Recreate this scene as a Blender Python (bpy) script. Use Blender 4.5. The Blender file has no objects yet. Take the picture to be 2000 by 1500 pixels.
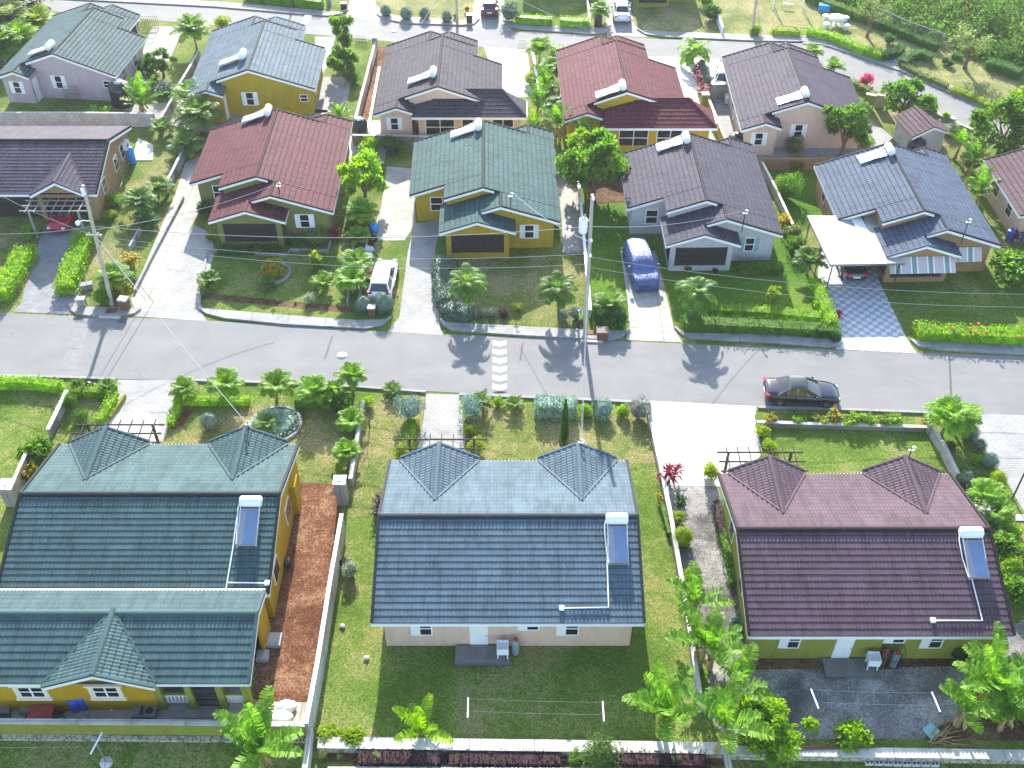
import bpy, math, random
from mathutils import Vector, Matrix, Quaternion
R = math.radians
V = Vector
scn = bpy.context.scene
COL = scn.collection
# ------------------------------------------------------------------ camera
PITCH, FPX, CAMH = R(43), 2100.0, 48.0
cam = bpy.data.objects.new('camera', bpy.data.cameras.new('camera'))
COL.objects.link(cam)
cam.location = (0, 0, CAMH); cam.rotation_euler = (R(90) - PITCH, 0, 0)
cam.data.sensor_width = 36; cam.data.lens = FPX / 2000 * 36; cam.data.clip_end = 3000; cam.data.clip_start = 1
scn.camera = cam
def G(px, py, z=0.0):
    """the point at height z that the photograph shows at pixel (px, py)"""
    dx = (px - 1000) / FPX; dy = -(py - 750) / FPX
    fy = math.cos(PITCH) + dy * math.sin(PITCH); fz = -math.sin(PITCH) + dy * math.cos(PITCH)
    t = (z - CAMH) / fz
    return V((dx * t, fy * t, z))
def up(px, py, Y):
    """height of the point seen at (px, py) that stands at distance Y"""
    dy = -(py - 750) / FPX
    fy = math.cos(PITCH) + dy * math.sin(PITCH); fz = -math.sin(PITCH) + dy * math.cos(PITCH)
    t = Y / fy
    return V(((px - 1000) / FPX * t, Y, CAMH + fz * t))
# ------------------------------------------------------------------ light
SUN_EL, SUN_AZ = R(26.3), R(-2.5)                # sun beyond the far houses, shadows fall towards the camera
scn.world = bpy.data.worlds.new('World'); scn.world.use_nodes = True
wn = scn.world.node_tree; bg = wn.nodes['Background']
sky = wn.nodes.new('ShaderNodeTexSky'); sky.sky_type = 'NISHITA'; sky.sun_disc = False
sky.sun_elevation = SUN_EL; sky.sun_rotation = SUN_AZ
wn.links.new(sky.outputs[0], bg.inputs[0]); bg.inputs[1].default_value = 0.15
ld = bpy.data.lights.new('sun', 'SUN'); ld.energy = 4.3; ld.angle = R(0.5); ld.color = (1, .955, .88)
sun = bpy.data.objects.new('sun', ld); COL.objects.link(sun)
sd = V((math.sin(SUN_AZ) * math.cos(SUN_EL), math.cos(SUN_AZ) * math.cos(SUN_EL), math.sin(SUN_EL)))
sun.rotation_euler = sd.to_track_quat('Z', 'Y').to_euler(); sun.location = (0, 60, 80)
scn.view_settings.view_transform = 'Standard'; scn.view_settings.look = 'None'
scn.view_settings.exposure = 1.8; scn.view_settings.gamma = 1
scn.render.engine = 'CYCLES'
# ------------------------------------------------------------------ scene tree helpers
def tag(o, label=None, cat=None, group=None, kind=None):
    if label: o['label'] = label
    if cat: o['category'] = cat
    if group: o['group'] = group
    if kind: o['kind'] = kind
    return o
def thing(name, loc, label, cat, group=None, rz=0, sc=None):
    o = bpy.data.objects.new(name, None); COL.objects.link(o)
    o.empty_display_size = .3; o.location = loc; o.rotation_euler = (0, 0, rz)
    if sc: o.scale = sc
    return tag(o, label, cat, group)
def link(name, mesh, m=None, parent=None, loc=None, rz=None, sc=None):
    o = bpy.data.objects.new(name, mesh); COL.objects.link(o)
    if parent: o.parent = parent
    if m is not None:
        if not mesh.materials: mesh.materials.append(m)
        elif mesh.materials[0] != m:
            o.material_slots[0].link = 'OBJECT'; o.material_slots[0].material = m
    if loc is not None: o.location = loc
    if rz is not None: o.rotation_euler = (0, 0, rz)
    if sc is not None: o.scale = sc if not isinstance(sc, (int, float)) else (sc, sc, sc)
    return o
class MB:
    """collects faces for ONE mesh object"""
    def __init__(s): s.v = []; s.f = []; s.sm = []; s.uv = []
    def face(s, pts, smooth=False, uv=None):
        b = len(s.v); s.v += [tuple(p) for p in pts]; s.f.append(tuple(range(b, b + len(pts)))); s.sm.append(smooth)
        s.uv.append(uv)
    def grid(s, rows, smooth=True, closed=False):
        b = len(s.v); n = len(rows[0])
        for r in rows: s.v += [tuple(p) for p in r]
        for i in range(len(rows) - 1):
            for j in range(n if closed else n - 1):
                k = (j + 1) % n
                s.f.append((b + i * n + j, b + i * n + k, b + (i + 1) * n + k, b + (i + 1) * n + j)); s.sm.append(smooth); s.uv.append(None)
    def hexa(s, p):
        """8 corners: bottom 4 then top 4"""
        b = len(s.v); s.v += [tuple(q) for q in p]
        for f in ((3, 2, 1, 0), (4, 5, 6, 7), (0, 1, 5, 4), (1, 2, 6, 5), (2, 3, 7, 6), (3, 0, 4, 7)):
            s.f.append(tuple(b + i for i in f)); s.sm.append(False); s.uv.append(None)
    def box(s, x0, y0, z0, x1, y1, z1):
        s.hexa([(x0, y0, z0), (x1, y0, z0), (x1, y1, z0), (x0, y1, z0), (x0, y0, z1), (x1, y0, z1), (x1, y1, z1), (x0, y1, z1)])
    def bar(s, a, b, w, h, upv=V((0, 0, 1))):
        """oriented bar a->b, width w sideways, h along upv, hanging centred"""
        a = V(a); b = V(b); d = (b - a).normalized(); sd_ = d.cross(upv)
        if sd_.length < 1e-4: sd_ = d.cross(V((0, 1, 0)))
        sd_.normalize(); u = sd_.cross(d).normalized()
        q = [(-1, -1), (1, -1), (1, 1), (-1, 1)]
        s.hexa([a + sd_ * (w / 2 * i) + u * (h / 2 * j) for i, j in q] + [b + sd_ * (w / 2 * i) + u * (h / 2 * j) for i, j in q])
    def prism(s, poly, z0, z1):
        """footprint polygon (x, y) raised from z0 to z1"""
        n = len(poly); b = len(s.v)
        s.v += [(p[0], p[1], z0) for p in poly] + [(p[0], p[1], z1) for p in poly]
        s.f.append(tuple(b + i for i in range(n - 1, -1, -1))); s.f.append(tuple(b + n + i for i in range(n)))
        for i in range(n):
            k = (i + 1) % n; s.f.append((b + i, b + k, b + n + k, b + n + i))
        s.sm += [False] * (n + 2); s.uv += [None] * (n + 2)
    def xwall(s, poly, y, t=.18):
        """wall whose outline is given in (x, z), front face at y, thickness t towards +y"""
        n = len(poly); b = len(s.v)
        s.v += [(p[0], y, p[1]) for p in poly] + [(p[0], y + t, p[1]) for p in poly]
        s.f.append(tuple(b + i for i in range(n))); s.f.append(tuple(b + n + i for i in range(n - 1, -1, -1)))
        for i in range(n):
            k = (i + 1) % n; s.f.append((b + k, b + i, b + n + i, b + n + k))
        s.sm += [False] * (n + 2); s.uv += [None] * (n + 2)
    def ywall(s, poly, x, t=.18):
        """wall whose outline is given in (y, z), at x..x+t"""
        n = len(poly); b = len(s.v)
        s.v += [(x, p[0], p[1]) for p in poly] + [(x + t, p[0], p[1]) for p in poly]
        s.f.append(tuple(b + i for i in range(n - 1, -1, -1))); s.f.append(tuple(b + n + i for i in range(n)))
        for i in range(n):
            k = (i + 1) % n; s.f.append((b + i, b + k, b + n + k, b + n + i))
        s.sm += [False] * (n + 2); s.uv += [None] * (n + 2)
    def tube(s, pts, rad, n=8, cap=True):
        pts = [V(p) for p in pts]; m = len(pts)
        if not isinstance(rad, (list, tuple)): rad = [rad] * m
        rows = []; prev = None
        for i, p in enumerate(pts):
            d = (pts[min(i + 1, m - 1)] - pts[max(i - 1, 0)]).normalized()
            if prev is None:
                a = d.cross(V((0, 0, 1)));  a = a if a.length > 1e-3 else d.cross(V((1, 0, 0)))
            else: a = prev - d * prev.dot(d)
            a.normalize(); prev = a; c = d.cross(a)
            rows.append([p + (a * math.cos(6.28318 * k / n) + c * math.sin(6.28318 * k / n)) * rad[i] for k in range(n)])
        s.grid(rows, True, True)
        if cap:
            s.face(rows[0][::-1]); s.face(rows[-1])
    def lathe(s, prof, c=(0, 0, 0), n=16):
        """prof: list of (radius, z)"""
        c = V(c)
        s.grid([[c + V((r * math.cos(6.28318 * k / n), r * math.sin(6.28318 * k / n), z)) for k in range(n)] for r, z in prof], True, True)
        if prof[-1][0] > .001: s.face([c + V((prof[-1][0] * math.cos(6.28318 * k / n), prof[-1][0] * math.sin(6.28318 * k / n), prof[-1][1])) for k in range(n)])
    def mesh(s, name):
        me = bpy.data.meshes.new(name); me.from_pydata(s.v, [], s.f)
        me.polygons.foreach_set('use_smooth', s.sm)
        if any(u is not None for u in s.uv):
            l = me.uv_layers.new(name='UVMap'); d = []
            for f, u in zip(s.f, s.uv):
                for k in range(len(f)): d += list(u[k]) if u else [.4, .18]
            l.data.foreach_set('uv', d)
        me.update(); return me
    def build(s, name, m, parent=None, loc=None, rz=None, sc=None):
        me = s.mesh(name); return link(name, me, m, parent, loc, rz, sc)
    # roof slope of stepped metal tiles: rectangle eave e0->e1, ridge edge starts at r0
    def slope(s, e0, e1, r0, row=.37, wave=.2, seg=4, amp=.022, h=.035, th=.1):
        e0 = V(e0); e1 = V(e1); r0 = V(r0); U = e1 - e0; W = r0 - e0; L = U.length; S = W.length
        n = U.cross(W).normalized();
        if n.z < 0: n = -n
        nr = max(1, round(S / row)); nw = max(1, round(L / wave)); N = nw * seg
        wv = [amp * (abs(math.sin(math.pi * nw * j / N)) * 2 - 1) for j in range(N + 1)]
        last = None
        for i in range(nr):
            ra = [e0 + U * (j / N) + W * (i / nr - (wv[j] + amp) * .75 / S) + n * (h + wv[j]) for j in range(N + 1)]
            rb = [e0 + U * (j / N) + W * ((i + 1) / nr) + n * (wv[j] * .75) for j in range(N + 1)]
            b = len(s.v); s.v += [tuple(p) for p in ra] + [tuple(p) for p in rb]; q = N + 1
            for j in range(N):
                s.f.append((b + j, b + j + 1, b + q + j + 1, b + q + j)); s.sm.append(True)
                s.uv.append([(j / N * L, i * .37), ((j + 1) / N * L, i * .37), ((j + 1) / N * L, i * .37 + .37), (j / N * L, i * .37 + .37)])
            if last is not None:
                b2 = len(s.v); s.v += [tuple(p) for p in last] + [tuple(p) for p in ra]
                for j in range(N):
                    s.f.append((b2 + j, b2 + j + 1, b2 + q + j + 1, b2 + q + j)); s.sm.append(False)
                    s.uv.append([(j / N * L, i * .37)] * 4)
            last = rb
        lo = n * -th
        c = [e0, e1, e1 + W, r0]; t = n * .008
        s.face([p + lo for p in c])
        for i in range(4):
            a, b_ = c[i], c[(i + 1) % 4]; s.face([a + lo, b_ + lo, b_ + t, a + t])
    def cap(s, a, b, w=.13, h=.07):
        """rounded ridge cap"""
        a = V(a); b = V(b); d = (b - a).normalized(); sd_ = d.cross(V((0, 0, 1))).normalized(); u = sd_.cross(d)
        prof = [(-w, -.05), (-w * .8, h * .4), (-w * .4, h * .9), (0, h * 1.1), (w * .4, h * .9), (w * .8, h * .4), (w, -.05)]
        s.grid([[p + sd_ * x + u * z for x, z in prof] for p in (a, b)], True)
    def board(s, a, b, h=.2, t=.05, drop=.05):
        """fascia board hanging under the edge a->b"""
        a = V(a); b = V(b); d = (b - a); d.z = 0; d.normalize(); nn = V((-d.y, d.x, 0)) * (t / 2); z1 = V((0, 0, drop)); z2 = V((0, 0, drop + h))
        s.hexa([a - nn - z2, b - nn - z2, b + nn - z2, a + nn - z2, a - nn - z1, b - nn - z1, b + nn - z1, a + nn - z1])
# ------------------------------------------------------------------ materials
MATS = {}
def nodes(name, rough=.6, spec=.3):
    m = bpy.data.materials.new(name); m.use_nodes = True; nt = m.node_tree
    b = nt.nodes['Principled BSDF']; b.inputs['Roughness'].default_value = rough; b.inputs['Specular IOR Level'].default_value = spec
    MATS[name] = m
    return m, nt, b
def N(nt, typ, **kw):
    n = nt.nodes.new('ShaderNode' + typ)
    for k, v in kw.items(): setattr(n, k, v)
    return n
def coords(nt, kind='Object', scale=(1, 1, 1), rot=(0, 0, 0)):
    c = N(nt, 'TexCoord'); mp = N(nt, 'Mapping'); mp.inputs['Scale'].default_value = scale; mp.inputs['Rotation'].default_value = rot
    nt.links.new(c.outputs[kind], mp.inputs[0]); return mp.outputs[0]
def noise(nt, vec, scale, detail=4, rough=.6, dist=0):
    n = N(nt, 'TexNoise'); n.inputs['Scale'].default_value = scale; n.inputs['Detail'].default_value = detail
    n.inputs['Roughness'].default_value = rough; n.inputs['Distortion'].default_value = dist
    if vec is not None: nt.links.new(vec, n.inputs['Vector'])
    return n.outputs['Fac']
def ramp(nt, fac, stops):
    r = N(nt, 'ValToRGB'); e = r.color_ramp.elements
    while len(e) < len(stops): e.new(.5)
    for x, (p, c) in zip(e, stops):
        x.position = p; x.color = (*c, 1) if len(c) == 3 else c
    nt.links.new(fac, r.inputs[0]); return r.outputs[0]
def mix(nt, fac, a, b, mode='MIX'):
    m = N(nt, 'Mix', data_type='RGBA', blend_type=mode)
    for sock, val in ((m.inputs['Factor'], fac), (m.inputs['A'], a), (m.inputs['B'], b)):
        if hasattr(val, 'is_linked'): nt.links.new(val, sock)
        elif isinstance(val, (int, float)): sock.default_value = val
        else: sock.default_value = (*val, 1)
    return m.outputs['Result']
def bump(nt, b, fac, strength=.4, dist=.02):
    n = N(nt, 'Bump'); n.inputs['Strength'].default_value = strength; n.inputs['Distance'].default_value = dist
    nt.links.new(fac, n.inputs['Height']); nt.links.new(n.outputs[0], b.inputs['Normal'])
def sc(c, k): return tuple(min(1, x * k) for x in c)
def plain(name, col, rough=.6, var=.12, scale=3, spec=.3, metal=0, bmp=0, fine=40):
    if name in MATS: return MATS[name]
    m, nt, b = nodes(name, rough, spec); b.inputs['Metallic'].default_value = metal
    vec = coords(nt)
    f = noise(nt, vec, scale, 5)
    c = ramp(nt, f, [(.3, sc(col, 1 - var)), (.7, sc(col, 1 + var))])
    nt.links.new(c, b.inputs['Base Color'])
    if bmp: bump(nt, b, noise(nt, vec, fine, 3), bmp, .01)
    return m
def ground_mat(name, a, b_, c_, big=.25, mid=2.6, fine=8.5, bs=.5, pos=(.36, .5, .64), rough=.95):
    """lawn, earth and the like: patches, tufts and grain"""
    m, nt, b = nodes(name, rough, .1); vec = coords(nt)
    f1 = noise(nt, vec, big, 6, .65, .4); f2 = noise(nt, vec, mid, 5, .7); f3 = noise(nt, vec, fine, 4, .75)
    mm = N(nt, 'Math', operation='MULTIPLY_ADD'); nt.links.new(f2, mm.inputs[0]); mm.inputs[1].default_value = .55; nt.links.new(f1, mm.inputs[2])
    m2 = N(nt, 'Math', operation='MULTIPLY_ADD'); nt.links.new(f3, m2.inputs[0]); m2.inputs[1].default_value = .5; nt.links.new(mm.outputs[0], m2.inputs[2])
    m3 = N(nt, 'Math', operation='SUBTRACT'); nt.links.new(m2.outputs[0], m3.inputs[0]); m3.inputs[1].default_value = .525
    c = ramp(nt, m3.outputs[0], [(pos[0], a), (pos[1], b_), (pos[2], c_)])
    g = ramp(nt, f3, [(.3, (.5, .5, .5)), (.7, (1.42, 1.42, 1.42))])
    nt.links.new(mix(nt, 1.0, c, g, 'MULTIPLY'), b.inputs['Base Color'])
    bump(nt, b, f3, bs, .06)
    return m
LAWN = ground_mat('lawn_grass', (.068, .118, .015), (.108, .165, .024), (.21, .20, .072))
LAWN_DRY = ground_mat('dry_lawn', (.080, .122, .020), (.145, .165, .043), (.26, .215, .10))
LAWN_LUSH = ground_mat('lush_lawn', (.042, .118, .006), (.066, .155, .008), (.115, .185, .018), big=.18)
LAWN_PARK = ground_mat('park_lawn', (0.105, 0.1365, 0.0315), (0.1785, 0.189, 0.063), (0.2835, 0.252, 0.1155))
SOIL = ground_mat('red_earth', (.088, .038, .020), (.15, .066, .034), (.27, .155, .09), mid=2.5, fine=9)
DARKSOIL = ground_mat('dark_earth', (.05, .028, .016), (.10, .055, .03), (.17, .11, .06), mid=2.5, fine=9)
GRAVEL = ground_mat('gravel', (.085, .08, .075), (.19, .18, .168), (.38, .36, .33), big=.3, mid=7, fine=22, bs=.9)
GRAVEL_DARK = ground_mat('dark_gravel', (.10, .095, .09), (.215, .205, .195), (.46, .43, .39), big=.3, mid=7, fine=22, bs=.9)
def asphalt():
    m, nt, b = nodes('asphalt', .8, .2); vec = coords(nt); v2 = coords(nt, scale=(.18, 1.1, 1), rot=(0, 0, R(3.6)))
    f1 = noise(nt, v2, .7, 5, .6); f2 = noise(nt, vec, 30, 3, .8); f3 = noise(nt, vec, .5, 4)
    c = ramp(nt, f1, [(.3, (.172, .170, .168)), (.7, (.196, .193, .189))])
    c = mix(nt, 1.0, c, ramp(nt, f2, [(.3, (.8, .8, .8)), (.7, (1.18, 1.18, 1.18))]), 'MULTIPLY')
    c = mix(nt, 1.0, c, ramp(nt, f3, [(.35, (.93, .93, .94)), (.65, (1.05, 1.05, 1.04))]), 'MULTIPLY')
    vr = N(nt, 'TexVoronoi', feature='DISTANCE_TO_EDGE'); vr.inputs['Scale'].default_value = .16; nw = N(nt, 'TexNoise'); nw.inputs['Scale'].default_value = 1.2; nw.inputs['Detail'].default_value = 6; nt.links.new(vec, nw.inputs['Vector'])
    ad = N(nt, 'VectorMath', operation='MULTIPLY_ADD'); nt.links.new(nw.outputs['Color'], ad.inputs[0]); ad.inputs[1].default_value = (1.6, 1.6, 0); nt.links.new(vec, ad.inputs[2]); nt.links.new(ad.outputs[0], vr.inputs['Vector'])
    gate = ramp(nt, noise(nt, vec, .22, 2), [(.47, (1, 1, 1)), (.53, (0, 0, 0))])    # cracks only here and there
    ck = ramp(nt, vr.outputs['Distance'], [(.0, (.82, .82, .82)), (.006, (1, 1, 1))]); c = mix(nt, 1.0, c, mix(nt, gate, ck, (1, 1, 1)), 'MULTIPLY')
    st = ramp(nt, noise(nt, vec, 1.7, 5, .7), [(.68, (1, 1, 1)), (.78, (.86, .86, .87))]); c = mix(nt, 1.0, c, st, 'MULTIPLY')    # oil and damp stains
    nt.links.new(c, b.inputs['Base Color']); bump(nt, b, f2, .25, .01); return m
ASPHALT = asphalt()
def concrete(name, col, stain=.25, rough=.8, joints=None):
    m, nt, b = nodes(name, rough, .25); vec = coords(nt)
    f1 = noise(nt, vec, .5, 6, .65, .6); f2 = noise(nt, vec, 22, 4, .8); f3 = noise(nt, vec, 2.6, 5)
    c = ramp(nt, f1, [(.3, sc(col, 1 - stain)), (.55, col), (.75, sc(col, 1 + stain * .4))])
    c = mix(nt, 1.0, c, ramp(nt, f3, [(.3, (.86, .86, .85)), (.6, (1.05, 1.05, 1.05))]), 'MULTIPLY')
    c = mix(nt, 1.0, c, ramp(nt, f2, [(.25, (.85, .85, .85)), (.7, (1.08, 1.08, 1.08))]), 'MULTIPLY')
    t = N(nt, 'TexBrick'); t.inputs['Scale'].default_value = 1; t.inputs['Brick Width'].default_value = 2.6; t.inputs['Row Height'].default_value = 2.2; t.inputs['Mortar Size'].default_value = .022; t.offset = 0
    t.inputs['Color1'].default_value = (.94, .94, .94, 1); t.inputs['Color2'].default_value = (1.03, 1.03, 1.02, 1); t.inputs['Mortar'].default_value = (.52, .51, .49, 1); nt.links.new(vec, t.inputs['Vector'])
    c = mix(nt, 1.0, c, t.outputs['Color'], 'MULTIPLY')
    nt.links.new(c, b.inputs['Base Color']); bump(nt, b, f2, .25, .01); return m
CONC = concrete('concrete', (.28, .276, .265)); CONC_PALE = concrete('pale_concrete', (.56, .55, .52), .2)
CONC_DARK = concrete('aged_concrete', (.20, .195, .19), .35); CONC_WARM = concrete('warm_concrete', (.37, .35, .31), .3)
def pavers(name, col, grout, bw=.4, bh=.2, rot=0, var=.25):
    m, nt, b = nodes(name, .8, .2); vec = coords(nt, rot=(0, 0, rot))
    t = N(nt, 'TexBrick'); t.inputs['Scale'].default_value = 1; t.inputs['Brick Width'].default_value = bw; t.inputs['Row Height'].default_value = bh
    t.inputs['Mortar Size'].default_value = .018; t.inputs['Color1'].default_value = (*sc(col, 1 - var), 1); t.inputs['Color2'].default_value = (*sc(col, 1 + var * .6), 1); t.inputs['Mortar'].default_value = (*grout, 1)
    nt.links.new(vec, t.inputs['Vector'])
    v = coords(nt); f = noise(nt, v, .6, 5)
    c = mix(nt, 1.0, t.outputs['Color'], ramp(nt, f, [(.3, (.8, .8, .8)), (.7, (1.12, 1.12, 1.1))]), 'MULTIPLY')
    nt.links.new(c, b.inputs['Base Color']); bump(nt, b, t.outputs['Fac'], -.3, .01); return m
PAVER = pavers('block_paving', (.315, .308, .298), (.22, .215, .205), .4, .2, 0, .10); PAVER_DARK = pavers('grey_block_paving', (.23, .23, .24), (.16, .16, .165), .4, .2, 0, .14)
BLOCK = pavers('concrete_block', (.40, .39, .37), (.27, .26, .25), .42, .21, 0, .12)
def blockwall():
    m, nt, b = nodes('block_wall', .9, .1)
    c = N(nt, 'TexCoord'); s = N(nt, 'SeparateXYZ'); k = N(nt, 'CombineXYZ'); nt.links.new(c.outputs['Object'], s.inputs[0])
    nt.links.new(s.outputs[0], k.inputs[0]); nt.links.new(s.outputs[2], k.inputs[1])
    t = N(nt, 'TexBrick'); t.inputs['Scale'].default_value = 1; t.inputs['Brick Width'].default_value = .42; t.inputs['Row Height'].default_value = .22; t.inputs['Mortar Size'].default_value = .02
    t.inputs['Color1'].default_value = (.40, .39, .385, 1); t.inputs['Color2'].default_value = (.50, .485, .47, 1); t.inputs['Mortar'].default_value = (.27, .26, .26, 1)
    nt.links.new(k.outputs[0], t.inputs['Vector'])
    f = noise(nt, c.outputs['Object'], 1.2, 5)
    nt.links.new(mix(nt, 1.0, t.outputs['Color'], ramp(nt, f, [(.3, (.8, .8, .82)), (.7, (1.1, 1.1, 1.1))]), 'MULTIPLY'), b.inputs['Base Color']); return m
BLOCKWALL = blockwall()
def rubble():
    m, nt, b = nodes('rubble_stone', .9, .1); vec = coords(nt)
    v = N(nt, 'TexVoronoi', feature='DISTANCE_TO_EDGE'); v.inputs['Scale'].default_value = 3.2; nt.links.new(vec, v.inputs['Vector'])
    v2 = N(nt, 'TexVoronoi'); v2.inputs['Scale'].default_value = 3.2; nt.links.new(vec, v2.inputs['Vector'])
    st = mix(nt, v2.outputs['Distance'], (.5, .45, .36), (.36, .32, .25))
    c = mix(nt, ramp(nt, v.outputs['Distance'], [(.02, (0, 0, 0)), (.07, (1, 1, 1))]), (.12, .095, .07), st)
    nt.links.new(c, b.inputs['Base Color']); bump(nt, b, v.outputs['Distance'], .8, .05); return m
RUBBLE = rubble()
def checker_tiles():
    m, nt, b = nodes('patterned_tiles', .45, .4); vec = coords(nt, rot=(0, 0, R(3)))
    s = N(nt, 'SeparateXYZ'); nt.links.new(vec, s.inputs[0])
    def wv(o, k, ph=0.0):
        a = N(nt, 'Math', operation='MULTIPLY_ADD'); nt.links.new(o, a.inputs[0]); a.inputs[1].default_value = k; a.inputs[2].default_value = ph
        q = N(nt, 'Math', operation='SINE'); nt.links.new(a.outputs[0], q.inputs[0]); return q.outputs[0]
    p = N(nt, 'Math', operation='MULTIPLY'); nt.links.new(wv(s.outputs[0], 8.4), p.inputs[0]); nt.links.new(wv(s.outputs[1], 8.4), p.inputs[1])
    q = N(nt, 'Math', operation='MULTIPLY_ADD'); nt.links.new(noise(nt, vec, 8, 3), q.inputs[0]); q.inputs[1].default_value = .9; nt.links.new(p.outputs[0], q.inputs[2])
    nt.links.new(ramp(nt, q.outputs[0], [(.3, (.27, .29, .33)), (.5, (.37, .39, .42)), (.7, (.50, .51, .53))]), b.inputs['Base Color']); return m
DECO = checker_tiles()
def roof_mat(name, col, streak=.4, rough=.75):
    m, nt, b = nodes(name, rough, .12)
    v = coords(nt, 'UV'); vs = coords(nt, 'UV', (1, .22, 1)); vo = coords(nt)
    f1 = noise(nt, vs, 2.3, 5, .7); f2 = noise(nt, v, 35, 3, .8); f3 = noise(nt, vo, .35, 4)
    # every tile panel a little different
    t = N(nt, 'TexBrick'); t.inputs['Scale'].default_value = 1; t.inputs['Brick Width'].default_value = 1.3; t.inputs['Row Height'].default_value = .37; t.inputs['Mortar Size'].default_value = .007
    t.inputs['Color1'].default_value = (*sc(col, .9), 1); t.inputs['Color2'].default_value = (*sc(col, 1.08), 1); t.inputs['Mortar'].default_value = (*sc(col, .72), 1)
    nt.links.new(v, t.inputs['Vector'])
    c = mix(nt, 1.0, t.outputs['Color'], ramp(nt, f1, [(.28, (1 - streak,) * 3), (.5, (1, 1, 1)), (.72, (1 + streak * .45,) * 3)]), 'MULTIPLY')
    c = mix(nt, 1.0, c, ramp(nt, f2, [(.25, (.82, .82, .82)), (.75, (1.16, 1.16, 1.16))]), 'MULTIPLY')
    c = mix(nt, 1.0, c, ramp(nt, f3, [(.3, (.88, .88, .88)), (.7, (1.1, 1.1, 1.1))]), 'MULTIPLY')
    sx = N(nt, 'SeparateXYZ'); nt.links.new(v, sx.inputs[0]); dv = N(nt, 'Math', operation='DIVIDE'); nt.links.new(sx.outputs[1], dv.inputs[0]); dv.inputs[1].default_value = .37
    fr = N(nt, 'Math', operation='FRACT'); nt.links.new(dv.outputs[0], fr.inputs[0])    # shade under the lip of every course, put into the colour
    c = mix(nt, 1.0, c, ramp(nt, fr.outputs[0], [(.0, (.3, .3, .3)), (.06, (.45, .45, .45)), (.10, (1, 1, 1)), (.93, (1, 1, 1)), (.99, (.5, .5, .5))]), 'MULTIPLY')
    c = mix(nt, ramp(nt, noise(nt, vo, 1.1, 6, .75), [(.60, (0, 0, 0)), (.72, (.35, .35, .35))]), c, sc(col, 1.7))    # faded patches and lichen
    nt.links.new(c, b.inputs['Base Color']); bump(nt, b, f2, .25, .006); return m
def stucco(name, col, dirt=.18):
    m, nt, b = nodes(name, .85, .15); vec = coords(nt); vz = coords(nt, scale=(1.4, 1.4, .35))
    f = noise(nt, vz, 1.3, 6, .7); g = noise(nt, vec, 55, 2)
    c = ramp(nt, f, [(.28, sc(col, 1 - dirt)), (.55, col), (.8, sc(col, 1.06))])
    c = mix(nt, 1.0, c, ramp(nt, g, [(.3, (.9, .9, .9)), (.7, (1.06, 1.06, 1.06))]), 'MULTIPLY')
    nt.links.new(c, b.inputs['Base Color']); bump(nt, b, g, .35, .01); return m
WHITE = plain('white_paint', (.78, .78, .77), .5, .04); CREAM = plain('cream_trim', (.72, .62, .45), .6, .06)
WALLCAP = concrete('old_white_wall', (.50, .485, .44), .45); WALLGREY = concrete('grey_wall', (.36, .35, .33), .35)
GLASS = plain('dark_window_glass', (.012, .014, .018), .08, .1, 1, .6)
METAL = plain('grey_metal', (.35, .36, .38), .35, .08, 4, .5, .7); STEEL = plain('white_enamel', (.80, .81, .82), .22, .03, 4, .5)
COLLECTOR = plain('solar_glass', (.13, .20, .33), .34, .15, 1.5, 1.0); DARK = plain('dark_interior', (.018, .016, .018), .8, .2)
IRON = plain('dark_ironwork', (.03, .028, .03), .5, .2); WOOD = plain('weathered_timber', (.24, .21, .17), .85, .25, 6, .1, 0, .4)
POLEWOOD = plain('pole_timber', (.42, .385, .33), .8, .2, 3, .1, 0, .3); BLACKPL = plain('black_plastic', (.015, .016, .018), .35, .1, 3, .5)
BLUEPL = plain('blue_plastic', (.02, .09, .42), .4, .12, 3, .5); SKYPL = plain('bright_blue_plastic', (.01, .28, .72), .35, .1, 3, .5)
RUBBER = plain('tyre_rubber', (.02, .02, .021), .8, .15, 6); RUST = plain('rusty_iron', (.16, .075, .05), .8, .3, 8)
CHAMBER = plain('chamber_concrete', (.38, .375, .355), .85, .15, 5); BUMPW = plain('worn_road_paint', (.66, .64, .53), .7, .2, 5); PERGOLA = plain('pergola_timber', (.055, .048, .042), .8, .3, 5, .1); PIPE = plain('white_pipe', (.82, .82, .8), .4, .03)
TRUNK = plain('palm_trunk', (.27, .23, .17), .9, .3, 6, .1, 0, .6); BARK = plain('tree_bark', (.17, .12, .08), .9, .3, 6, .1, 0, .6)
STEMB = plain('banana_stem', (.30, .24, .09), .8, .35, 5, .2); DRYLEAF = plain('dry_leaves', (.38, .25, .12), .9, .3, 5, .1)
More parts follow.
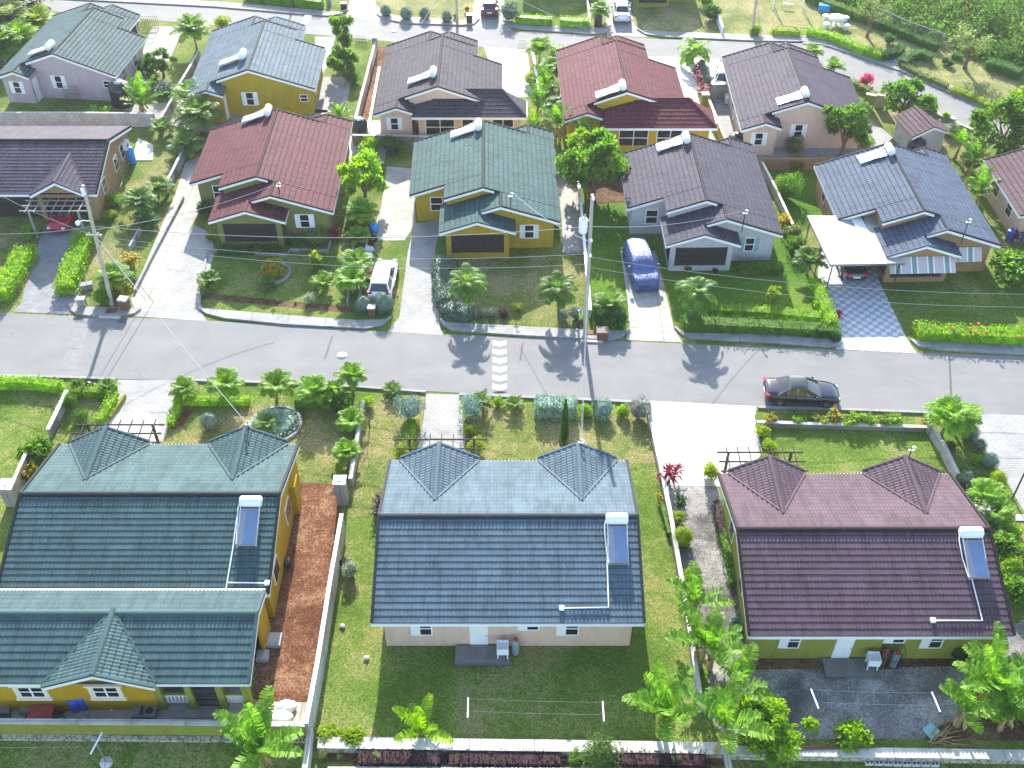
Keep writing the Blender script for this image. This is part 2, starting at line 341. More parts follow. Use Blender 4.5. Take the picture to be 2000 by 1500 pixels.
def leaf(name, a, b_, c_=None, trans=.52, scale=2.2, rough=.5):
    m, nt, b = nodes(name, rough, .18); vec = coords(nt)
    f1 = noise(nt, vec, scale, 3); f2 = noise(nt, vec, 11, 2); oi = N(nt, 'ObjectInfo')
    q = N(nt, 'Math', operation='MULTIPLY_ADD'); nt.links.new(f2, q.inputs[0]); q.inputs[1].default_value = .8; nt.links.new(f1, q.inputs[2])
    q2 = N(nt, 'Math', operation='SUBTRACT'); nt.links.new(q.outputs[0], q2.inputs[0]); q2.inputs[1].default_value = .4
    st = [(.36, a), (.62, b_)] if c_ is None else [(.34, a), (.5, b_), (.66, c_)]
    c = ramp(nt, q2.outputs[0], st)
    h = N(nt, 'HueSaturation'); nt.links.new(c, h.inputs['Color']); h.inputs['Saturation'].default_value = 1.0
    mr = N(nt, 'MapRange'); nt.links.new(oi.outputs['Random'], mr.inputs[0]); mr.inputs[3].default_value = .85; mr.inputs[4].default_value = 1.15; nt.links.new(mr.outputs[0], h.inputs['Value'])
    nt.links.new(h.outputs[0], b.inputs['Base Color'])
    tr = N(nt, 'BsdfTranslucent'); hs = N(nt, 'HueSaturation'); nt.links.new(h.outputs[0], hs.inputs['Color']); hs.inputs['Value'].default_value = 1.5; hs.inputs['Saturation'].default_value = 1.05; nt.links.new(hs.outputs[0], tr.inputs[0])
    mx = N(nt, 'MixShader'); mx.inputs[0].default_value = trans
    nt.links.new(b.outputs[0], mx.inputs[1]); nt.links.new(tr.outputs[0], mx.inputs[2]); nt.links.new(mx.outputs[0], nt.nodes['Material Output'].inputs[0])
    return m
LEAF = leaf('green_leaves', (0.0518, 0.1421, 0.0122), (0.1296, 0.2508, 0.0218)); LEAF_LIME = leaf('lime_leaves', (0.1010, 0.2263, 0.0086), (0.2525, 0.4101, 0.0130))
LEAF_DARK = leaf('dark_leaves', (0.0252, 0.0878, 0.0180), (0.0720, 0.1755, 0.0330)); LEAF_PALM = leaf('palm_leaves', (0.0850, 0.2049, 0.0154), (0.2040, 0.3585, 0.0256), trans=.45)
LEAF_PALMD = leaf('deep_palm_leaves', (0.0638, 0.1590, 0.0245), (0.1700, 0.2805, 0.0459)); LEAF_SILVER = leaf('silver_leaves', (0.1035, 0.1932, 0.1420), (0.2691, 0.4106, 0.3168), trans=.2)
LEAF_BLUEG = leaf('blue_green_leaves', (.075, .125, .090), (.175, .25, .185), trans=.2); LEAF_OLIVE = leaf('olive_leaves', (0.0945, 0.135, 0.0338), (0.2295, 0.2835, 0.0945))
LEAF_CROTON = leaf('croton_leaves', (0.072, 0.144, 0.012), (0.336, 0.312, 0.018), (0.504, 0.24, 0.024), scale=3); LEAF_RED = leaf('red_leaves', (0.135, 0.015, 0.03), (0.33, 0.033, 0.0675), trans=.3)
LEAF_PURPLE = leaf('purple_leaves', (.018, .008, .010), (.058, .024, .030), trans=.25); LEAF_BANANA = leaf('banana_leaves', (0.0694, 0.1970, 0.0157), (0.2003, 0.3637, 0.0326), trans=.5)
LEAF_PINK = leaf('pink_blossom', (.30, .03, .10), (.60, .09, .22)); LEAF_WHITE = leaf('variegated_leaves', (.10, .16, .05), (.45, .48, .36), trans=.3)
LEAF_YEL = leaf('yellow_green_leaves', (0.1271, 0.2116, 0.0069), (0.2932, 0.3809, 0.0138)); LEAF_SCRUB = leaf('scrub_leaves', (0.0371, 0.1013, 0.0132), (0.1114, 0.2126, 0.0331), scale=.35)
FLOWER_O = plain('orange_blossom', (.75, .10, .04), .7, .15)
# ------------------------------------------------------------------ ground
def struct(name, mesh, m):
    o = link(name, mesh, m); o['kind'] = 'structure'; return o
gm = MB()
# one sheet to the horizon, with the step down to the lower terrace at the front retaining wall
prof = [(-60, -.2), (24.4, -.2), (26.0, -.2), (26.05, 0), (60, 0), (130, 0), (260, 0), (700, 0), (1500, 0)]
gm.grid([[V((x, y + (.0 if z == 0 and y > 30 else -.018 * x), z)) for x in (-900, -300, -60, 0, 60, 300, 900)] for y, z in prof], False)
struct('ground', gm.mesh('ground'), LAWN)
_n = [0]
def sheet(name, pts, m, z=.02, flat=True):
    """thin sheet laid on the ground, outline given by photograph pixels (or world points)"""
    mb = MB(); q = [G(*p) if p[0] == p[0] and len(p) == 2 else V(p) for p in pts]
    mb.face([(p.x, p.y, 0) for p in q]); o = struct(name, mb.mesh(name), m); o.location.z = z; return o
def ribbon(name, pts, m, z0, z1, w=None):
    """raised strip: outline by pixels, from z0 to z1 (kerbs, pavements, slabs)"""
    mb = MB(); q = [G(*p) for p in pts]; mb.prism([(p.x, p.y) for p in q], z0, z1); return struct(name, mb.mesh(name), m)
def curve_strip(pts, w):
    """pixel polyline -> world footprint of width w (list of left points, right points)"""
    q = [G(*p) for p in pts]; L = []; Rr = []
    for i, p in enumerate(q):
        d = q[min(i + 1, len(q) - 1)] - q[max(i - 1, 0)]; d.z = 0; d.normalize(); n = V((-d.y, d.x, 0)) * (w / 2)
        L.append(p + n); Rr.append(p - n)
    return L, Rr
def kerb(pts, w=.2, h=.13, name='kerb', m=None):
    L, Rr = curve_strip(pts, w); mb = MB()
    top = [[a + V((0, 0, .001)), a + V((0, 0, h)), b + V((0, 0, h)), b + V((0, 0, .001))] for a, b in zip(L, Rr)]
    mb.grid(top, False); mb.face(top[0]); mb.face(top[-1]); return struct(name, mb.mesh(name), m or CONC)
# main street and the far street
sheet('road', [G(-60, 611), G(0, 612), G(400, 626), G(800, 651), G(1180, 665), G(1640, 684), G(2060, 697), G(2060, 815), G(1830, 806), G(1500, 796), G(960, 771), G(500, 746), G(0, 736), G(-80, 734)], ASPHALT, .012)
sheet('road', [G(-60, -28), G(200, -10), G(400, 14), G(700, 38), G(1000, 61), G(1300, 77), G(1500, 83), G(1560, 84), G(1620, 93), G(1760, 141), G(1900, 203), G(2060, 285), G(2060, 335), G(1930, 270), G(1900, 257), G(1800, 213), G(1620, 152), G(1500, 122), G(1070, 99), G(770, 82), G(390, 47), G(-40, 10)], ASPHALT, .012)
PATCH = concrete('asphalt_patch', (.20, .20, .20), .15); PATCH_D = concrete('tar_patch', (.10, .10, .105), .2)
sheet('road_patch', [G(148, 632), G(176, 634), G(148, 736), G(112, 734)], PATCH, .0155); sheet('road_patch', [G(648, 656), G(651, 656), G(636, 702), G(632, 702)], PATCH_D, .0155); sheet('road_patch', [G(1020, 668), G(1023, 668), G(1018, 705), G(1014, 705)], PATCH_D, .0155)
sheet('road_patch', [G(150, 617), G(167, 618), G(163, 630), G(146, 629)], PATCH_D, .0155); sheet('road_patch', [G(232, 622), G(249, 622), G(247, 632), G(229, 631)], PATCH_D, .0155); sheet('road_patch', [G(1852, 696), G(1856, 696), G(1862, 806), G(1857, 806)], PATCH_D, .0155)
# lawns, soil and gravel of the plots
sheet('lawn', [G(1150, 400), G(1215, 400), G(1230, 470), G(1225, 645), G(1150, 655), G(1143, 500)], LAWN_LUSH, .006)
sheet('lawn', [G(1280, 480), G(1560, 470), G(1630, 660), G(1330, 650)], LAWN_LUSH, .006)
sheet('lawn', [G(1500, 340), G(1600, 330), G(1605, 420), G(1560, 440)], LAWN_LUSH, .006)
sheet('lawn', [G(1715, 545), G(2020, 520), G(2020, 668), G(1790, 660)], LAWN, .006)
sheet('lawn', [G(860, 500), G(1145, 495), G(1145, 638), G(870, 630)], LAWN_DRY, .006)
sheet('lawn', [G(0, 450), G(80, 450), G(45, 590), G(-20, 600)], LAWN_DRY, .006)
sheet('lawn', [G(150, 445), G(340, 290), G(250, 590), G(150, 605)], LAWN_DRY, .006)
sheet('lawn', [G(340, 790), G(660, 790), G(690, 860), G(640, 940), G(575, 945), G(560, 870), G(300, 868)], LAWN_DRY, .006)
sheet('lawn', [G(712, 775), G(835, 775), G(780, 900), G(745, 1010), G(680, 1010)], LAWN_DRY, .006)
sheet('lawn', [G(920, 790), G(1262, 800), G(1290, 905), G(930, 905)], LAWN_DRY, .006)
sheet('lawn', [G(1560, 2), G(1900, 60), G(2060, 190), G(2060, 285), G(1900, 190), G(1760, 128), G(1610, 80), G(1240, 68), G(1235, -40), G(1560, -40)], LAWN_PARK, .006)
sheet('lawn', [G(740, 40), G(935, 40), G(930, -30), G(720, -30)], LAWN_PARK, .006)
sheet('lawn', [G(1700, 215), G(1760, 215), G(1960, 330), G(1900, 380), G(1790, 270)], LAWN_DRY, .006)
sheet('earth', [G(565, 942), G(668, 945), G(664, 1010), G(612, 1370), G(490, 1370), G(540, 1110)], SOIL, .008)
sheet('gravel', [G(1290, 945), G(1402, 948), G(1440, 1100), G(1462, 1290), G(1375, 1290), G(1345, 1150), G(1310, 1000)], GRAVEL, .008)
sheet('gravel', [G(1395, 1288), G(1965, 1286), G(2040, 1200), G(2060, 1440), G(1420, 1445), G(1372, 1380)], GRAVEL_DARK, .007)
sheet('earth', [G(1465, 1287), G(1965, 1283), G(1960, 1300), G(1462, 1308)], DARKSOIL, .011)
sheet('gravel', [G(1950, 1240), G(2050, 1180), G(2060, 1300), G(1960, 1320)], GRAVEL, .012)
sheet('earth', [G(390, 572), G(690, 600), G(692, 612), G(392, 584)], DARKSOIL, .010)
sheet('earth', [G(362, 800), G(380, 800), G(352, 838), G(332, 838)], SOIL, .010)
sheet('earth', [G(1145, 330), G(1210, 320), G(1220, 395), G(1150, 400)], DARKSOIL, .009)
sheet('earth', [G(735, 90), G(760, 92), G(728, 222), G(697, 240)], SOIL, .009)
sheet('earth', [G(625, 1448), G(1415, 1458), G(1420, 1492), G(630, 1485)], DARKSOIL, -.19)
sheet('earth', [G(1800, 1445), G(1840, 1415), G(1900, 1395), G(1990, 1385), G(2060, 1380), G(2060, 1447)], DARKSOIL, .012)
# driveways and yards
def drive(pts, m, z=.016, name='driveway'): return sheet(name, [G(*p) for p in pts], m, z)
drive([(22, 609), (138, 614), (150, 600), (176, 446), (84, 446), (40, 595)], PAVER_DARK)
drive([(262, 618), (405, 628), (388, 602), (420, 490), (410, 455), (380, 440), (300, 540)], PAVER)
drive([(268, 612), (322, 600), (355, 480), (395, 400), (400, 300), (362, 318), (345, 372), (255, 585)], CONC_WARM, .02)
drive([(756, 648), (866, 655), (858, 635), (850, 490), (862, 430), (810, 436), (797, 490), (780, 620)], PAVER)
drive([(725, 470), (790, 470), (812, 436), (808, 330), (755, 325), (745, 400)], CONC_WARM, .02)
drive([(1085, 300), (1120, 300), (1142, 495), (1100, 495), (1097, 430)], CONC_WARM)
drive([(1222, 664), (1332, 669), (1316, 640), (1288, 520), (1280, 490), (1212, 490), (1226, 590), (1230, 640)], CONC_WARM)
drive([(1632, 682), (1790, 690), (1770, 660), (1715, 545), (1770, 420), (1610, 420), (1597, 540), (1636, 640)], DECO)
drive([(228, 742), (368, 743), (350, 775), (318, 862), (175, 862), (190, 830), (232, 775)], PAVER)
drive([(832, 769), (897, 771), (902, 800), (910, 905), (812, 905), (830, 800)], PAVER)
drive([(1270, 783), (1478, 794), (1474, 815), (1492, 900), (1480, 952), (1292, 948), (1285, 900)], CONC_PALE)
drive([(1880, 806), (2070, 815), (2110, 1000), (2000, 1000), (1960, 930), (1905, 850)], PAVER)
drive([(285, 80), (298, 52), (360, 52), (330, 120), (290, 165), (262, 160)], CONC)
drive([(615, 72), (655, 72), (640, 130), (625, 150), (690, 150), (672, 218), (600, 222), (618, 160)], CONC)
drive([(945, 92), (1030, 97), (1040, 190), (980, 190)], CONC_PALE)
drive([(1265, 110), (1405, 116), (1420, 160), (1360, 170), (1370, 220), (1410, 300), (1390, 330), (1340, 210)], CONC_PALE)
drive([(1388, 165), (1420, 165), (1452, 290), (1460, 330), (1415, 290)], CONC)
drive([(1460, 285), (1690, 265), (1690, 225), (1745, 270), (1690, 310), (1480, 320)], CONC)
drive([(675, 35), (770, 45), (735, 10), (730, -30), (690, -30)], CONC)
drive([(920, 56), (1000, 62), (985, 30), (985, -30), (930, -30)], CONC)
drive([(1185, 70), (1265, 73), (1240, 50), (1222, -30), (1180, -30)], CONC)
drive([(0, 1410), (605, 1410), (605, 1372), (490, 1370), (485, 1340), (0, 1340)], CONC_WARM, .024, 'yard_paving')
drive([(225, 205), (360, 200), (640, 215), (640, 262), (420, 262), (300, 240)], CONC, .016, 'yard_paving')
drive([(715, 235), (1040, 250), (1040, 268), (690, 268)], CONC_PALE, .017, 'yard_paving')
drive([(1190, 300), (1410, 290), (1400, 330), (1215, 330)], CONC, .016, 'yard_paving')
drive([(660, 265), (760, 265), (750, 320), (690, 330)], CONC_WARM, .016, 'yard_paving')
drive([(196, 826), (236, 806), (290, 806), (312, 830), (306, 866), (180, 866)], CONC_PALE, .02)
# pavements with kerbs and rounded corners at the driveways
def pavement(outer, inner, z=.10):
    """outer: kerb line (pixels, left to right); inner: back edge"""
    ribbon('pavement', list(outer) + list(reversed(inner)), CONC, .001, z)
    kerb(outer, .18, z + .035)
pavement([(136, 594), (140, 606), (150, 613), (175, 617), (235, 618), (262, 613), (275, 604)], [(150, 600), (265, 603)])
pavement([(386, 588), (390, 603), (405, 613), (440, 622), (560, 634), (715, 642), (745, 636), (764, 620)], [(398, 604), (560, 617), (700, 627), (752, 625)])
pavement([(861, 624), (868, 637), (884, 646), (1010, 655), (1190, 664), (1213, 659), (1228, 644)], [(872, 631), (1010, 638), (1150, 646), (1216, 648)])
pavement([(1318, 640), (1332, 653), (1350, 661), (1500, 670), (1625, 679), (1638, 668)], [(1340, 651), (1500, 655), (1630, 664)])
pavement([(1779, 664), (1792, 676), (1830, 683), (1930, 689), (2060, 695)], [(1800, 668), (1930, 672), (2060, 678)])
kerb([(-40, 735), (120, 738), (228, 742)]); kerb([(368, 744), (500, 748), (700, 757), (832, 767)]); kerb([(897, 772), (1100, 780), (1270, 788)]); kerb([(1480, 797), (1640, 801), (1830, 808), (1880, 809)])
pavement([(-40, -12), (150, 0), (420, 14), (560, 26), (640, 32), (665, 28), (680, 20)], [(-40, -22), (150, -8), (420, 4), (560, 16), (660, 24)])
pavement([(737, 28), (750, 38), (790, 46), (900, 50), (925, 48), (935, 38)], [(745, 27), (790, 34), (900, 41), (930, 38)])
pavement([(984, 40), (1000, 54), (1030, 59), (1160, 68), (1180, 66), (1190, 58)], [(995, 45), (1030, 48), (1160, 56), (1186, 57)])
pavement([(1245, 58), (1262, 68), (1300, 73), (1490, 81), (1570, 82), (1620, 92), (1760, 140), (1900, 202), (2060, 284)], [(1258, 60), (1300, 63), (1490, 70), (1575, 71), (1630, 82), (1770, 129), (1910, 191), (2060, 268)])
# painted humps, manholes and gratings
def hump(px0, py0, px1, py1, wpx, label, n=6):
    a = G(px0, py0); b = G(px1, py1); d = (b - a); L = d.length; d.normalize(); s_ = V((d.y, -d.x, 0)); w = (G(px0 + wpx, py0) - a).length / 2
    t = thing('speed_hump', (0, 0, 0), label, 'speed hump', 'speed humps across the streets'); mb = MB(); wh = MB()
    hz = lambda u: .07 * (1 - u * u) + .014
    rows = []
    for k in range(9):
        u = -1 + k / 4; rows.append([a + s_ * (w * u) + d * (L * q) + V((0, 0, hz(u) if abs(u) < 1 else .013)) for q in (0, 1)])
    mb.grid(rows, True); mb.build('hump', ASPHALT, t)
    for i in range(n):
        y0 = (i + .08) / n * L; y1 = (i + .62) / n * L; sl = L / n * .3
        wh.grid([[a + s_ * (w * u) + d * (yy + sl * (1 - abs(u)) ) + V((0, 0, hz(u) + .006)) for yy in (y0, y1)] for u in (-.95, -.6, -.3, 0, .3, .6, .95)], True)
    wh.build('white_stripes', BUMPW, t)
hump(976, 664, 976, 766, 28, 'asphalt hump with white painted stripes across the main street')
hump(603, 30, 588, 56, 16, 'small striped hump on the far street beyond the slate roof')
def disc(name, px, py, r, m, label, cat, group=None):
    p = G(px, py); mb = MB(); mb.lathe([(r, 0), (r, .012), (.001, .014)], n=28)
    o = mb.build(name, m, None, (p.x, p.y, .013)); return tag(o, label, cat, group)
disc('manhole_cover', 668, 695, .36, CONC_PALE, 'pale round manhole cover in the main street', 'manhole')
disc('manhole_cover', 770, 61, .36, CONC_PALE, 'pale round manhole cover in the far street', 'manhole')
def grate(px, py, w, d, label, m=RUST):
    p = G(px, py); mb = MB(); mb.box(-w / 2, -d / 2, 0, w / 2, d / 2, .03)
    for i in range(7): mb.box(-w / 2 + w * (i + .3) / 7, -d / 2 + .04, .03, -w / 2 + w * (i + .7) / 7, d / 2 - .04, .045)
    tag(mb.build('drain_grate', m, None, (p.x, p.y, .1)), label, 'drain grate', 'street drain grates')
grate(219, 609, .75, .55, 'rusty drain grate in the pavement by the leaning pole at left')
grate(1153, 651, .75, .5, 'rusty drain grate in the pavement by the transformer pole')
def inlet(px, py, label, w=1.5):
    p = G(px, py); mb = MB(); mb.box(-w / 2, -.1, 0, w / 2, .1, .1); tag(mb.build('drain_inlet', CONC_PALE, None, (p.x, p.y, .014), R(-3.5)), label, 'drain inlet', 'kerb drain inlets')
inlet(215, 621, 'white kerb inlet below the rusty grate at left'); inlet(1156, 668, 'white kerb inlet at the foot of the transformer pole'); inlet(1590, 86, 'white kerb inlet at the bend of the far street', 2.2)
# ------------------------------------------------------------------ houses
ROOFC = {'green': (0.058, 0.106, 0.110), 'slate': (0.091, 0.134, 0.163), 'brown': (0.098, 0.066, 0.082), 'maroon': (0.104, 0.030, 0.039), 'teal': (0.043, 0.096, 0.094),
         'charcoal': (0.061, 0.057, 0.080), 'red': (0.115, 0.027, 0.036), 'dark': (0.061, 0.055, 0.069), 'bluegrey': (0.074, 0.100, 0.145), 'plum': (0.066, 0.057, 0.081), 'farbrown': (0.105, 0.063, 0.071)}
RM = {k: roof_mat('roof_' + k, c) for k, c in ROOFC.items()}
WM = {'beige': stucco('beige_render', (.66, .46, .35)), 'yellow': stucco('mustard_render', (.40, .27, .018), .22), 'amber': stucco('amber_render', (.44, .265, .010), .22), 'olive': stucco('olive_render', (.18, .19, .058)), 'lime': stucco('lime_render', (.245, .26, .045)),
      'pink': stucco('pink_render', (.46, .37, .39)), 'grey': stucco('pale_grey_render', (.46, .45, .46)), 'brick': stucco('tan_render', (.33, .20, .10)), 'orange': stucco('orange_render', (.50, .32, .012))}
t = .335; ZE = 2.6
zr = lambda x: ZE + min(x, 11.2 - x) * t
def M_model():
    """gabled house seen from its porch side (local +y is the back); returns parts"""
    parts = []
    def add(name, mb, key, parent=None): parts.append((name, mb.mesh(name), key, parent))
    W = 11.2; rg = 5.6
    kw = dict(row=.40, wave=.24, seg=3)
    a = MB()
    def sl(x0, x1, y0, y1): a.slope((x0, y0, zr(x0)), (x0, y1, zr(x0)), (x1, y0, zr(x1)), **kw)
    sl(0, rg, 4.9, 12.8); sl(2.7, rg, 3.0, 4.897); sl(W, rg, 3.0, 12.8); sl(W, 6.85, 1.15, 2.997)
    sl(W, 9.2, 12.803, 14.2)
    a.slope((7.8, 12.3, zr(9.2) - 1.4 * t), (7.8, 14.2, zr(9.2) - 1.4 * t), (9.2, 12.3, zr(9.2)), **kw)
    add('roof', a, 'roof')
    c = MB(); c.cap((rg, 2.95, zr(rg)), (rg, 12.85, zr(rg))); c.cap((6.85, 1.1, zr(6.85)), (6.85, 3.0, zr(6.85))); c.cap((9.2, 12.8, zr(9.2)), (9.2, 14.25, zr(9.2)))
    # verge trims of tile metal along the gables
    def vg(x0, y, x1): c.bar((x0, y, zr(x0) + .02), (x1, y, zr(x1) + .02), .12, .12)
    vg(0, 4.9, 2.7); vg(2.7, 3, rg); vg(rg, 3, 6.85); vg(6.85, 1.15, W); vg(0, 12.8, rg); vg(rg, 12.8, 9.0); vg(9.2, 14.2, W)
    c.bar((7.8, 14.2, zr(9.2) - 1.4 * t + .02), (9.2, 14.2, zr(9.2) + .02), .12, .12)
    add('ridge_cap', c, 'roof', 'roof')
    p = MB(); z0 = zr(6.85) - (6.85 - 2.4) * t
    p.slope((2.4, 1.15, z0), (2.4, 3.7, z0), (6.85, 1.15, zr(6.85)), **kw)
    zp = z0 + 2.75 * t
    p.slope((2.4, 0, z0), (2.4, 1.147, z0), (5.15, 0, zp), **kw); p.slope((7.9, 0, z0), (7.9, 1.75, z0), (5.15, 0, zp), **kw)
    p.cap((5.15, -.05, zp), (5.15, 1.7, zp)); p.bar((2.4, 0, z0 + .02), (5.15, 0, zp + .02), .12, .12); p.bar((7.9, 0, z0 + .02), (5.15, 0, zp + .02), .12, .12); p.bar((5.43, 1.15, zr(6.85) - 1.42 * t + .02), (6.85, 1.15, zr(6.85) + .02), .12, .12)
    add('porch_roof', p, 'roof')
    f = MB(); b = lambda x0, z_0, x1, z_1, y: f.board((x0, y, z_0), (x1, y, z_1))
    b(0, zr(0), 2.68, zr(2.68), 4.87); b(2.7, zr(2.7), rg, zr(rg), 2.97); b(rg, zr(rg), 6.4, zr(6.4), 2.97); b(5.43, zr(6.85) - 1.42 * t, 6.85, zr(6.85), 1.12); b(6.85, zr(6.85), W, zr(W), 1.12)
    b(2.4, z0, 5.15, zp, -.03); b(5.15, zp, 7.9, z0, -.03)
    b(0, ZE, rg, zr(rg), 12.83); b(rg, zr(rg), 8.5, zr(8.5), 12.83); b(7.8, zr(9.2) - 1.4 * t, 9.2, zr(9.2), 14.23); b(9.2, zr(9.2), W, ZE, 14.23)
    f.board((0, 4.9, ZE), (0, 12.8, ZE)); f.board((W, 1.15, ZE), (W, 14.2, ZE)); f.board((2.4, 0, z0), (2.4, 3.5, z0)); f.board((7.9, 0, z0), (7.9, 1.5, z0))
    add('fascia', f, 'white')
    w = MB(); l = lambda x: zr(x) - .12
    w.xwall([(.45, 0), (3.1, 0), (3.1, l(3.1)), (.45, l(.45))], 5.3)
    w.ywall([(3.48, 0), (5.3, 0), (5.3, l(2.9)), (3.48, l(2.9))], 2.92)
    w.xwall([(2.92, 0), (6.9, 0), (6.9, l(6.9)), (rg, l(rg)), (2.92, l(2.92))], 3.3)
    w.xwall([(5.95, 0), (10.75, 0), (10.75, l(10.75)), (6.85, l(6.85)), (5.95, zr(6.85) - .9 * t - .12)], 1.6)
    w.ywall([(5.48, 0), (12.4, 0), (12.4, l(.45)), (5.48, l(.45))], .45)
    w.ywall([(1.78, 0), (13.6, 0), (13.6, l(10.75)), (1.78, l(10.75))], 10.57)
    w.xwall([(.45, 0), (8.2, 0), (8.2, l(8.2)), (rg, l(rg)), (.45, l(.45))], 12.4)
    w.ywall([(12.58, 0), (13.6, 0), (13.6, 2.62), (12.58, 2.62)], 8.02)
    w.xwall([(8.02, 0), (10.75, 0), (10.75, l(10.75)), (9.2, l(9.2)), (8.02, zr(9.2) - 1.18 * t - .12)], 13.6)
    add('wall', w, 'wall')
    q = MB()   # porch: plinth, columns, beam and gable
    q.box(2.85, .38, 0, 7.45, .58, .42); q.box(2.85, .36, .42, 3.22, .66, 2.1); q.box(7.08, .36, .42, 7.45, .66, 2.1)
    q.xwall([(2.85, 2.1), (7.45, 2.1), (7.45, z0 + .45 * t - .1), (5.15, zp - .12), (2.85, z0 + .45 * t - .1)], .37, .2)
    q.box(2.85, .58, 0, 3.0, 3.3, .42); q.box(2.87, 2.9, .42, 3.02, 3.3, 2.3); q.box(3.0, .62, .01, 7.3, 3.28, .12); q.box(2.85, .66, 2.1, 2.99, 3.3, 2.4); q.box(7.3, .66, 0, 7.45, 1.59, .42)
    add('porch', q, 'wall')
    g = MB()
    g.box(3.2, .5, .42, 7.1, .53, 2.1); g.box(2.9, .66, .42, 2.93, 2.9, 2.1); g.box(7.38, .66, .42, 7.41, 1.59, 2.1)
    for i in range(24): x = 3.25 + i * .165; g.box(x, .455, .42, x + .03, .485, 2.1)
    for z in (.75, 1.25, 1.75): g.box(3.22, .45, z, 7.08, .49, z + .03)
    for i in range(10): y = .75 + i * .22; g.box(2.86, y, .42, 2.89, y + .03, 2.1)
    add('porch_grille', g, 'iron')
    def window(x, z, w_, h, y, sh=0, back=False, cross=False):
        s_ = 1 if back else -1; y0, y1 = sorted((y, y + s_ * .05)); n = MB()
        e = .06
        n.box(x - w_ / 2 - e, y0, z - e, x + w_ / 2 + e, y1, z); n.box(x - w_ / 2 - e, y0, z + h, x + w_ / 2 + e, y1, z + h + e)
        n.box(x - w_ / 2 - e, y0, z, x - w_ / 2, y1, z + h); n.box(x + w_ / 2, y0, z, x + w_ / 2 + e, y1, z + h); n.box(x - w_ / 2, y0, z + h * .5 - .03, x + w_ / 2, y1, z + h * .5 + .03)
        if cross: n.box(x - .03, y0 + .002, z, x + .03, y1 + .002, z + h)
        add('window', n, 'white'); k = len(parts) - 1
        gl = MB(); ya, yb = sorted((y + s_ * .004, y + s_ * .02)); gl.box(x - w_ / 2, ya, z, x + w_ / 2, yb, z + h * .5 - .03); gl.box(x - w_ / 2, ya, z + h * .5 + .03, x + w_ / 2, yb, z + h); add('pane', gl, 'glass', k)
        if sh:
            for sx in (-1, 1):
                m_ = MB(); xa = x + sx * (w_ / 2 + e + sh / 2); m_.box(xa - sh / 2, y0, z - .05, xa + sh / 2, y1, z + h + .05)
                for i in range(7): m_.box(xa - sh / 2 + .05, min(y0, y1 + .012) if not back else y1, z + .05 + i * h / 7, xa + sh / 2 - .05, y1 + .012 if back else y0, z + .08 + i * h / 7)
                add('shutter', m_, 'shutter', k)
    window(2.0, 1.0, .85, 1.15, 5.3); window(8.95, .95, .62, 1.1, 1.6, .33)
    window(5.9, 1.05, .6, 1.15, 12.58, .35, True); window(1.15, 1.35, .6, .6, 12.58, 0, True); window(9.5, 1.0, .6, 1.05, 13.78, .33, True)
    # side windows
    for xx, s_ in ((10.75, 1), (.45, -1)):
        for yy in (4.2, 7.4, 10.2):
            if s_ < 0 and yy < 5.6: continue
            n = MB(); x0, x1 = sorted((xx, xx + s_ * .05)); n.box(x0, yy - .5, .95, x1, yy + .5, 2.1); add('window', n, 'white'); k = len(parts) - 1
            gl = MB(); x0, x1 = sorted((xx + s_ * .04, xx + s_ * .056)); gl.box(x0, yy - .43, 1.02, x1, yy + .43, 1.5); gl.box(x0, yy - .43, 1.55, x1, yy + .43, 2.03); add('pane', gl, 'glass', k)
    d = MB(); d.box(7.97, 12.66, .02, 8.02, 13.5, 2.15); add('door', d, 'white'); k = len(parts) - 1
    d = MB(); d.box(7.93, 12.78, 1.0, 7.97, 12.84, 1.06); add('door_handle', d, 'metal', k)
    return parts
MP = M_model()
def inst(root, parts, mats):
    made = []; byname = {}
    for name, me, key, par in parts:
        p = root if par is None else (byname[par] if isinstance(par, str) else made[par])
        o = link(name, me, mats.get(key, WHITE), p); made.append(o); byname.setdefault(name, o)
    return byname
HOUSES = 'bungalows of the estate'
BASEM = {'white': WHITE, 'glass': GLASS, 'iron': IRON, 'shutter': WHITE, 'metal': METAL}
def M_house(label, at_, lp, rz, roof, wall, sx=1, sy=1, **extra):
    """house model with local point lp standing at world point at_"""
    c, s = math.cos(rz), math.sin(rz); lx, ly = lp[0] * sx, lp[1] * sy
    r = thing('bungalow', (at_[0] - (c * lx - s * ly), at_[1] - (s * lx + c * ly), 0), label, 'house', HOUSES, rz, (sx, sy, 1))
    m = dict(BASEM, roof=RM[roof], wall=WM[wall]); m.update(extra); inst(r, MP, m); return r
M1 = M_house('olive green house with maroon roof and gabled porch facing the street', (-24.95, 66.35), (0, 0), 0, 'maroon', 'olive', 11.58 / 11.2, 1.03)
M2 = M_house('mustard yellow house with green roof and porch between two palms', (-7.75, 64.85), (0, 0), R(1), 'teal', 'yellow', 11.35 / 11.2, 1.0)
M3 = M_house('pale grey house with charcoal roof beside the covered car', (8.72, 63.3), (0, 0), R(.8), 'charcoal', 'grey', 11 / 11.2, .965, shutter=plain('teal_shutter', (.22, .38, .42)))
M4 = M_house('tan house with blue grey roof, white carport and striped awnings', (24.25, 61.9), (0, 0), R(1.5), 'bluegrey', 'brick', 10.9 / 11.2, .95)
B1 = M_house('pink house with green roof at the top left corner', (-35.45, 89.0), (0, 12.8), R(180 - 6), 'green', 'pink', .95, .98)
B2 = M_house('mustard house with slate roof behind the maroon roofed house', (-17.25, 86.6), (0, 12.8), R(181), 'slate', 'yellow', 1.0, 1)
B3 = M_house('beige house with dark roof and long rear veranda', (-.9, 82.1), (0, 14.2), R(180), 'dark', 'beige', 10.8 / 11.2, .98)
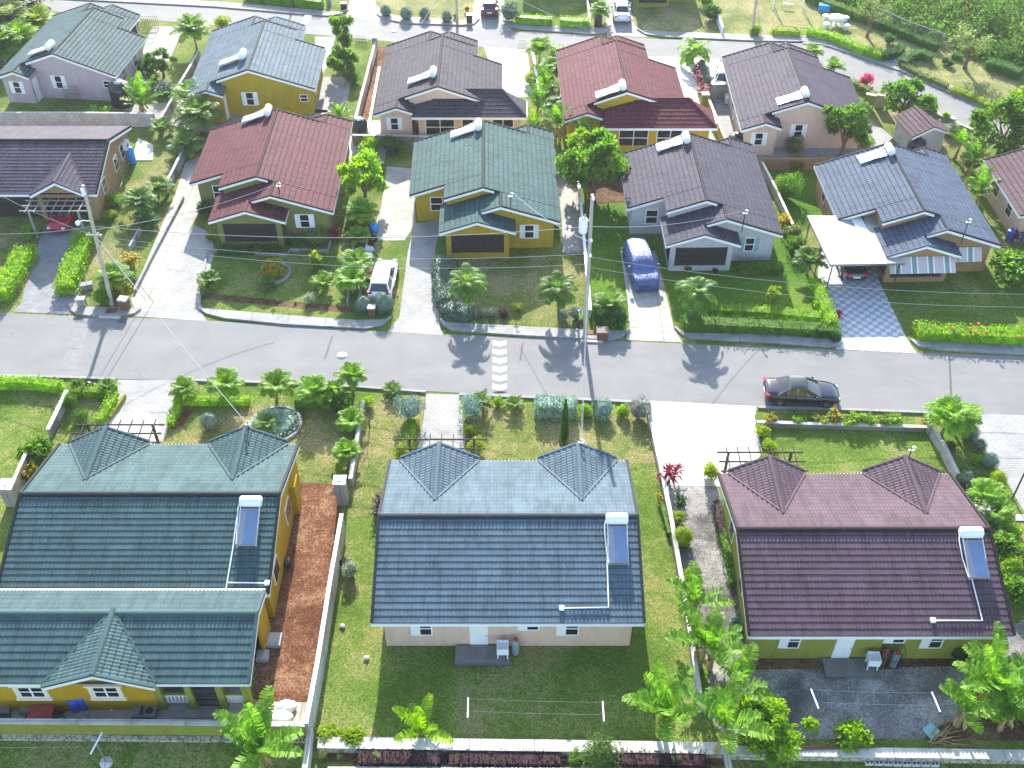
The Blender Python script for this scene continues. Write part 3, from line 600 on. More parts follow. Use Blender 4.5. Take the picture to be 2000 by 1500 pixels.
B4 = M_house('yellow house with red roof and hipped rear veranda', (15.0, 81.4), (0, 14.2), R(181.5), 'red', 'orange', 10.6 / 11.2, .98)
B5 = M_house('beige house with brown roof near the bend of the far street', (29.95, 80.8), (0, 12.8), R(179), 'plum', 'beige', 10.9 / 11.2, 1)
q = G(1922, 312, 2.6)
M5 = M_house('brown roofed house cut off by the right edge', (q.x, q.y), (0, 12.8), R(1), 'farbrown', 'beige', 1, 1)
q = G(1245, 14)
B7 = M_house('olive house cut off by the top edge above the silver car', (q.x - .2, q.y), (2.85, .38), 0, 'plum', 'lime', .75, 1)
B8 = M_house('house shading the lawn at the top edge behind the clipped hedge', (-1.2, 113.5), (0, 0), 0, 'maroon', 'beige', .9, 1)
# ---- rear verandas with hipped roofs (beige and yellow houses)
def veranda(root, L, Rr, yf, yb, zt, zb, mats, wallm, hip=2.1, lh=1.5):
    """lean-to hip roof: eave from world x L to Rr at y=yf height zb; ridge at y=yb height zt; a part of its house"""
    inv = root.matrix_world.inverted() if False else None
    bpy.context.view_layer.update(); M = root.matrix_world.inverted()
    def loc(mb, name, m, parent=root):
        me = mb.mesh(name); me.transform(M); return link(name, me, m, parent)
    a = MB(); n = 7
    for k in range(n):   # stepped courses, each a little narrower
        f0, f1 = k / n, (k + 1) / n; y0 = yf + (yb - yf) * f0; y1 = yf + (yb - yf) * f1; z0 = zb + (zt - zb) * f0; z1 = zb + (zt - zb) * f1
        xl0, xl1 = L + lh * f0, L + lh * f1; xr0, xr1 = Rr - hip * f0, Rr - hip * f1
        a.slope((xl0, y0, z0), (xr0, y0, z0), (xl0, y1, z1), row=.45, wave=.24, seg=3, th=.04)
        a.face([(xr0, y0, z0 + .03), (xr0 - .02, y0, z0 + .03), (xr1, y1, z1 + .03)], uv=[(0, 0), (1, 0), (1, 1)])
    a.face([(Rr, yf, zb + .02), (Rr, yb, zb + .02), (Rr - hip, yb, zt)], uv=[(0, 0), (3, 0), (1.5, 2)])
    a.face([(L, yf, zb + .02), (L + lh, yb, zt), (L + .2, yb, zb + .3)], uv=[(0, 0), (1.5, 2), (3, 0)])
    a.face([(L, yf, zb - .06), (Rr, yf, zb - .06), (Rr, yb, zb - .06), (L, yb, zb - .06)])
    a.cap((Rr, yf, zb + .05), (Rr - hip, yb, zt + .05)); a.cap((L + lh, yb, zt + .06), (Rr - hip, yb, zt + .06))
    loc(a, 'veranda_roof', mats)
    f = MB(); f.board((L, yf - .03, zb + .04), (Rr, yf - .03, zb + .04)); f.board((Rr + .03, yf, zb + .04), (Rr + .03, yb, zb + .04)); loc(f, 'veranda_fascia', WHITE)
    w = MB(); y = yf + .5
    segs = [(L + .5, L + 1.4), (L + 3.9, L + 4.6), (Rr - 2.6, Rr - .5)] if wallm == 'orange' else [(L + .5, L + 1.1), (L + 3.6, L + 4.2), (L + 6.2, L + 6.8), (Rr - 1.1, Rr - .5)]
    for x0, x1 in segs: w.box(x0, y, 0, x1, y + .15, zb - .07)
    w.box(L + .5, y + .01, zb - .35, Rr - .5, y + .14, zb - .07); w.box(L + 1, y + .02, 0, Rr - 1, y + .13, .55)
    w.box(Rr - .65, y + .15, 0, Rr - .5, yb, zb - .07)
    loc(w, 'veranda_wall', WM[wallm]); g = MB(); g.box(L + .6, y + .05, .3, Rr - .6, y + .1, zb - .3); loc(g, 'veranda_screen', GLASS)
    fr = MB()
    for x0, x1 in zip([s_[1] for s_ in segs[:-1]], [s_[0] for s_ in segs[1:]]):
        mx = (x0 + x1) / 2
        for xx in (x0 + .03, mx, x1 - .03): fr.box(xx - .03, y - .01, .5, xx + .03, y + .03, zb - .3)
        fr.box(x0 + .06, y - .008, 1.25, x1 - .06, y + .03, 1.31)
    loc(fr, 'veranda_frame', WHITE)
veranda(B4, 7.6, 17.1, 80.05, 83.0, 3.6, 2.5, RM['red'], 'orange', lh=3.2)
veranda(B3, -8.5, 1.25, 81.85, 84.6, 3.6, 2.5, RM['dark'], 'beige', lh=3.0)
# ------------------------------------------------------------------ front row: ridge along the street, two cross gables towards the street
def F_model(carport=False, W=13.6, D=11.0, fine=True):
    parts = []
    def add(name, mb, key, parent=None): parts.append((name, mb.mesh(name), key, parent))
    h = W / 2; T = .305; zt = 2.7 + D / 2 * T; kw = dict(row=.37, wave=.2, seg=6 if fine else 4, amp=.026, h=.024)
    a = MB(); a.slope((-h, 0, 2.7), (h, 0, 2.7), (-h, D / 2, zt), **kw); a.slope((h, D, 2.7), (-h, D, 2.7), (h, D / 2, zt), **kw)
    c = MB(); c.cap((-h, D / 2, zt + .02), (h, D / 2, zt + .02), .2, .08)
    for x in (-h, h):
        c.bar((x, 0, 2.74), (x, D / 2, zt + .04), .14, .16); c.bar((x, D, 2.74), (x, D / 2, zt + .04), .14, .16)
    gg = []; hw = 2.25; k = .53; zg = 2.7 + hw * k; yb = (zg - 2.7) / T
    for cx in (-3.95, 3.95):
        g = MB(); gg.append(g)
        g.slope((cx - hw, -.25, 2.72), (cx - hw, yb + .4, 2.72), (cx, -.25, zg + .02), row=.37, wave=.2, seg=4, amp=.022, h=.045)
        g.slope((cx + hw, -.25, 2.72), (cx + hw, yb + .4, 2.72), (cx, -.25, zg + .02), row=.37, wave=.2, seg=4, amp=.022, h=.045)
        g.cap((cx, -.3, zg + .05), (cx, yb + .15, zg + .05), .15, .08)
        for s_ in (-1, 1): # valley flashings
            g.bar((cx + s_ * hw, .0, 2.76), (cx, yb + .05, zg + .07), .12, .06); g.bar((cx + s_ * hw, -.25, 2.74), (cx, -.25, zg + .04), .12, .12)
    add('roof', a, 'roof'); add('ridge_cap', c, 'roof', 'roof'); [add('gable_roof', g, 'roof') for g in gg]
    f = MB(); f.board((-h, D + .04, 2.72), (h, D + .04, 2.72), .18, .06)
    for x in (-h - .02, h + .02): f.board((x, 0, 2.72), (x, D / 2, zt), .2, .05, .09); f.board((x, D, 2.72), (x, D / 2, zt), .2, .05, .09)
    for x0, x1 in ((-h, -6.2), (-1.7, 1.7), (6.2, h)): f.board((x0, -.04, 2.72), (x1, -.04, 2.72), .18, .06)
    for cx in (-3.95, 3.95):
        for s_ in (-1, 1): f.board((cx + s_ * hw, -.29, 2.72), (cx, -.29, zg), .2, .05)
    add('fascia', f, 'white')
    w = MB(); x0, x1 = -h + .5, h - .5; y1 = D - .45; zz = lambda y: 2.7 + min(y, D - y) * T - .13
    w.box(x0, y1 - .18, 0, x1, y1, zz(y1))
    for x in (x0, x1 - .18): w.ywall([(.5, 0), (y1 - .18, 0), (y1 - .18, zz(y1 - .18)), (D / 2, zz(D / 2)), (.5, zz(.5))], x)
    if carport:
        w.box(x0 + .18, 2.6, 0, 1.9, 2.75, zz(2.6)); w.box(1.9, 6.2, 0, x1 - .18, 6.35, 3.3); w.box(1.85, .5, 0, 2.2, .85, 2.55); w.box(5.75, .5, 0, x1 - .2, .8, 2.55); w.box(1.9, 2.75, 0, 2.05, 6.2, 2.6)
    else:
        w.box(x0 + .18, .5, 0, x1 - .18, .68, zz(.6))
    for cx in (-3.95, 3.95): w.xwall([(cx - hw + .1, 2.3), (cx + hw - .1, 2.3), (cx + hw - .1, 2.66), (cx, zg - .12), (cx - hw + .1, 2.66)], .1, .15)
    add('wall', w, 'wall')
    def win(x, z, w_, hh, y, s_, sh=0, side=0):
        n = MB(); e = .07; ya, yb_ = sorted((y, y + s_ * .05))
        n.box(x - w_ / 2 - e, ya, z - e, x + w_ / 2 + e, yb_, z); n.box(x - w_ / 2 - e, ya, z + hh, x + w_ / 2 + e, yb_, z + hh + e); n.box(x - w_ / 2 - e, ya, z, x - w_ / 2, yb_, z + hh); n.box(x + w_ / 2, ya, z, x + w_ / 2 + e, yb_, z + hh); n.box(x - w_ / 2, ya, z + hh / 2 - .035, x + w_ / 2, yb_, z + hh / 2 + .035)
        add('window', n, 'white'); kk = len(parts) - 1; gl = MB(); ya, yb2 = sorted((y + s_ * .004, y + s_ * .02)); gl.box(x - w_ / 2, ya, z, x + w_ / 2, yb2, z + hh / 2 - .035); gl.box(x - w_ / 2, ya, z + hh / 2 + .035, x + w_ / 2, yb2, z + hh); add('pane', gl, 'glass', kk)
        if sh:
            m_ = MB(); xa = x + side * (w_ / 2 + e + sh / 2); m_.box(xa - sh / 2, ya, z - .06, xa + sh / 2, yb_, z + hh + .06)
            for i in range(8): m_.box(xa - sh / 2 + .04, yb_, z + .03 + i * hh / 8, xa + sh / 2 - .04, yb_ + .012, z + .07 + i * hh / 8)
            add('shutter', m_, 'white', kk)
    # back wall; the house is turned round, so local +x is the photo's left
    for lx, w_, hh, z, sh in ((2.1, .55, 1.1, 1.05, .42), (7.55, .55, .62, 1.5, .42), (9.55, .6, 1.1, 1.05, .42)): win(h - .5 - lx, z, w_, hh, y1, 1, sh, 1)
    d = MB(); xd = h - .5 - 4.8; d.box(xd - .47, y1, .02, xd + .47, y1 + .05, 2.2)
    for i in (0, 1):
        for j in (0, 1, 2): d.box(xd - .36 + i * .4, y1 + .05, .18 + j * .66, xd - .04 + i * .4, y1 + .062, .7 + j * .66)
    add('door', d, 'white'); kk = len(parts) - 1; d = MB(); d.box(xd - .42, y1 + .05, 1.0, xd - .36, y1 + .11, 1.06); add('door_handle', d, 'metal', kk)
    if not carport:
        for x in (-5.0, -3.2, 0, 3.9): win(x, .95, 1.0, 1.2, .5, -1, .35, 1)
    else:
        gr = MB(); gr.box(x0 + .3, 1.0, .05, 1.8, 1.04, 2.5)
        for i in range(40): gr.box(x0 + .3 + i * .19, .93, .05, x0 + .335 + i * .19, .97, 2.5)
        for z in (.3, 1.1, 1.9): gr.box(x0 + .3, .92, z, 1.8, .98, z + .04)
        add('veranda_grille', gr, 'iron')
    for xx, s_ in ((x1, 1), (x0, -1)):
        for yy in (3.2, 6.8, 8.8):
            n = MB(); xa, xb = sorted((xx, xx + s_ * .05)); n.box(xa, yy - .5, .95, xb, yy + .5, 2.15); add('window', n, 'white'); kk = len(parts) - 1
            gl = MB(); xa, xb = sorted((xx + s_ * .045, xx + s_ * .06)); gl.box(xa, yy - .43, 1.02, xb, yy + .43, 1.52); gl.box(xa, yy - .43, 1.58, xb, yy + .43, 2.08); add('pane', gl, 'glass', kk)
    # pergola before the carport gable
    p = MB(); cx = 3.95
    for y in (-.5, -1.25, -2.0): p.box(cx - 2.6, y - .028, 2.36, cx + 2.6, y + .028, 2.46)
    for i in range(7): x = cx - 2.05 + i * .68; p.box(x - .024, -2.35, 2.46, x + .024, -.3, 2.54)
    for x in (cx - 1.9, cx + 1.9): p.box(x - .07, -2.1, 0, x + .07, -1.95, 2.34)
    add('pergola', p, 'pergola')
    return parts
FP = F_model(); FPC = F_model(True, fine=False)
def F_house(label, x0, y0, rz, roof, wall, parts=FP, sx=1, sy=1, **ex):
    r = thing('bungalow', (x0, y0, 0), label, 'house', HOUSES, rz, (sx, sy, 1))
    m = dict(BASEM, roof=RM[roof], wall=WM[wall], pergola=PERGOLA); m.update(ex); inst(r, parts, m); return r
F2 = F_house('beige house with blue grey roof at the bottom centre', -.2, 42.1, R(180), 'slate', 'beige')
F3 = F_house('lime green house with brown roof at the lower right', 18.25, 41.1, R(180), 'brown', 'lime', sx=13.1 / 13.6, sy=10.75 / 11)
F1 = F_house('large yellow house with dark green roof and rear extension', -19.4, 43.4, R(180), 'green', 'amber', sx=13.9 / 13.6, sy=10.55 / 11)
M0 = F_house('tan house with purple brown roof and a red car under its pergola', -38.35, 69.8, 0, 'plum', 'brick', FPC, sx=13.3 / 13.6, sy=10.2 / 11, pergola=plain('pale_pergola', (.24, .245, .235)))
# ---- rear extension of the large yellow house
def extension():
    e = F1; bpy.context.view_layer.update(); M = e.matrix_world.inverted()
    def loc(mb, name, m, parent=e, lab=None):
        me = mb.mesh(name); me.transform(M); return link(name, me, m, parent)
    xl, xr = -27.5, -12.55; yf, yr, yb = 27.75, 31.05, 32.75; ze, zt = 2.6, 3.62; zb = 3.1
    kw = dict(row=.37, wave=.2, seg=6, amp=.026, h=.024)
    a = MB(); a.slope((xl, yf, ze), (xr, yf, ze), (xl, yr, zt), **kw); a.slope((xl, yb, zb), (xr, yb, zb), (xl, yr, zt), **kw)
    a.cap((xl, yr, zt + .02), (xr, yr, zt + .02), .2, .08); a.bar((xr, yf, ze + .04), (xr, yr, zt + .04), .14, .14); a.bar((xr, yb, zb + .04), (xr, yr, zt + .04), .14, .14)
    loc(a, 'extension_roof', RM['green'])
    f = MB(); f.board((xl, yf - .04, ze + .03), (-22.2, yf - .04, ze + .03), .16); f.board((-17.0, yf - .04, ze + .03), (xr, yf - .04, ze + .03), .16); f.board((xr + .03, yf, ze), (xr + .03, yr, zt), .2, .05, .08); f.board((xr + .03, yb, zb), (xr + .03, yr, zt), .2, .05, .08)
    f.bar((xl, 32.84, 3.02), (xr, 32.84, 3.02), .14, .12); loc(f, 'extension_fascia', WHITE)
    cx = -19.68; hw = 2.68; k = .40; zg = ze + hw * k; g = MB(); yv = yf + (zg - ze) / ((zt - ze) / (yr - yf))
    for s_ in (-1, 1):
        g.slope((cx + s_ * hw, yf - .2, ze + .02), (cx + s_ * hw, yv + .1, ze + .02), (cx, yf - .2, zg + .02), row=.37, wave=.2, seg=4, amp=.022, h=.045)
        g.bar((cx + s_ * hw, yf, ze + .06), (cx, yv, zg + .06), .12, .06); g.bar((cx + s_ * hw, yf - .2, ze + .04), (cx, yf - .2, zg + .04), .14, .12)
    g.cap((cx, yf - .25, zg + .05), (cx, yv, zg + .05), .15, .08); loc(g, 'gable_roof', RM['green'])
    f = MB()
    for s_ in (-1, 1): f.board((cx + s_ * hw, yf - .24, ze + .02), (cx, yf - .24, zg), .2, .05)
    loc(f, 'gable_fascia', WHITE)
    w = MB(); y = yf + .4
    w.xwall([(xl, 0), (-17.35, 0), (-17.35, ze - .1), (cx + 2.4, ze - .1), (cx, zg - .15), (cx - 2.4, ze - .1), (xl, ze - .1)], y - .3)
    w.box(-17.53, y - .12, 0, -17.35, 32.2, ze); w.ywall([(y + 3, 0), (32.7, 0), (32.7, 2.7), (yr, 3.4), (y + 3, 3.15)], xr - .32); w.box(-17.35, y + 2.9, 0, xr - .65, y + 3.05, 2.6)
    loc(w, 'extension_wall', WM['amber'])
    p = MB()
    for x in (-17.35, -15.85, -14.35, xr - .55): p.box(x, y - .25, .02, x + .32, y + .1, 2.5); p.box(x - .05, y - .3, .02, x + .37, y + .15, .3)
    p.box(-17.03, y - .1, 1.0, -15.85, y + .05, 1.1); p.box(-14.03, y - .1, 1.0, xr - .55, y + .05, 1.1); loc(p, 'porch_column', WM['lime'])
    for x0, x1 in ((-17.03, -15.85), (-14.03, xr - .55)):
        bl = MB(); bl.box(x0, y - .08, .3, x1, y - .02, .42); bl.box(x0, y - .08, .9, x1, y - .02, 1.0); n = 6
        for i in range(n):
            x = x0 + (i + .5) * (x1 - x0) / n
            bl.lathe([(.035, .42), (.085, .55), (.05, .68), (.035, .72), (.085, .8), (.04, .9)], (x, y - .05, 0), 10)
        loc(bl, 'balustrade', WHITE)
    ir = MB(); ir.box(-17.0, y + 2.0, .05, xr - .6, y + 2.05, 2.5); loc(ir, 'porch_screen', IRON); ir = MB()
    for i in range(14): x = -15.5 + i * .085; ir.box(x, y - .12, .1, x + .025, y - .1, 2.35)
    for i in range(5): ir.box(-15.5, y - .13, .12 + i * .52, -14.35, y - .09, .16 + i * .52)
    loc(ir, 'porch_gate', IRON)
    for x0 in (-17.0, -14.0):
        ir = MB(); ir.box(x0, y + .021, 2.3, x0 + 1.12, y + .039, 2.34)
        for i in range(11): x = x0 + i * .11; ir.box(x, y + .02, 1.1, x + .02, y + .04, 2.45)
        loc(ir, 'porch_grille', IRON)
    wf = MB(); wx = -19.6; ys = y - .3
    def frame(x, z, w_, h_):
        wf.box(x - w_ / 2 - .25, ys - .12, z - .16, x + w_ / 2 + .25, ys, z); wf.box(x - w_ / 2 - .28, ys - .14, z + h_, x + w_ / 2 + .28, ys, z + h_ + .14)
        wf.box(x - w_ / 2 - .18, ys - .08, z, x - w_ / 2, ys, z + h_); wf.box(x + w_ / 2, ys - .08, z, x + w_ / 2 + .18, ys, z + h_)
    frame(wx, 1.25, 1.25, 1.0); frame(-23.2, 1.25, 1.25, 1.0); o = loc(wf, 'window', CREAM)
    for x in (wx, -23.2):
        sa = MB(); sa.box(x - .625, ys - .05, 1.25, x + .625, ys - .004, 1.31); sa.box(x - .625, ys - .05, 2.19, x + .625, ys - .004, 2.25); sa.box(x - .625, ys - .05, 1.31, x - .565, ys - .004, 2.19); sa.box(x + .565, ys - .05, 1.31, x + .625, ys - .004, 2.19); sa.box(x - .04, ys - .055, 1.31, x + .04, ys - .004, 2.19); sa.box(x - .565, ys - .052, 1.71, x + .565, ys - .004, 1.77)
        loc(sa, 'sash', WHITE, o).matrix_parent_inverse = Matrix(); gl = MB(); gl.box(x - .565, ys - .03, 1.31, x + .565, ys - .006, 2.19); loc(gl, 'pane', GLASS, o)
extension()
# garage end wall of the yellow house towards the red earth (front wing wall)
bpy.context.view_layer.update(); sw = MB(); sw.ywall([(33.3, 0), (42.9, 0), (42.9, 2.66), (38.15, 4.12), (33.3, 2.72)], -12.9, .28); mm = sw.mesh('side_wall'); mm.transform(F1.matrix_world.inverted()); sw = link('side_wall', mm, WM['amber'], F1)
for yy in (35.2, 39.3):
    a = MB(); a.box(-12.62, yy - .6, 1.0, -12.56, yy + .6, 2.25); mm = a.mesh('window'); mm.transform(F1.matrix_world.inverted()); a = link('window', mm, CREAM, F1); b = MB(); b.box(-12.57, yy - .5, 1.1, -12.545, yy - .03, 2.15); b.box(-12.57, yy + .03, 1.1, -12.545, yy + .5, 2.15); mm = b.mesh('pane'); mm.transform(F1.matrix_world.inverted()); link('pane', mm, GLASS, a)
me = MB(); me.box(-12.95, 40.4, 0, -12.3, 41.3, 2.3); me.box(-13.0, 40.35, 2.3, -12.25, 41.35, 2.42); mm = me.mesh('side_pier'); mm.transform(F1.matrix_world.inverted()); link('side_pier', mm, WM['amber'], F1)
# ---- small shed behind the slate house
s_ = thing('garden_shed', G(1790, 285), 'small shed with brown tiled gable roof beside the street wall', 'shed', rz=R(12))
a = MB(); hw = 1.75
for k in (-1, 1): a.slope((k * hw, -1.7, 2.0), (k * hw, 1.9, 2.0), (0, -1.7, 2.75), row=.37, wave=.24, seg=3)
a.cap((0, -1.75, 2.77), (0, 1.95, 2.77)); a.build('roof', RM['farbrown'], s_)
a = MB(); a.xwall([(-1.45, 0), (1.45, 0), (1.45, 2.0), (0, 2.62), (-1.45, 2.0)], -1.3); a.xwall([(-1.45, 0), (1.45, 0), (1.45, 2.0), (0, 2.62), (-1.45, 2.0)], 1.4); a.box(-1.45, -1.12, 0, -1.3, 1.4, 2.0); a.box(1.3, -1.12, 0, 1.45, 1.4, 2.0); a.build('wall', WM['grey'], s_)
a = MB()
for k in (-1, 1): a.board((k * hw, -1.73, 2.0), (0, -1.73, 2.75), .16)
a.build('fascia', WHITE, s_)
# ------------------------------------------------------------------ plants
rnd = random.Random(7)
def quad_leaf(mb, p, d, n, l, w, fold=.0):
    """one leaf: rhombus from p along d, face normal near n"""
    s_ = d.cross(n)
    if s_.length < 1e-4: return
    s_.normalize(); nn = s_.cross(d).normalized()
    m_ = p + d * (l * .45) + nn * (l * .06)
    b = len(mb.v); mb.v += [tuple(p), tuple(m_ + s_ * (w / 2)), tuple(p + d * l - nn * (l * .08)), tuple(m_ - s_ * (w / 2))]
    mb.f.append((b, b + 1, b + 2, b + 3)); mb.sm.append(False); mb.uv.append(None)
def rv(r): 
    while True:
        v = V((r.uniform(-1, 1), r.uniform(-1, 1), r.uniform(-1, 1)))
        if .05 < v.length < 1: return v.normalized()
def blob(mb, r, c, rad, n, l, w, droop=.25, inner=.7, zmin=-.75):
    """leaves through the outer shell of an ellipsoid"""
    c = V(c); rad = V(rad)
    for _ in range(n):
        d = rv(r)
        if d.z < zmin: d.z = -d.z
        k = r.uniform(inner, 1.03); p = c + V((d.x * rad.x, d.y * rad.y, d.z * rad.z)) * k
        o = (d + rv(r) * .9).normalized(); ld_ = (rv(r) + d * .5 + V((0, 0, -droop))).normalized(); f = r.uniform(.65, 1.25)
        quad_leaf(mb, p, ld_, o, l * f, w * f)
def core(mb, c, rad, r, n=10, bumpy=.12):
    c = V(c); rows = []
    for i in range(7):
        th = math.pi * i / 6; row = []
        for k in range(n):
            a = 6.28318 * k / n; q = 1 + r.uniform(-bumpy, bumpy)
            row.append(c + V((rad[0] * math.sin(th) * math.cos(a) * q, rad[1] * math.sin(th) * math.sin(a) * q, rad[2] * math.cos(th) * q)))
        rows.append(row)
    mb.grid(rows, True, True)
def m_ball(seed, n=900, l=.13, w=.07):          # clipped ball, unit radius, standing on z=0
    r = random.Random(seed); mb = MB(); core(mb, (0, 0, .95), (.86, .86, .86), r)
    blob(mb, r, (0, 0, .95), (1, 1, .95), n, l, w, .1, .9, -.95); return mb.mesh('ball')
def m_bush(seed, n=1000, l=.2, w=.11, lumps=9, droop=.25, flat=.8):   # loose bush about radius 1, height 1.6
    r = random.Random(seed); mb = MB(); core(mb, (0, 0, .62), (.55, .55, .5), r)
    for i in range(lumps):
        a = 6.283 * i / lumps + r.uniform(-.4, .4); q = r.uniform(.3, .62) if i else 0; s_ = r.uniform(.34, .52)
        blob(mb, r, (math.cos(a) * q, math.sin(a) * q, r.uniform(.45, 1.05) if i else 1.1), (s_, s_, s_ * flat), n // lumps, l, w, droop, .55, -.8)
    return mb.mesh('bush')
def m_crown(seed, n=3400, l=.16, w=.095, lumps=22, open_=.0):   # tree crown radius 1 around origin
    r = random.Random(seed); mb = MB()
    for i in range(lumps):
        d = rv(r); d.z = d.z * .8 + .1; q = r.uniform(.35, .98); s_ = r.uniform(.16, .40) * (1.12 - q * .25) * (1 - open_ * .3)
        blob(mb, r, d * q, (s_, s_, s_ * .75), n // lumps, l, w, .3, .35, -.9)
    return mb.mesh('crown')
def m_limbs(seed, h=1.0):
    """trunk and limbs from the ground to a crown centred at z=1 (unit crown radius .6)"""
    r = random.Random(seed); mb = MB(); f = .42 * h
    mb.tube([(0, 0, 0), (.02, .01, f * .5), (.0, .03, f)], [.062, .05, .045], 7)
    for i in range(6):
        a = i * 1.05 + r.uniform(-.3, .3); e = V((math.cos(a) * r.uniform(.2, .4), math.sin(a) * r.uniform(.2, .4), h * r.uniform(.85, 1.2)))
        m_ = V((e.x * .35, e.y * .35, (f + e.z) / 2)); mb.tube([(0, .02, f * .93), m_, e], [.034, .022, .008], 5, False)
    return mb.mesh('trunk')
def frond(mb, r, base, az, el, L, leaf_l, leaf_w, n, bend=1.1, vee=.35, twist=0):
    """arched feather frond"""
    pts = []; p = V(base); e = el; st = L / n
    for i in range(n + 1):
        d = V((math.cos(az) * math.cos(e), math.sin(az) * math.cos(e), math.sin(e))); pts.append((p.copy(), d)); p = p + d * st; e -= bend / n * (.5 + i / n); az += twist / n
    for i, (q, d) in enumerate(pts):
        sd_ = d.cross(V((0, 0, 1)));
        if sd_.length < .05: sd_ = V((-math.sin(az), math.cos(az), 0))
        sd_.normalize(); u = sd_.cross(d).normalized()
        if i < len(pts) - 1:
            q2 = pts[i + 1][0]; b = len(mb.v); wv = .022 * (1 - i / n) + .006
            mb.v += [tuple(q - sd_ * wv), tuple(q + sd_ * wv), tuple(q2 + sd_ * wv), tuple(q2 - sd_ * wv)]; mb.f.append((b, b + 1, b + 2, b + 3)); mb.sm.append(False); mb.uv.append(None)
        if i < 1: continue
        k = math.sin(math.pi * min(1, (i / n) * .85 + .12)); ll = leaf_l * (.35 + .75 * k)
        for s_ in (-1, 1):
            dd = (sd_ * s_ * 1.0 + d * .75 + u * vee + V((0, 0, -.25)) + rv(r) * .12).normalized()
            nn = (u + sd_ * -s_ * .3).normalized(); w_ = leaf_w; p2 = q + dd * ll * .55; p3 = p2 + (dd + V((0, 0, -.45))).normalized() * ll * .5
            pr = dd.cross(nn).normalized() * (w_ / 2); b = len(mb.v)
            mb.v += [tuple(q - pr * .6), tuple(q + pr * .6), tuple(p2 + pr), tuple(p2 - pr), tuple(p3)]
            mb.f.append((b, b + 1, b + 2, b + 3)); mb.f.append((b + 3, b + 2, b + 4)); mb.sm += [False, False]; mb.uv += [None, None]
def m_palm(seed, nf=19, L=1.15, leaf_l=.42, leaf_w=.085, n=14, lo=.5, hi=1.4, bend=1.25):   # fronds rising from the origin
    r = random.Random(seed); mb = MB()
    for i in range(nf):
        az = i * 2.39996 + r.uniform(-.25, .25); el = lo + (hi - lo) * (i / max(1, nf - 1)) + r.uniform(-.1, .1)
        frond(mb, r, (0, 0, 0), az, el, L * r.uniform(.85, 1.1), leaf_l, leaf_w, n, bend * r.uniform(.8, 1.15), .35, r.uniform(-.3, .3))
    return mb.mesh('palm_fronds')
def m_banana(seed, nl=8, L=1.12, w=.37, lean=2.3):
    """banana leaves: long blades, torn into strips, rising from the origin"""
    r = random.Random(seed); mb = MB()
    for i in range(nl):
        az = i * 2.39996 + r.uniform(-.3, .3); az += .55 * math.sin(lean - az); e = .5 + .95 * (i / (nl - 1)) + r.uniform(-.12, .12); ll = L * r.uniform(.75, 1.12); n = 22; p = V((0, 0, 0)); pts = []; bend = r.uniform(.5, 1.25); torn = r.uniform(.35, .95)
        for k in range(n + 1):
            d = V((math.cos(az) * math.cos(e), math.sin(az) * math.cos(e), math.sin(e))); pts.append((p.copy(), d)); p = p + d * (ll / n); e -= bend / n * (.25 + 1.2 * k / n)
        for k in range(n):
            q, d = pts[k]; q2, d2 = pts[k + 1]; sd_ = d.cross(V((0, 0, 1)))
            if sd_.length < .08: sd_ = V((-math.sin(az), math.cos(az), 0))
            sd_.normalize(); u = sd_.cross(d).normalized(); wr = .016 * (1 - k / n) + .004; b = len(mb.v)
            mb.v += [tuple(q - sd_ * wr), tuple(q + sd_ * wr), tuple(q2 + sd_ * wr), tuple(q2 - sd_ * wr)]; mb.f.append((b, b + 1, b + 2, b + 3)); mb.sm.append(False); mb.uv.append(None)
            if k < 2: continue
            f = math.sin(math.pi * (k - 1.4) / (n - .6)) ** .6; f2 = math.sin(math.pi * max(.02, (k - .4)) / (n - .6)) ** .6 if k < n - 1 else .15
            for s_ in (-1, 1):
                gap = r.uniform(.1, .6) if r.random() < torn else 0; dr = r.uniform(-.55, .2)
                o1 = sd_ * s_ * (w * f * .5) + u * (w * f * (.18 + dr * .5)) + d * .03; o2 = sd_ * s_ * (w * f2 * .5) + u * (w * f2 * (.18 + dr * .5)) + d * .03
                a1 = q; a2 = q2.lerp(q, gap * .15); e2 = (q2 + o2).lerp(q + o1, gap); b = len(mb.v)
                mb.v += [tuple(a1), tuple(a2), tuple(e2), tuple(q + o1)]; mb.f.append((b, b + 1, b + 2, b + 3)); mb.sm.append(False); mb.uv.append(None)
    return mb.mesh('banana_leaves')
def m_rosette(seed, stems=4, nl=16, l=.5, w=.09, h=.9):
    """several canes, each with a head of strap leaves (cordyline, croton, dracaena); about 1 m high"""
    r = random.Random(seed); mb = MB()
    for s_ in range(stems):
        a = 6.283 * s_ / stems + r.uniform(-.5, .5); q = r.uniform(.05, .3) if stems > 1 else 0; top = V((math.cos(a) * q, math.sin(a) * q, h * r.uniform(.55, 1.0)))
        mb.tube([(math.cos(a) * q * .4, math.sin(a) * q * .4, 0), top], [.02, .014], 4, False)
        for i in range(nl):
            az = i * 2.4 + r.uniform(-.3, .3); e = r.uniform(-.35, 1.25); d = V((math.cos(az) * math.cos(e), math.sin(az) * math.cos(e), math.sin(e))); p = top - V((0, 0, r.uniform(0, .32 * h)))
            ll = l * r.uniform(.7, 1.1); m_ = p + d * ll * .55; p3 = m_ + (d + V((0, 0, -.6))).normalized() * ll * .5; sd_ = d.cross(V((0, 0, 1))).normalized() * (w / 2); b = len(mb.v)
            mb.v += [tuple(p - sd_ * .4), tuple(p + sd_ * .4), tuple(m_ + sd_), tuple(m_ - sd_), tuple(p3)]; mb.f.append((b, b + 1, b + 2, b + 3)); mb.f.append((b + 3, b + 2, b + 4)); mb.sm += [False] * 2; mb.uv += [None] * 2
    return mb.mesh('rosette')
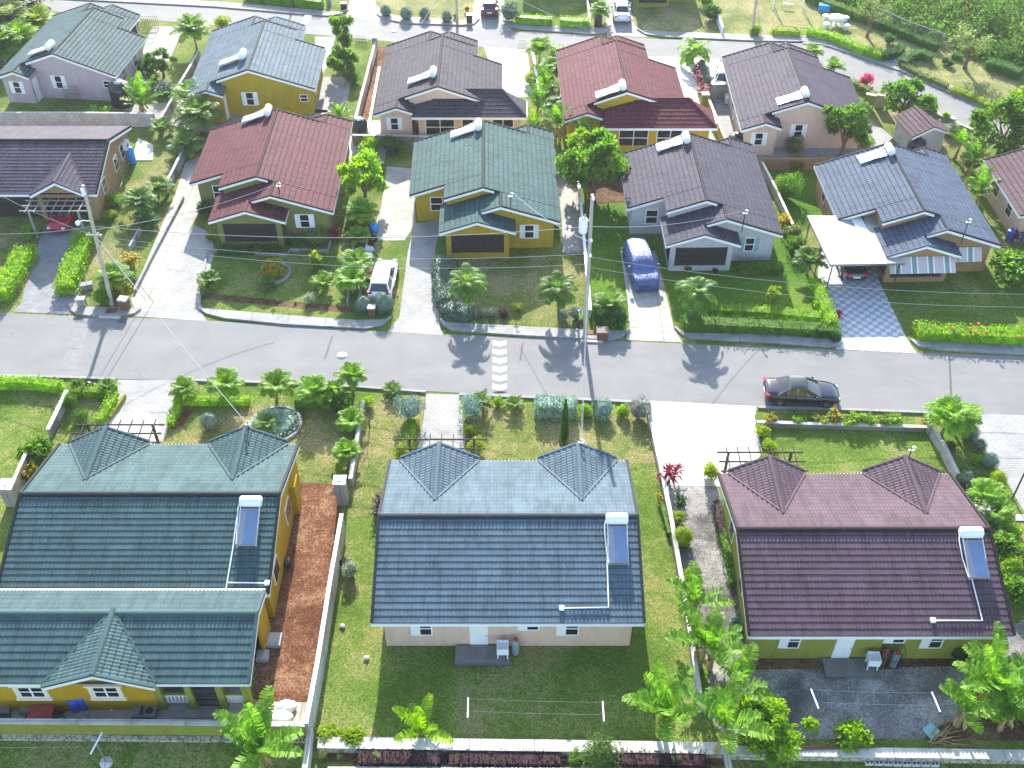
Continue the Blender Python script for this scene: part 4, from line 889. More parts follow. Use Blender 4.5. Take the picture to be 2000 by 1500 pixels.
def m_cypress(seed, n=1500):
    r = random.Random(seed); mb = MB(); mb.lathe([(.02, 0), (.13, .12), (.17, .3), (.15, .6), (.08, .85), (.01, .98)], (0, 0, 0), 10)
    for _ in range(n):
        z = r.random() ** 1.2; rad = .21 * min(1, z / .15 + .5) * (1 - z) ** .7 * r.uniform(.85, 1.1) + .01; a = r.uniform(0, 6.283); p = V((math.cos(a) * rad, math.sin(a) * rad, z))
        quad_leaf(mb, p, (V((math.cos(a) * .4, math.sin(a) * .4, 1)) + rv(r) * .5).normalized(), V((math.cos(a), math.sin(a), .3)), .06, .03)
    return mb.mesh('cypress')
MESH = dict(
    ball=[m_ball(s) for s in (1, 2)], bush=[m_bush(s) for s in (3, 4, 5, 6)], fine=[m_bush(s, 1500, .12, .06, 10) for s in (7, 8, 9)], big=[m_bush(s, 700, .32, .2, 7) for s in (10, 11)],
    crown=[m_crown(s) for s in (12, 13, 14)], lace=[m_crown(s, 1500, .10, .05, 26, .9) for s in (15, 16)], limbs=[m_limbs(s) for s in (17, 18)],
    palm=[m_palm(s) for s in (20, 21, 22)], coco=[m_palm(s, 20, 1.05, .34, .065, 18, -.1, 1.35, 1.65) for s in (23, 24, 25)], cycad=[m_palm(s, 28, .95, .26, .055, 14, .0, 1.3, 1.0) for s in (26, 27)], areca=[m_palm(s, 34, 1.05, .34, .075, 12, .5, 1.5, 1.3) for s in (28, 29)],
    banana=[m_banana(s) for s in (30, 31, 32, 33)], rosette=[m_rosette(s) for s in (40, 41, 42)], croton=[m_rosette(s, 12, 14, .26, .10, .8) for s in (43, 44, 45)], cypress=[m_cypress(46)], tuft=[m_rosette(s, 1, 26, .5, .06, .35) for s in (47, 48)], spray=[m_rosette(s, 9, 22, .34, .05, 1.0) for s in (49, 50)])
_used = {}
def pick(k):
    i = _used.get(k, 0); _used[k] = i + 1; return MESH[k][i % len(MESH[k])]
def simple(name, key, m, p, w, h, label, cat, group=None, rz=None):
    """a plant that is one mesh: w = radius, h = height factor"""
    o = link(name, pick(key), m, None, p, rnd.uniform(0, 6.28) if rz is None else rz, (w, w, h)); return tag(o, label, cat, group)
def base(p): return G(*p) if len(p) == 2 else V(p)
def bush(p, r, label, m=None, h=None, key='bush', cat='bush', name='bush', group=None): return simple(name, key, m or LEAF, base(p), r, h or r, label, cat, group)
def ball(p, r, label, m=None, group=None): return simple('clipped_bush', 'ball', m or LEAF_BLUEG, base(p), r, r, label, 'clipped bush', group)
def palm(p, h, L, label, m=None, key='palm', name='palm_tree', group=None, thick=.09, lean=.15):
    q = base(p); t_ = thing(name, q, label, 'palm', group, rnd.uniform(0, 6.28)); mb = MB()
    mb.tube([(0, 0, 0), (lean * .3, 0, h * .4), (lean, 0, h)], [thick * 1.35, thick, thick * .8], 8); mb.build('trunk', TRUNK, t_)
    link('crown', pick(key), m or LEAF_PALM, t_, (lean, 0, h - .05), rnd.uniform(0, 6), L); return t_
def tree(p, h, r, label, m=None, key='crown', name='tree', group=None, rh=None):
    """crown centre at height h, crown radius r"""
    q = base(p); t_ = thing(name, q, label, 'tree', group, rnd.uniform(0, 6.28))
    link('trunk', pick('limbs'), BARK, t_, None, None, (r * 1.5, r * 1.5, h)); link('crown', pick(key), m or LEAF, t_, (0, 0, h), rnd.uniform(0, 6), (r, r, (rh or r))); return t_
def banana(p, h, L, label, m=None, group=None, n=1, az=None):
    q = base(p); t_ = thing('banana_plant', q, label, 'banana plant', group, rnd.uniform(-.4, .4) if az is None else az)
    for i in range(n):
        o = V((rnd.uniform(-.5, .5), rnd.uniform(-.5, .5), 0)) if i else V((0, 0, 0)); hh = h * rnd.uniform(.75, 1.05) if i else h; mb = MB()
        mb.tube([o, o + V((.03, .02, hh * .5)), o + V((.1, 0, hh))], [.13, .11, .06], 9); mb.build('stem', STEMB, t_)
        if L > 1.9:
            dm = MB()
            for k in range(4): a = rnd.uniform(0, 6.28); c = o + V((.08, 0, hh * .8)); d = V((math.cos(a), math.sin(a), 0)); dm.face([c, c + d * .25 + V((0, 0, -.1)), c + d * .42 + V((-d.y * .14, d.x * .14, -.55)), c + d * .4 + V((0, 0, -hh * .6)), c + d * .38 + V((d.y * .12, -d.x * .12, -.5))])
            dm.build('dry_leaves', DRYLEAF, t_)
        link('leaves', pick('banana'), m or LEAF_BANANA, t_, o + V((.1, 0, hh - .1)), rnd.uniform(-.5, .5), L * (1 if i == 0 else rnd.uniform(.75, 1)))
    return t_
def rosette(p, s, label, m=None, key='rosette', name='cordyline', cat='shrub', group=None, h=None): return simple(name, key, m or LEAF_RED, base(p), s, h or s, label, cat, group)
def hedge(pts, w, h, label, m=None, l=.13, dens=55, round_=.0, group=None, name='hedge', z0=0, flowers=0):
    """clipped hedge along a pixel polyline"""
    r = random.Random(len(label) * 7 + int(pts[0][0])); q = [G(*p) if len(p) == 2 else V(p) for p in pts]; o = q[0].copy(); q = [p - o for p in q]; mb = MB(); k = .38
    Ls = [];
    for i, p in enumerate(q):
        d = q[min(i + 1, len(q) - 1)] - q[max(i - 1, 0)]; d.z = 0; d.normalize(); n = V((-d.y, d.x, 0)); e = d * (.1 if i == 0 else -.1 if i == len(q) - 1 else 0)
        Ls.append([p + e + n * (w * k) + V((0, 0, .02)), p + e + n * (w * k) + V((0, 0, h * .9)), p + e - n * (w * k) + V((0, 0, h * .9)), p + e - n * (w * k) + V((0, 0, .02))])
    mb.grid(Ls, False); mb.face(Ls[0]); mb.face(Ls[-1])
    fl = MB()
    for a, b in zip(q[:-1], q[1:]):
        d = b - a; L = d.length; d.normalize(); n = V((-d.y, d.x, 0)); cnt = int(L * (w + 2 * h) * dens)
        for _ in range(cnt):
            u = r.uniform(-w / 2 * .0, L); s_ = r.uniform(0, w + 2 * h); lump = 1 + .10 * math.sin(u * 2.1 + a.x) + .07 * math.sin(u * 5.3 + a.y)
            if s_ < h: y, z, nn = -w / 2, s_, -n
            elif s_ < h + w: y, z, nn = s_ - h - w / 2, h, V((0, 0, 1))
            else: y, z, nn = w / 2, s_ - h - w, n
            y *= lump; z *= .93 + .07 * lump; rr = 1 - .18 * (z / h) ** 3 if nn.z == 0 else 1
            p = a + d * u + n * (y * rr + r.uniform(-.05, .05)) + V((0, 0, z + r.uniform(-.05, .07) - (round_ * (2 * abs(y) / w) ** 2 * h * .4 if nn.z else 0)))
            f = r.uniform(.7, 1.3); quad_leaf(mb, p, (rv(r) + nn * .6 + V((0, 0, .25))).normalized(), (nn + rv(r) * .9).normalized(), l * f, l * .6 * f)
            if flowers and nn.z and r.random() < flowers: fl.lathe([(.0, 0), (.12, .06), (.10, .12), (.0, .14)], p, 7)
    # leafy ends
    for e, sgn in ((q[0], -1), (q[-1], 1)):
        d = (q[1] - q[0]) if sgn < 0 else (q[-1] - q[-2]); d.normalize(); n = V((-d.y, d.x, 0))
        for _ in range(int(w * h * dens)):
            p = e + n * r.uniform(-w / 2, w / 2) + V((0, 0, r.uniform(0, h))) + d * (sgn * r.uniform(-.05, .1)); quad_leaf(mb, p, (rv(r) + d * sgn * .6).normalized(), (d * sgn + rv(r) * .8).normalized(), l, l * .6)
    ob = mb.build(name, m or LEAF_LIME, None, o + V((0, 0, z0))); tag(ob, label, 'hedge', group)
    if fl.v: fl.build('blossom', FLOWER_O, ob)
    return ob
# ------------------------------------------------------------------ front gardens, lower row
GF = 'palms lining the gardens'
hedge([(-30, 757), (60, 756), (122, 764)], .75, .75, 'lime hedge at the left edge below the street')
hedge([(136, 772), (180, 772), (226, 776)], .65, .6, 'lime hedge between the low wall and the paved drive')
hedge([(226, 780), (212, 806), (194, 832)], .65, .6, 'lime hedge slanting down the left side of the paved drive')
hedge([(352, 778), (348, 802), (334, 836)], .55, .5, 'narrow lime hedge on the right side of the paved drive')
hedge([(360, 788), (430, 789), (492, 789)], .6, .5, 'lime hedge behind the row of four small palms')
hedge([(575, 790), (620, 792), (672, 794)], .7, .6, 'green hedge under the white flowered shrub', LEAF)
bush((152, 760), .55, 'small bush at the left end of the drive hedge, beside the bin bag', LEAF); palm((210, 765), .25, .75, 'small palm shrub by the bin bag at the street edge', LEAF, 'areca', 'palm_shrub')
bush((140, 795), .6, 'straggly bush against the low wall of the left garden', LEAF, .8, 'fine'); bush((162, 822), .75, 'low shrub on the lawn inside the slanting hedge', LEAF, .55, 'fine')
bush((78, 895), 1.15, 'dense round green bush left of the dark green roof', LEAF, .95, 'big'); rosette((62, 935), 1.6, 'yellow and red croton by the corner pillar', LEAF_CROTON, 'croton', 'croton')
for (px, py), h, L, lab in (((369, 776), .3, .8, 'smallest palm at the left end of the street row'), ((452, 778), .6, 1.05, 'second palm from the drive in the street row'), ((541, 781), .6, 1.05, 'third palm from the drive in the street row'), ((616, 788), .7, 1.05, 'palm beside the white flowered shrub')):
    palm((px, py), h + .35, L * 1.1, lab, LEAF_PALM, 'palm', 'palm_tree', GF)
palm((690, 770), 1.3, 1.0, 'taller palm at the corner of the garden wall and street', LEAF_PALM, 'palm', 'palm_tree', GF)
palm((684, 838), .55, .95, 'palm against the garden wall, nearer the street of two', LEAF_PALM, 'palm', 'palm_tree', GF); palm((682, 902), .6, .9, 'palm against the garden wall, nearer the red earth of two', LEAF_PALM, 'palm', 'palm_tree', GF)
bush((655, 792), 1.25, 'white flowered shrub between two palms by the street', LEAF, 1.15, 'big'); bush((718, 793), .5, 'small bright shrub behind the end of the garden wall', LEAF_LIME)
ball((411, 836), .6, 'single clipped grey ball on the lawn of the yellow house', LEAF_BLUEG)
p = G(540, 828); tag(simple('ground_cover', 'ball', LEAF_SILVER, p, 1.42, .30, 'silver ground cover filling the round garden bed', 'ground cover'), None)
palm((518, 840), .4, 1.05, 'bushy palm in the round bed of silver plants', LEAF_PALMD, 'cycad')
def ring(px, py, r, label, a0=0, a1=360, m=None):
    c = G(px, py); mb = MB(); rows = []
    for k in range(33):
        a = R(a0 + (a1 - a0) * k / 32); e = V((math.cos(a), math.sin(a), 0)); rows.append([e * (r - .09), e * (r - .09) + V((0, 0, .16)), e * (r + .09) + V((0, 0, .16)), e * (r + .09)])
    mb.grid(rows, False); tag(mb.build('bed_edging', m or CONC, None, c), label, 'garden edging', 'round garden bed edgings')
ring(540, 830, 1.55, 'curved concrete edging around the silver plants'); ring(535, 535, 1.2, 'curved concrete edging around the croton on the lawn', -140, 100)
# blue grey roofed house
bush((802, 815), 1.15, 'big round silver bush left of the short brick drive', LEAF_SILVER, 1.15, 'fine'); bush((922, 808), 1.05, 'round silver bush right of the short brick drive', LEAF_SILVER, 1.05, 'fine')
palm((944, 798), .7, .9, 'cycad growing out of the silver bush', LEAF_PALMD, 'cycad', 'cycad'); palm((770, 772), .3, .8, 'low palm at the street beside the big silver bush', LEAF_PALMD, 'cycad', 'palm_shrub'); palm((1000, 800), .4, .8, 'dark cycad between silver bush and hedge at street', LEAF_PALMD, 'cycad', 'cycad')
hedge([(806, 828), (802, 850), (796, 885)], .7, .55, 'lime hedge on the left of the short brick drive'); bush((918, 848), .5, 'small lime bush right of the short brick drive, nearer the street', LEAF_YEL); bush((930, 882), .7, 'lime bush beside the pergola right of the brick drive', LEAF_YEL); bush((972, 792), .45, 'lime bush between the cycads', LEAF_LIME); bush((785, 893), .6, 'lime bush under the left end of the pergola', LEAF_YEL)
hedge([(1048, 806), (1085, 808), (1122, 810)], 1.1, 1.1, 'wide silver hedge behind the cypress', LEAF_SILVER, .14, 150, .5); bush((1143, 810), .5, 'lime bush between two silver bushes at the kerb', LEAF_LIME); bush((1178, 812), .95, 'silver bush in the middle of the kerb planting', LEAF_SILVER, .8, 'fine'); palm((1172, 818), .2, .5, 'small dark cycad below the middle silver bush', LEAF_PALMD, 'cycad', 'cycad'); bush((1216, 812), .55, 'lime bush next to the brownish silver bush', LEAF_LIME)
bush((1247, 814), .95, 'silver bush gone brown beside the white driveway', leaf('browning_silver', (.12, .11, .09), (.24, .27, .23), trans=.2), .9, 'fine')
tag(link('cypress', MESH['cypress'][0], LEAF_DARK, None, G(1101, 872), .4, (1.45, 1.45, 3.9)), 'slim dark cypress on the lawn behind the blue grey roof', 'cypress')
def bare_tree(p, h, r, label, seed, m=None):
    q = G(*p); rr = random.Random(seed); t_ = thing('bare_tree', q, label, 'tree'); mb = MB()
    def grow(a, d, l, w, k):
        b = a + d * l; mb.tube([a, a.lerp(b, .5) + rv(rr) * l * .05, b], [w, w * .8, w * .6], 5, False)
        if k:
            for _ in range(3): grow(b, (d + rv(rr) * .85 + V((0, 0, .12))).normalized(), l * .72, w * .6, k - 1)
    grow(V((0, 0, 0)), V((0, 0, 1)), h * .33, .05, 4); mb.build('branches', m or BARK, t_); return t_
bare_tree((722, 832), 1.9, 1, 'leafless grey shrub behind the garden wall', 5)
rosette((742, 985), .9, 'dark red cordyline beside the left eave of the blue grey roof', LEAF_PURPLE, group='dark cordylines by the blue grey roof'); rosette((738, 1010), .95, 'dark red cordyline nearest the ridge end of the blue grey roof', LEAF_PURPLE, group='dark cordylines by the blue grey roof')
bush((686, 1122), .55, 'white speckled shrub at the foot of the white wall', LEAF_WHITE, .7); rosette((672, 1105), .7, 'purple shrub at the foot of the white wall', LEAF_PURPLE, 'croton', 'croton')
# brown roofed house and its gravel strip
rosette((1308, 940), 1.5, 'tall crimson cordyline on the boundary wall by the white drive', LEAF_RED); rosette((1292, 945), .7, 'small red cordyline on the grass side of the boundary wall', LEAF_RED); rosette((1287, 975), .6, 'rusty cordyline half way along the boundary wall', LEAF_CROTON)
hedge([(1292, 990), (1300, 1020), (1308, 1050)], .35, .4, 'straggling green strip along the grass side of the boundary wall', LEAF, .1, 35); 
rosette((1328, 985), 1.0, 'dark broad leaved shrub on the gravel by the boundary wall', LEAF_DARK, 'croton', 'shrub', h=.8); bush((1322, 1018), .55, 'lime bush on the gravel, upper of two', LEAF_YEL, .5); ball((1332, 1060), .6, 'round lime ball on the gravel by the boundary wall', LEAF_YEL); bush((1352, 1138), .65, 'green bush on gravel above the banana plants', LEAF_LIME, .55)
hedge([(1398, 985), (1402, 1030), (1412, 1062)], .35, .55, 'dark reddish strip of plants along the lime wall', LEAF_PURPLE, .12, 40); hedge([(1408, 1050), (1420, 1090), (1432, 1150)], .5, .6, 'green shrubs along the side of the lime house', LEAF, .13, 45)
def pot(p, r, m, label, cat='potted plant', key='bush', lm=None, pm=None, s=1.0, h=None):
    q = base(p); t_ = thing('potted_plant', q, label, cat); mb = MB(); mb.lathe([(r * .7, 0), (r, r * 1.1), (r * .9, r * 1.1), (r * .85, r * .95), (.001, r * .95)], n=16); mb.build('pot', pm or CONC_PALE, t_); link('plant', pick(key), lm or LEAF, t_, (0, 0, r * .9), 1, (s, s, h or s)); return t_
pot((1385, 940), .42, None, 'potted lime bush on the white drive by the pergola', lm=LEAF_YEL, s=.6, h=.75)
for (px, py), s_, m_, lab in (((1502, 827), .75, LEAF_CROTON, 'yellow croton at the left end of the low kerb wall'), ((1556, 829), .6, LEAF_LIME, 'lime shrub second along the low kerb wall'), ((1573, 827), .5, LEAF_LIME, 'lime shrub third along the low kerb wall'), ((1590, 824), .7, LEAF_CROTON, 'red tipped croton on the low kerb wall'), ((1606, 830), .6, LEAF_YEL, 'yellow shrub left of the golden croton'), ((1625, 824), .9, LEAF_CROTON, 'golden croton with rounded head on the low kerb wall'), ((1656, 832), .9, LEAF_LIME, 'lime shrub right of the golden croton'), ((1672, 828), .85, LEAF_YEL, 'yellow shrub in the middle of the low kerb wall'), ((1692, 830), .85, LEAF_LIME, 'green shrub beside the gap in the kerb planting'), ((1724, 830), .85, LEAF_YEL, 'left of the last pair of yellow shrubs'), ((1743, 830), .85, LEAF_LIME, 'right of the last pair of yellow shrubs'), ((1805, 832), .5, LEAF_CROTON, 'tiny croton at the right end of the low kerb wall')):
    rosette((px, py), s_ * 1.45, lab, m_, 'croton', 'croton', group='crotons along the low kerb wall', h=s_ * 1.35)
bush((1500, 878), .55, 'lime bush on the left border of the lawn by the white drive', LEAF_YEL, .5); bush((1487, 850), .6, 'yellow bush where the white drive meets the lawn', LEAF_YEL, .5); bush((1493, 900), .45, 'lime bush at the foot of the white drive', LEAF_YEL, .4)
t_ = palm((1838, 850), 1.5, 1.55, 'large drooping yellow green palm at the kerb near the right edge', LEAF_PALM, 'areca', 'palm_tree'); palm((1862, 845), 1.1, 1.35, 'lower half of the palm clump beside the blue green balls', LEAF_LIME, 'areca')
ball((1888, 855), .62, 'largest blue green ball by the paved drive at right', LEAF_BLUEG, 'clipped balls along the right drive'); ball((1911, 878), .42, 'smallest blue green ball by the paved drive at right', LEAF_BLUEG, 'clipped balls along the right drive'); ball((1930, 910), .52, 'blue green ball next to the lime ball', LEAF_BLUEG, 'clipped balls along the right drive'); ball((1946, 946), .52, 'lime ball at the end of the row by the right drive', LEAF_YEL, 'clipped balls along the right drive')
bush((1850, 880), .6, 'dark shrub under the large palm', LEAF_DARK, .5); rosette((1885, 945), 1.2, 'white edged shrub against the right boundary wall', LEAF_WHITE, 'croton', 'shrub'); palm((1918, 985), .3, 1.2, 'spreading yellow green palm beside the brown roof', LEAF_PALM, 'palm', 'palm_shrub'); rosette((1912, 1010), 1.5, 'pale speckled shrub beside the brown roof', LEAF_WHITE, 'croton', 'shrub'); palm((1935, 1015), .4, 1.0, 'second palm shrub beside the stepping stones', LEAF_PALM, 'palm', 'palm_shrub')
bush((1948, 1075), 1.0, 'dark green bush beside the solar tank of the brown roof', LEAF, .8, 'big'); bush((1965, 1115), .9, 'green bush at the right eave of the brown roof', LEAF_LIME, .7); bush((1985, 1165), 1.0, 'dense green bush at the right edge by the roof corner', LEAF, .9, 'big'); bush((2003, 1090), .7, 'lime bush cut by the right edge', LEAF_LIME, .6); bush((1975, 1045), .6, 'bright bush among the stepping stones', LEAF_LIME, .5); bush((1905, 905), .45, 'little lime bush under the clipped balls', LEAF_LIME, .4)
# banana plants
BN = 'banana plants at the bottom of the picture'
banana((1365, 1300), 1.9, 2.5, 'big torn banana plant leaning over the boundary wall', group=BN, n=2); banana((1350, 1215), 1.6, 2.1, 'banana plant over the grass, uppermost by the boundary wall', group=BN, n=1); banana((1283, 1440), 2.2, 2.3, 'upright banana plant with dry brown stems on the shaded lawn', group=BN, n=2)
banana((1398, 1475, ), 2.6, 2.3, 'tall banana plant in front of the stone wall junction', group=BN); banana((1432, 1380), 1.6, 2.2, 'banana plant at the end of the gravel strip', group=BN, n=1); banana((1447, 1450), .5, 1.2, 'young banana plant beside the bright round bush', LEAF_LIME, group=BN)
banana((518, 1492), 1.6, 2.4, 'bright banana plant over the olive wall at bottom left', LEAF_BANANA, group=BN, n=2); banana((820, 1438), .35, 1.75, 'short bright banana plant on the back lawn by the stone wall', LEAF_LIME, group=BN, n=1)
banana((1905, 1400), 2.3, 2.3, 'tallest banana plant in the clump at lower right', group=BN, n=2); banana((1868, 1418), 1.3, 2.0, 'left banana plant in the clump at lower right', group=BN, n=1); banana((1950, 1425), 1.5, 2.1, 'right banana plant in the clump at lower right', group=BN, n=2); banana((1925, 1350), 2.0, 2.0, 'rear banana plant in the clump near the house corner', group=BN)
tree((1515, 1455), 1.15, 1.6, 'broad bright green tree against the stone wall', LEAF_LIME, 'crown', 'tree', rh=1.3); bush((1478, 1420), 1.3, 'bright green bush joined to the broad tree', LEAF_LIME, 1.1, 'big'); bush((1662, 1452), .85, 'small pointed green bush against the stone wall', LEAF_LIME, .8, 'big')
bush((1875, 1290), 1.0, 'dark shaded shrub at the right corner of the lime house', LEAF_DARK, .8, 'big'); bush((1980, 1380), 1.2, 'wild green shrub at the right edge behind the bananas', LEAF_OLIVE, .9)
bush((642, 1440), .6, 'yellow green weed at the left end of the stone wall', LEAF_YEL, .3, 'big'); bush((690, 1440), .65, 'yellow green weed patch beside the stone wall', LEAF_YEL, .35, 'big')
hedge([V((-7.4, 25.25, -.19)), V((-3.3, 25.22, -.19))], .8, .5, 'purple hedge in front of the stone wall, left stretch', LEAF_PURPLE, .13, 70, .3); hedge([V((-3.1, 25.22, -.19)), V((2.4, 25.2, -.19))], .8, .46, 'purple hedge in front of the stone wall, middle stretch', LEAF_PURPLE, .13, 70, .3); hedge([V((5.1, 25.18, -.19)), V((9.3, 25.15, -.19))], .8, .5, 'purple hedge in front of the stone wall, right stretch', LEAF_PURPLE, .13, 70, .3)
def low(px, py): return G(px, py, -.19)
rosette(low(632, 1482), .6, 'grassy tuft at the corner of the planted strip', LEAF_OLIVE, 'spray', 'grass_tuft', 'tuft'); rosette(low(665, 1482), .4, 'pale green weed left of the purple hedge', LEAF, 'spray', 'weed', 'weed'); rosette(low(738, 1485), .6, 'light green herb growing through the purple hedge', LEAF_OLIVE, 'spray', 'herb', 'herb'); rosette(low(893, 1486), .5, 'thin green herb between two purple hedges', LEAF_OLIVE, 'spray', 'herb', 'herb')
bush(low(1172, 1490), 1.15, 'tall feathery green shrub among the purple hedges', leaf('feathery', (.06, .12, .025), (.14, .21, .06)), 1.2, 'fine'); rosette(low(1122, 1490), .9, 'thin upright green shrub left of the feathery one', LEAF, 'spray', 'herb', 'herb'); rosette(low(1318, 1490), .6, 'little green herb before the right purple hedge', LEAF_OLIVE, 'spray', 'herb', 'herb')
# ------------------------------------------------------------------ middle row gardens
hedge([(58, 500), (30, 548), (2, 590)], 1.5, 1.05, 'thick lime hedge on the left of the shaded brick drive', LEAF_LIME, .15, 65, .4); hedge([(172, 470), (150, 525), (130, 578)], 1.5, 1.05, 'thick lime hedge on the right of the shaded brick drive', LEAF_LIME, .15, 65, .4)
bush((62, 462), .8, 'round green bush at the head of the left brick drive hedge', LEAF_LIME, .7); rosette((180, 478), .6, 'dark bushy plant behind the right brick drive hedge', LEAF_DARK, 'croton', 'shrub')
bush((205, 593), 1.0, 'olive shrub at the foot of the leaning pole', LEAF, .95, 'fine'); palm((228, 565), .9, 1.4, 'yellow palm beside the leaning pole', LEAF_PALM, 'areca', 'palm_shrub'); rosette((243, 578), 1.7, 'yellow croton by the stone gate post', LEAF_CROTON, 'croton', 'croton'); rosette((257, 524), 1.7, 'yellow topped croton on the strip beside the wide drive', LEAF_CROTON, 'croton', 'croton'); bush((243, 548), 1.1, 'green shrub between the crotons', LEAF, .8)
palm((280, 420), .9, 1.6, 'dark palm clump beside the tan house', LEAF_PALMD, 'areca', 'palm_shrub'); bush((290, 440), 1.2, 'dark shrub below the palm clump', LEAF_DARK, 1.0); palm((310, 385), .6, 1.3, 'palm at the head of the wide drive', LEAF_PALMD, 'areca', 'palm_shrub'); bush((292, 408), .7, 'yellow leaved shrub in the dark palm clump', LEAF_YEL, .8); bush((225, 400), .8, 'yellow green shrub at the wall of the tan house', LEAF_LIME, .7); bush((215, 425), .7, 'pale yellow shrub at the corner of the tan house', LEAF_YEL, .45)
palm((372, 300), .5, 1.6, 'dark clump of tropical leaves behind the maroon roof', LEAF_PALMD, 'areca', 'palm_shrub'); palm((318, 262), .5, 1.1, 'small palm at the end of the block wall', LEAF_PALMD, 'palm')
bush((403, 420), .85, 'dark croton at the left corner of the olive house', LEAF_DARK, .8); rosette((410, 468), .85, 'yellow croton left of the olive porch', LEAF_CROTON, 'croton', 'croton')
hedge([(425, 492), (480, 494), (545, 492)], .8, .5, 'dark planting in front of the olive porch', LEAF_DARK, .14, 40); rosette((505, 495), .8, 'yellow croton in front of the olive porch', LEAF_CROTON, 'croton', 'croton'); bush((578, 480), .6, 'dark bush under the window of the olive house', LEAF_DARK, .6); bush((622, 478), 1.0, 'grey green bush at the right corner of the olive house', LEAF_OLIVE, .9, 'fine'); rosette((655, 465), 1.1, 'red cordyline at the right corner of the olive house', LEAF_RED)
bush((534, 538), .9, 'rounded croton in the bed on the olive house lawn', LEAF_CROTON, .95, 'bush'); palm((520, 558), .3, .8, 'fern palm at the edge of the round lawn bed', LEAF_PALMD, 'cycad', 'cycad'); bush((617, 527), .6, 'slender yellow green shrub on the lawn', LEAF_YEL, 1.0, 'big'); palm((636, 563), .4, .9, 'small bright palm on the olive house lawn', LEAF_PALM, 'palm', 'palm_tree', GF)
palm((415, 562), .4, .9, 'low palm at the drive edge of the olive house lawn', LEAF_PALMD, 'palm', 'palm_shrub'); bush((400, 575), .5, 'pale shrub at the drive corner of the olive house lawn', LEAF_OLIVE, .7); bush((605, 592), .55, 'white flowered bush in the flower border', LEAF_WHITE, .6, 'fine')
for i, (x, y) in enumerate(((442, 580), (465, 583), (494, 585), (520, 588), (541, 590), (577, 592), (639, 596))):
    rosette((x, y), .32, ['first', 'second', 'third', 'fourth', 'fifth', 'sixth', 'seventh'][i] + ' yellow tuft from the left in the flower border', LEAF_YEL, 'croton', 'border_plant', 'border plant', 'yellow tufts in the flower border')
tree((716, 400), 2.6, 2.0, 'lime green tree beside the red tiled roof and side drive', LEAF_LIME, 'crown', 'tree', rh=2.2); palm((712, 440), 1.0, 1.4, 'yellow green palm below the lime tree', LEAF_PALM, 'areca', 'palm_tree'); rosette((707, 448), 1.6, 'tall orange and yellow croton in the planter strip', LEAF_CROTON, 'croton', 'croton'); palm((705, 472), .4, .9, 'small palm in the planter strip under the croton', LEAF_PALM, 'palm', 'palm_tree', GF)
palm((697, 540), .9, 1.25, 'palm in the planter strip, upper of the lower pair', LEAF_PALM, 'palm', 'palm_tree', GF); palm((690, 572), .8, 1.25, 'palm at the lower end of the planter strip', LEAF_PALM, 'palm', 'palm_tree', GF)
ball((712, 606), .6, 'grey green ball left of the letter box, before the white car', LEAF_BLUEG); ball((750, 606), .75, 'wide grey green ball behind the tail of the white car', LEAF_BLUEG); bush((722, 540), .4, 'pink leaved plant beside the white car', leaf('pinkish', (.2, .09, .07), (.4, .25, .2)), .4)
bush((765, 300), 1.3, 'dark green shrub behind the green roof', LEAF_DARK, 1.2, 'fine'); bush((725, 300), 1.1, 'yellow green shrub by the water tank', LEAF_LIME, 1.0)
hedge([(868, 520), (868, 560), (874, 600)], 1.55, .9, 'blue green hedge along the brick drive of the mustard house', LEAF_BLUEG, .15, 150, .4); hedge([(874, 606), (895, 616), (920, 620)], 1.4, .85, 'blue green hedge turning along the pavement', LEAF_BLUEG, .15, 150, .4)
palm((917, 603), 2.2, 1.5, 'drooping palm on the left lawn of the mustard house', LEAF_PALMD, 'coco', 'palm_tree', GF); palm((1091, 614), 2.2, 1.5, 'drooping palm on the right lawn of the mustard house', LEAF_PALMD, 'coco', 'palm_tree', GF)
for (x, y), r_, m_, lab in (((940, 617), .5, LEAF_BLUEG, 'small blue grey bush next to the turned hedge'), ((960, 618), .55, LEAF_BLUEG, 'blue grey bush in the pavement planting'), ((984, 619), .5, LEAF_PURPLE, 'brownish bush in the pavement planting'), ((1010, 606), .45, LEAF_YEL, 'yellow bush alone on the lawn between the palms'), ((1100, 624), .6, LEAF_BLUEG, 'blue grey bush left of the wires'), ((1125, 622), .7, leaf('greyed', (.10, .11, .11), (.22, .24, .25), trans=.2), 'grey bush at the foot of the transformer pole')): bush((x, y), r_, lab, m_, r_ * .9, 'fine')
tree((1157, 385), 3.2, 2.5, 'large bright green tree between the two gabled houses', LEAF, 'crown', 'tree', rh=3.2); tree((1140, 352), 2.9, 1.8, 'yellowish second crown of the tree pair between the houses', LEAF_LIME, 'crown', 'tree', rh=1.6)
palm((1186, 615), .8, 1.2, 'ragged palm among the dark shrubs by the wall', LEAF_PALMD, 'palm', 'palm_shrub'); bush((1174, 625), .9, 'deep green bush behind the rusty crate', LEAF_DARK, .8); bush((1206, 633), .9, 'dark bush at the mouth of the pale drive', LEAF_DARK, .9, 'big'); bush((1165, 600), .7, 'olive undergrowth by the wall near the pole', LEAF_OLIVE, .6)
palm((1350, 622), 2.2, 1.55, 'drooping palm behind the double hedge of the grey house', LEAF_PALMD, 'coco', 'palm_tree', GF); tree((1506, 600), 1.15, .65, 'little lime tree alone on the dark green lawn', LEAF_YEL, 'crown', 'tree')
hedge([(1330, 640), (1450, 645), (1626, 654)], 1.1, .8, 'outer clipped hedge beside the pavement of the grey house', LEAF, .13, 60); hedge([(1382, 615), (1480, 620), (1600, 632)], .9, .85, 'inner clipped hedge behind the outer one', LEAF_LIME, .13, 60); hedge([(1588, 560), (1602, 595), (1622, 648)], 1.0, .9, 'hedge along the patterned drive', LEAF_LIME, .14, 60, .3)
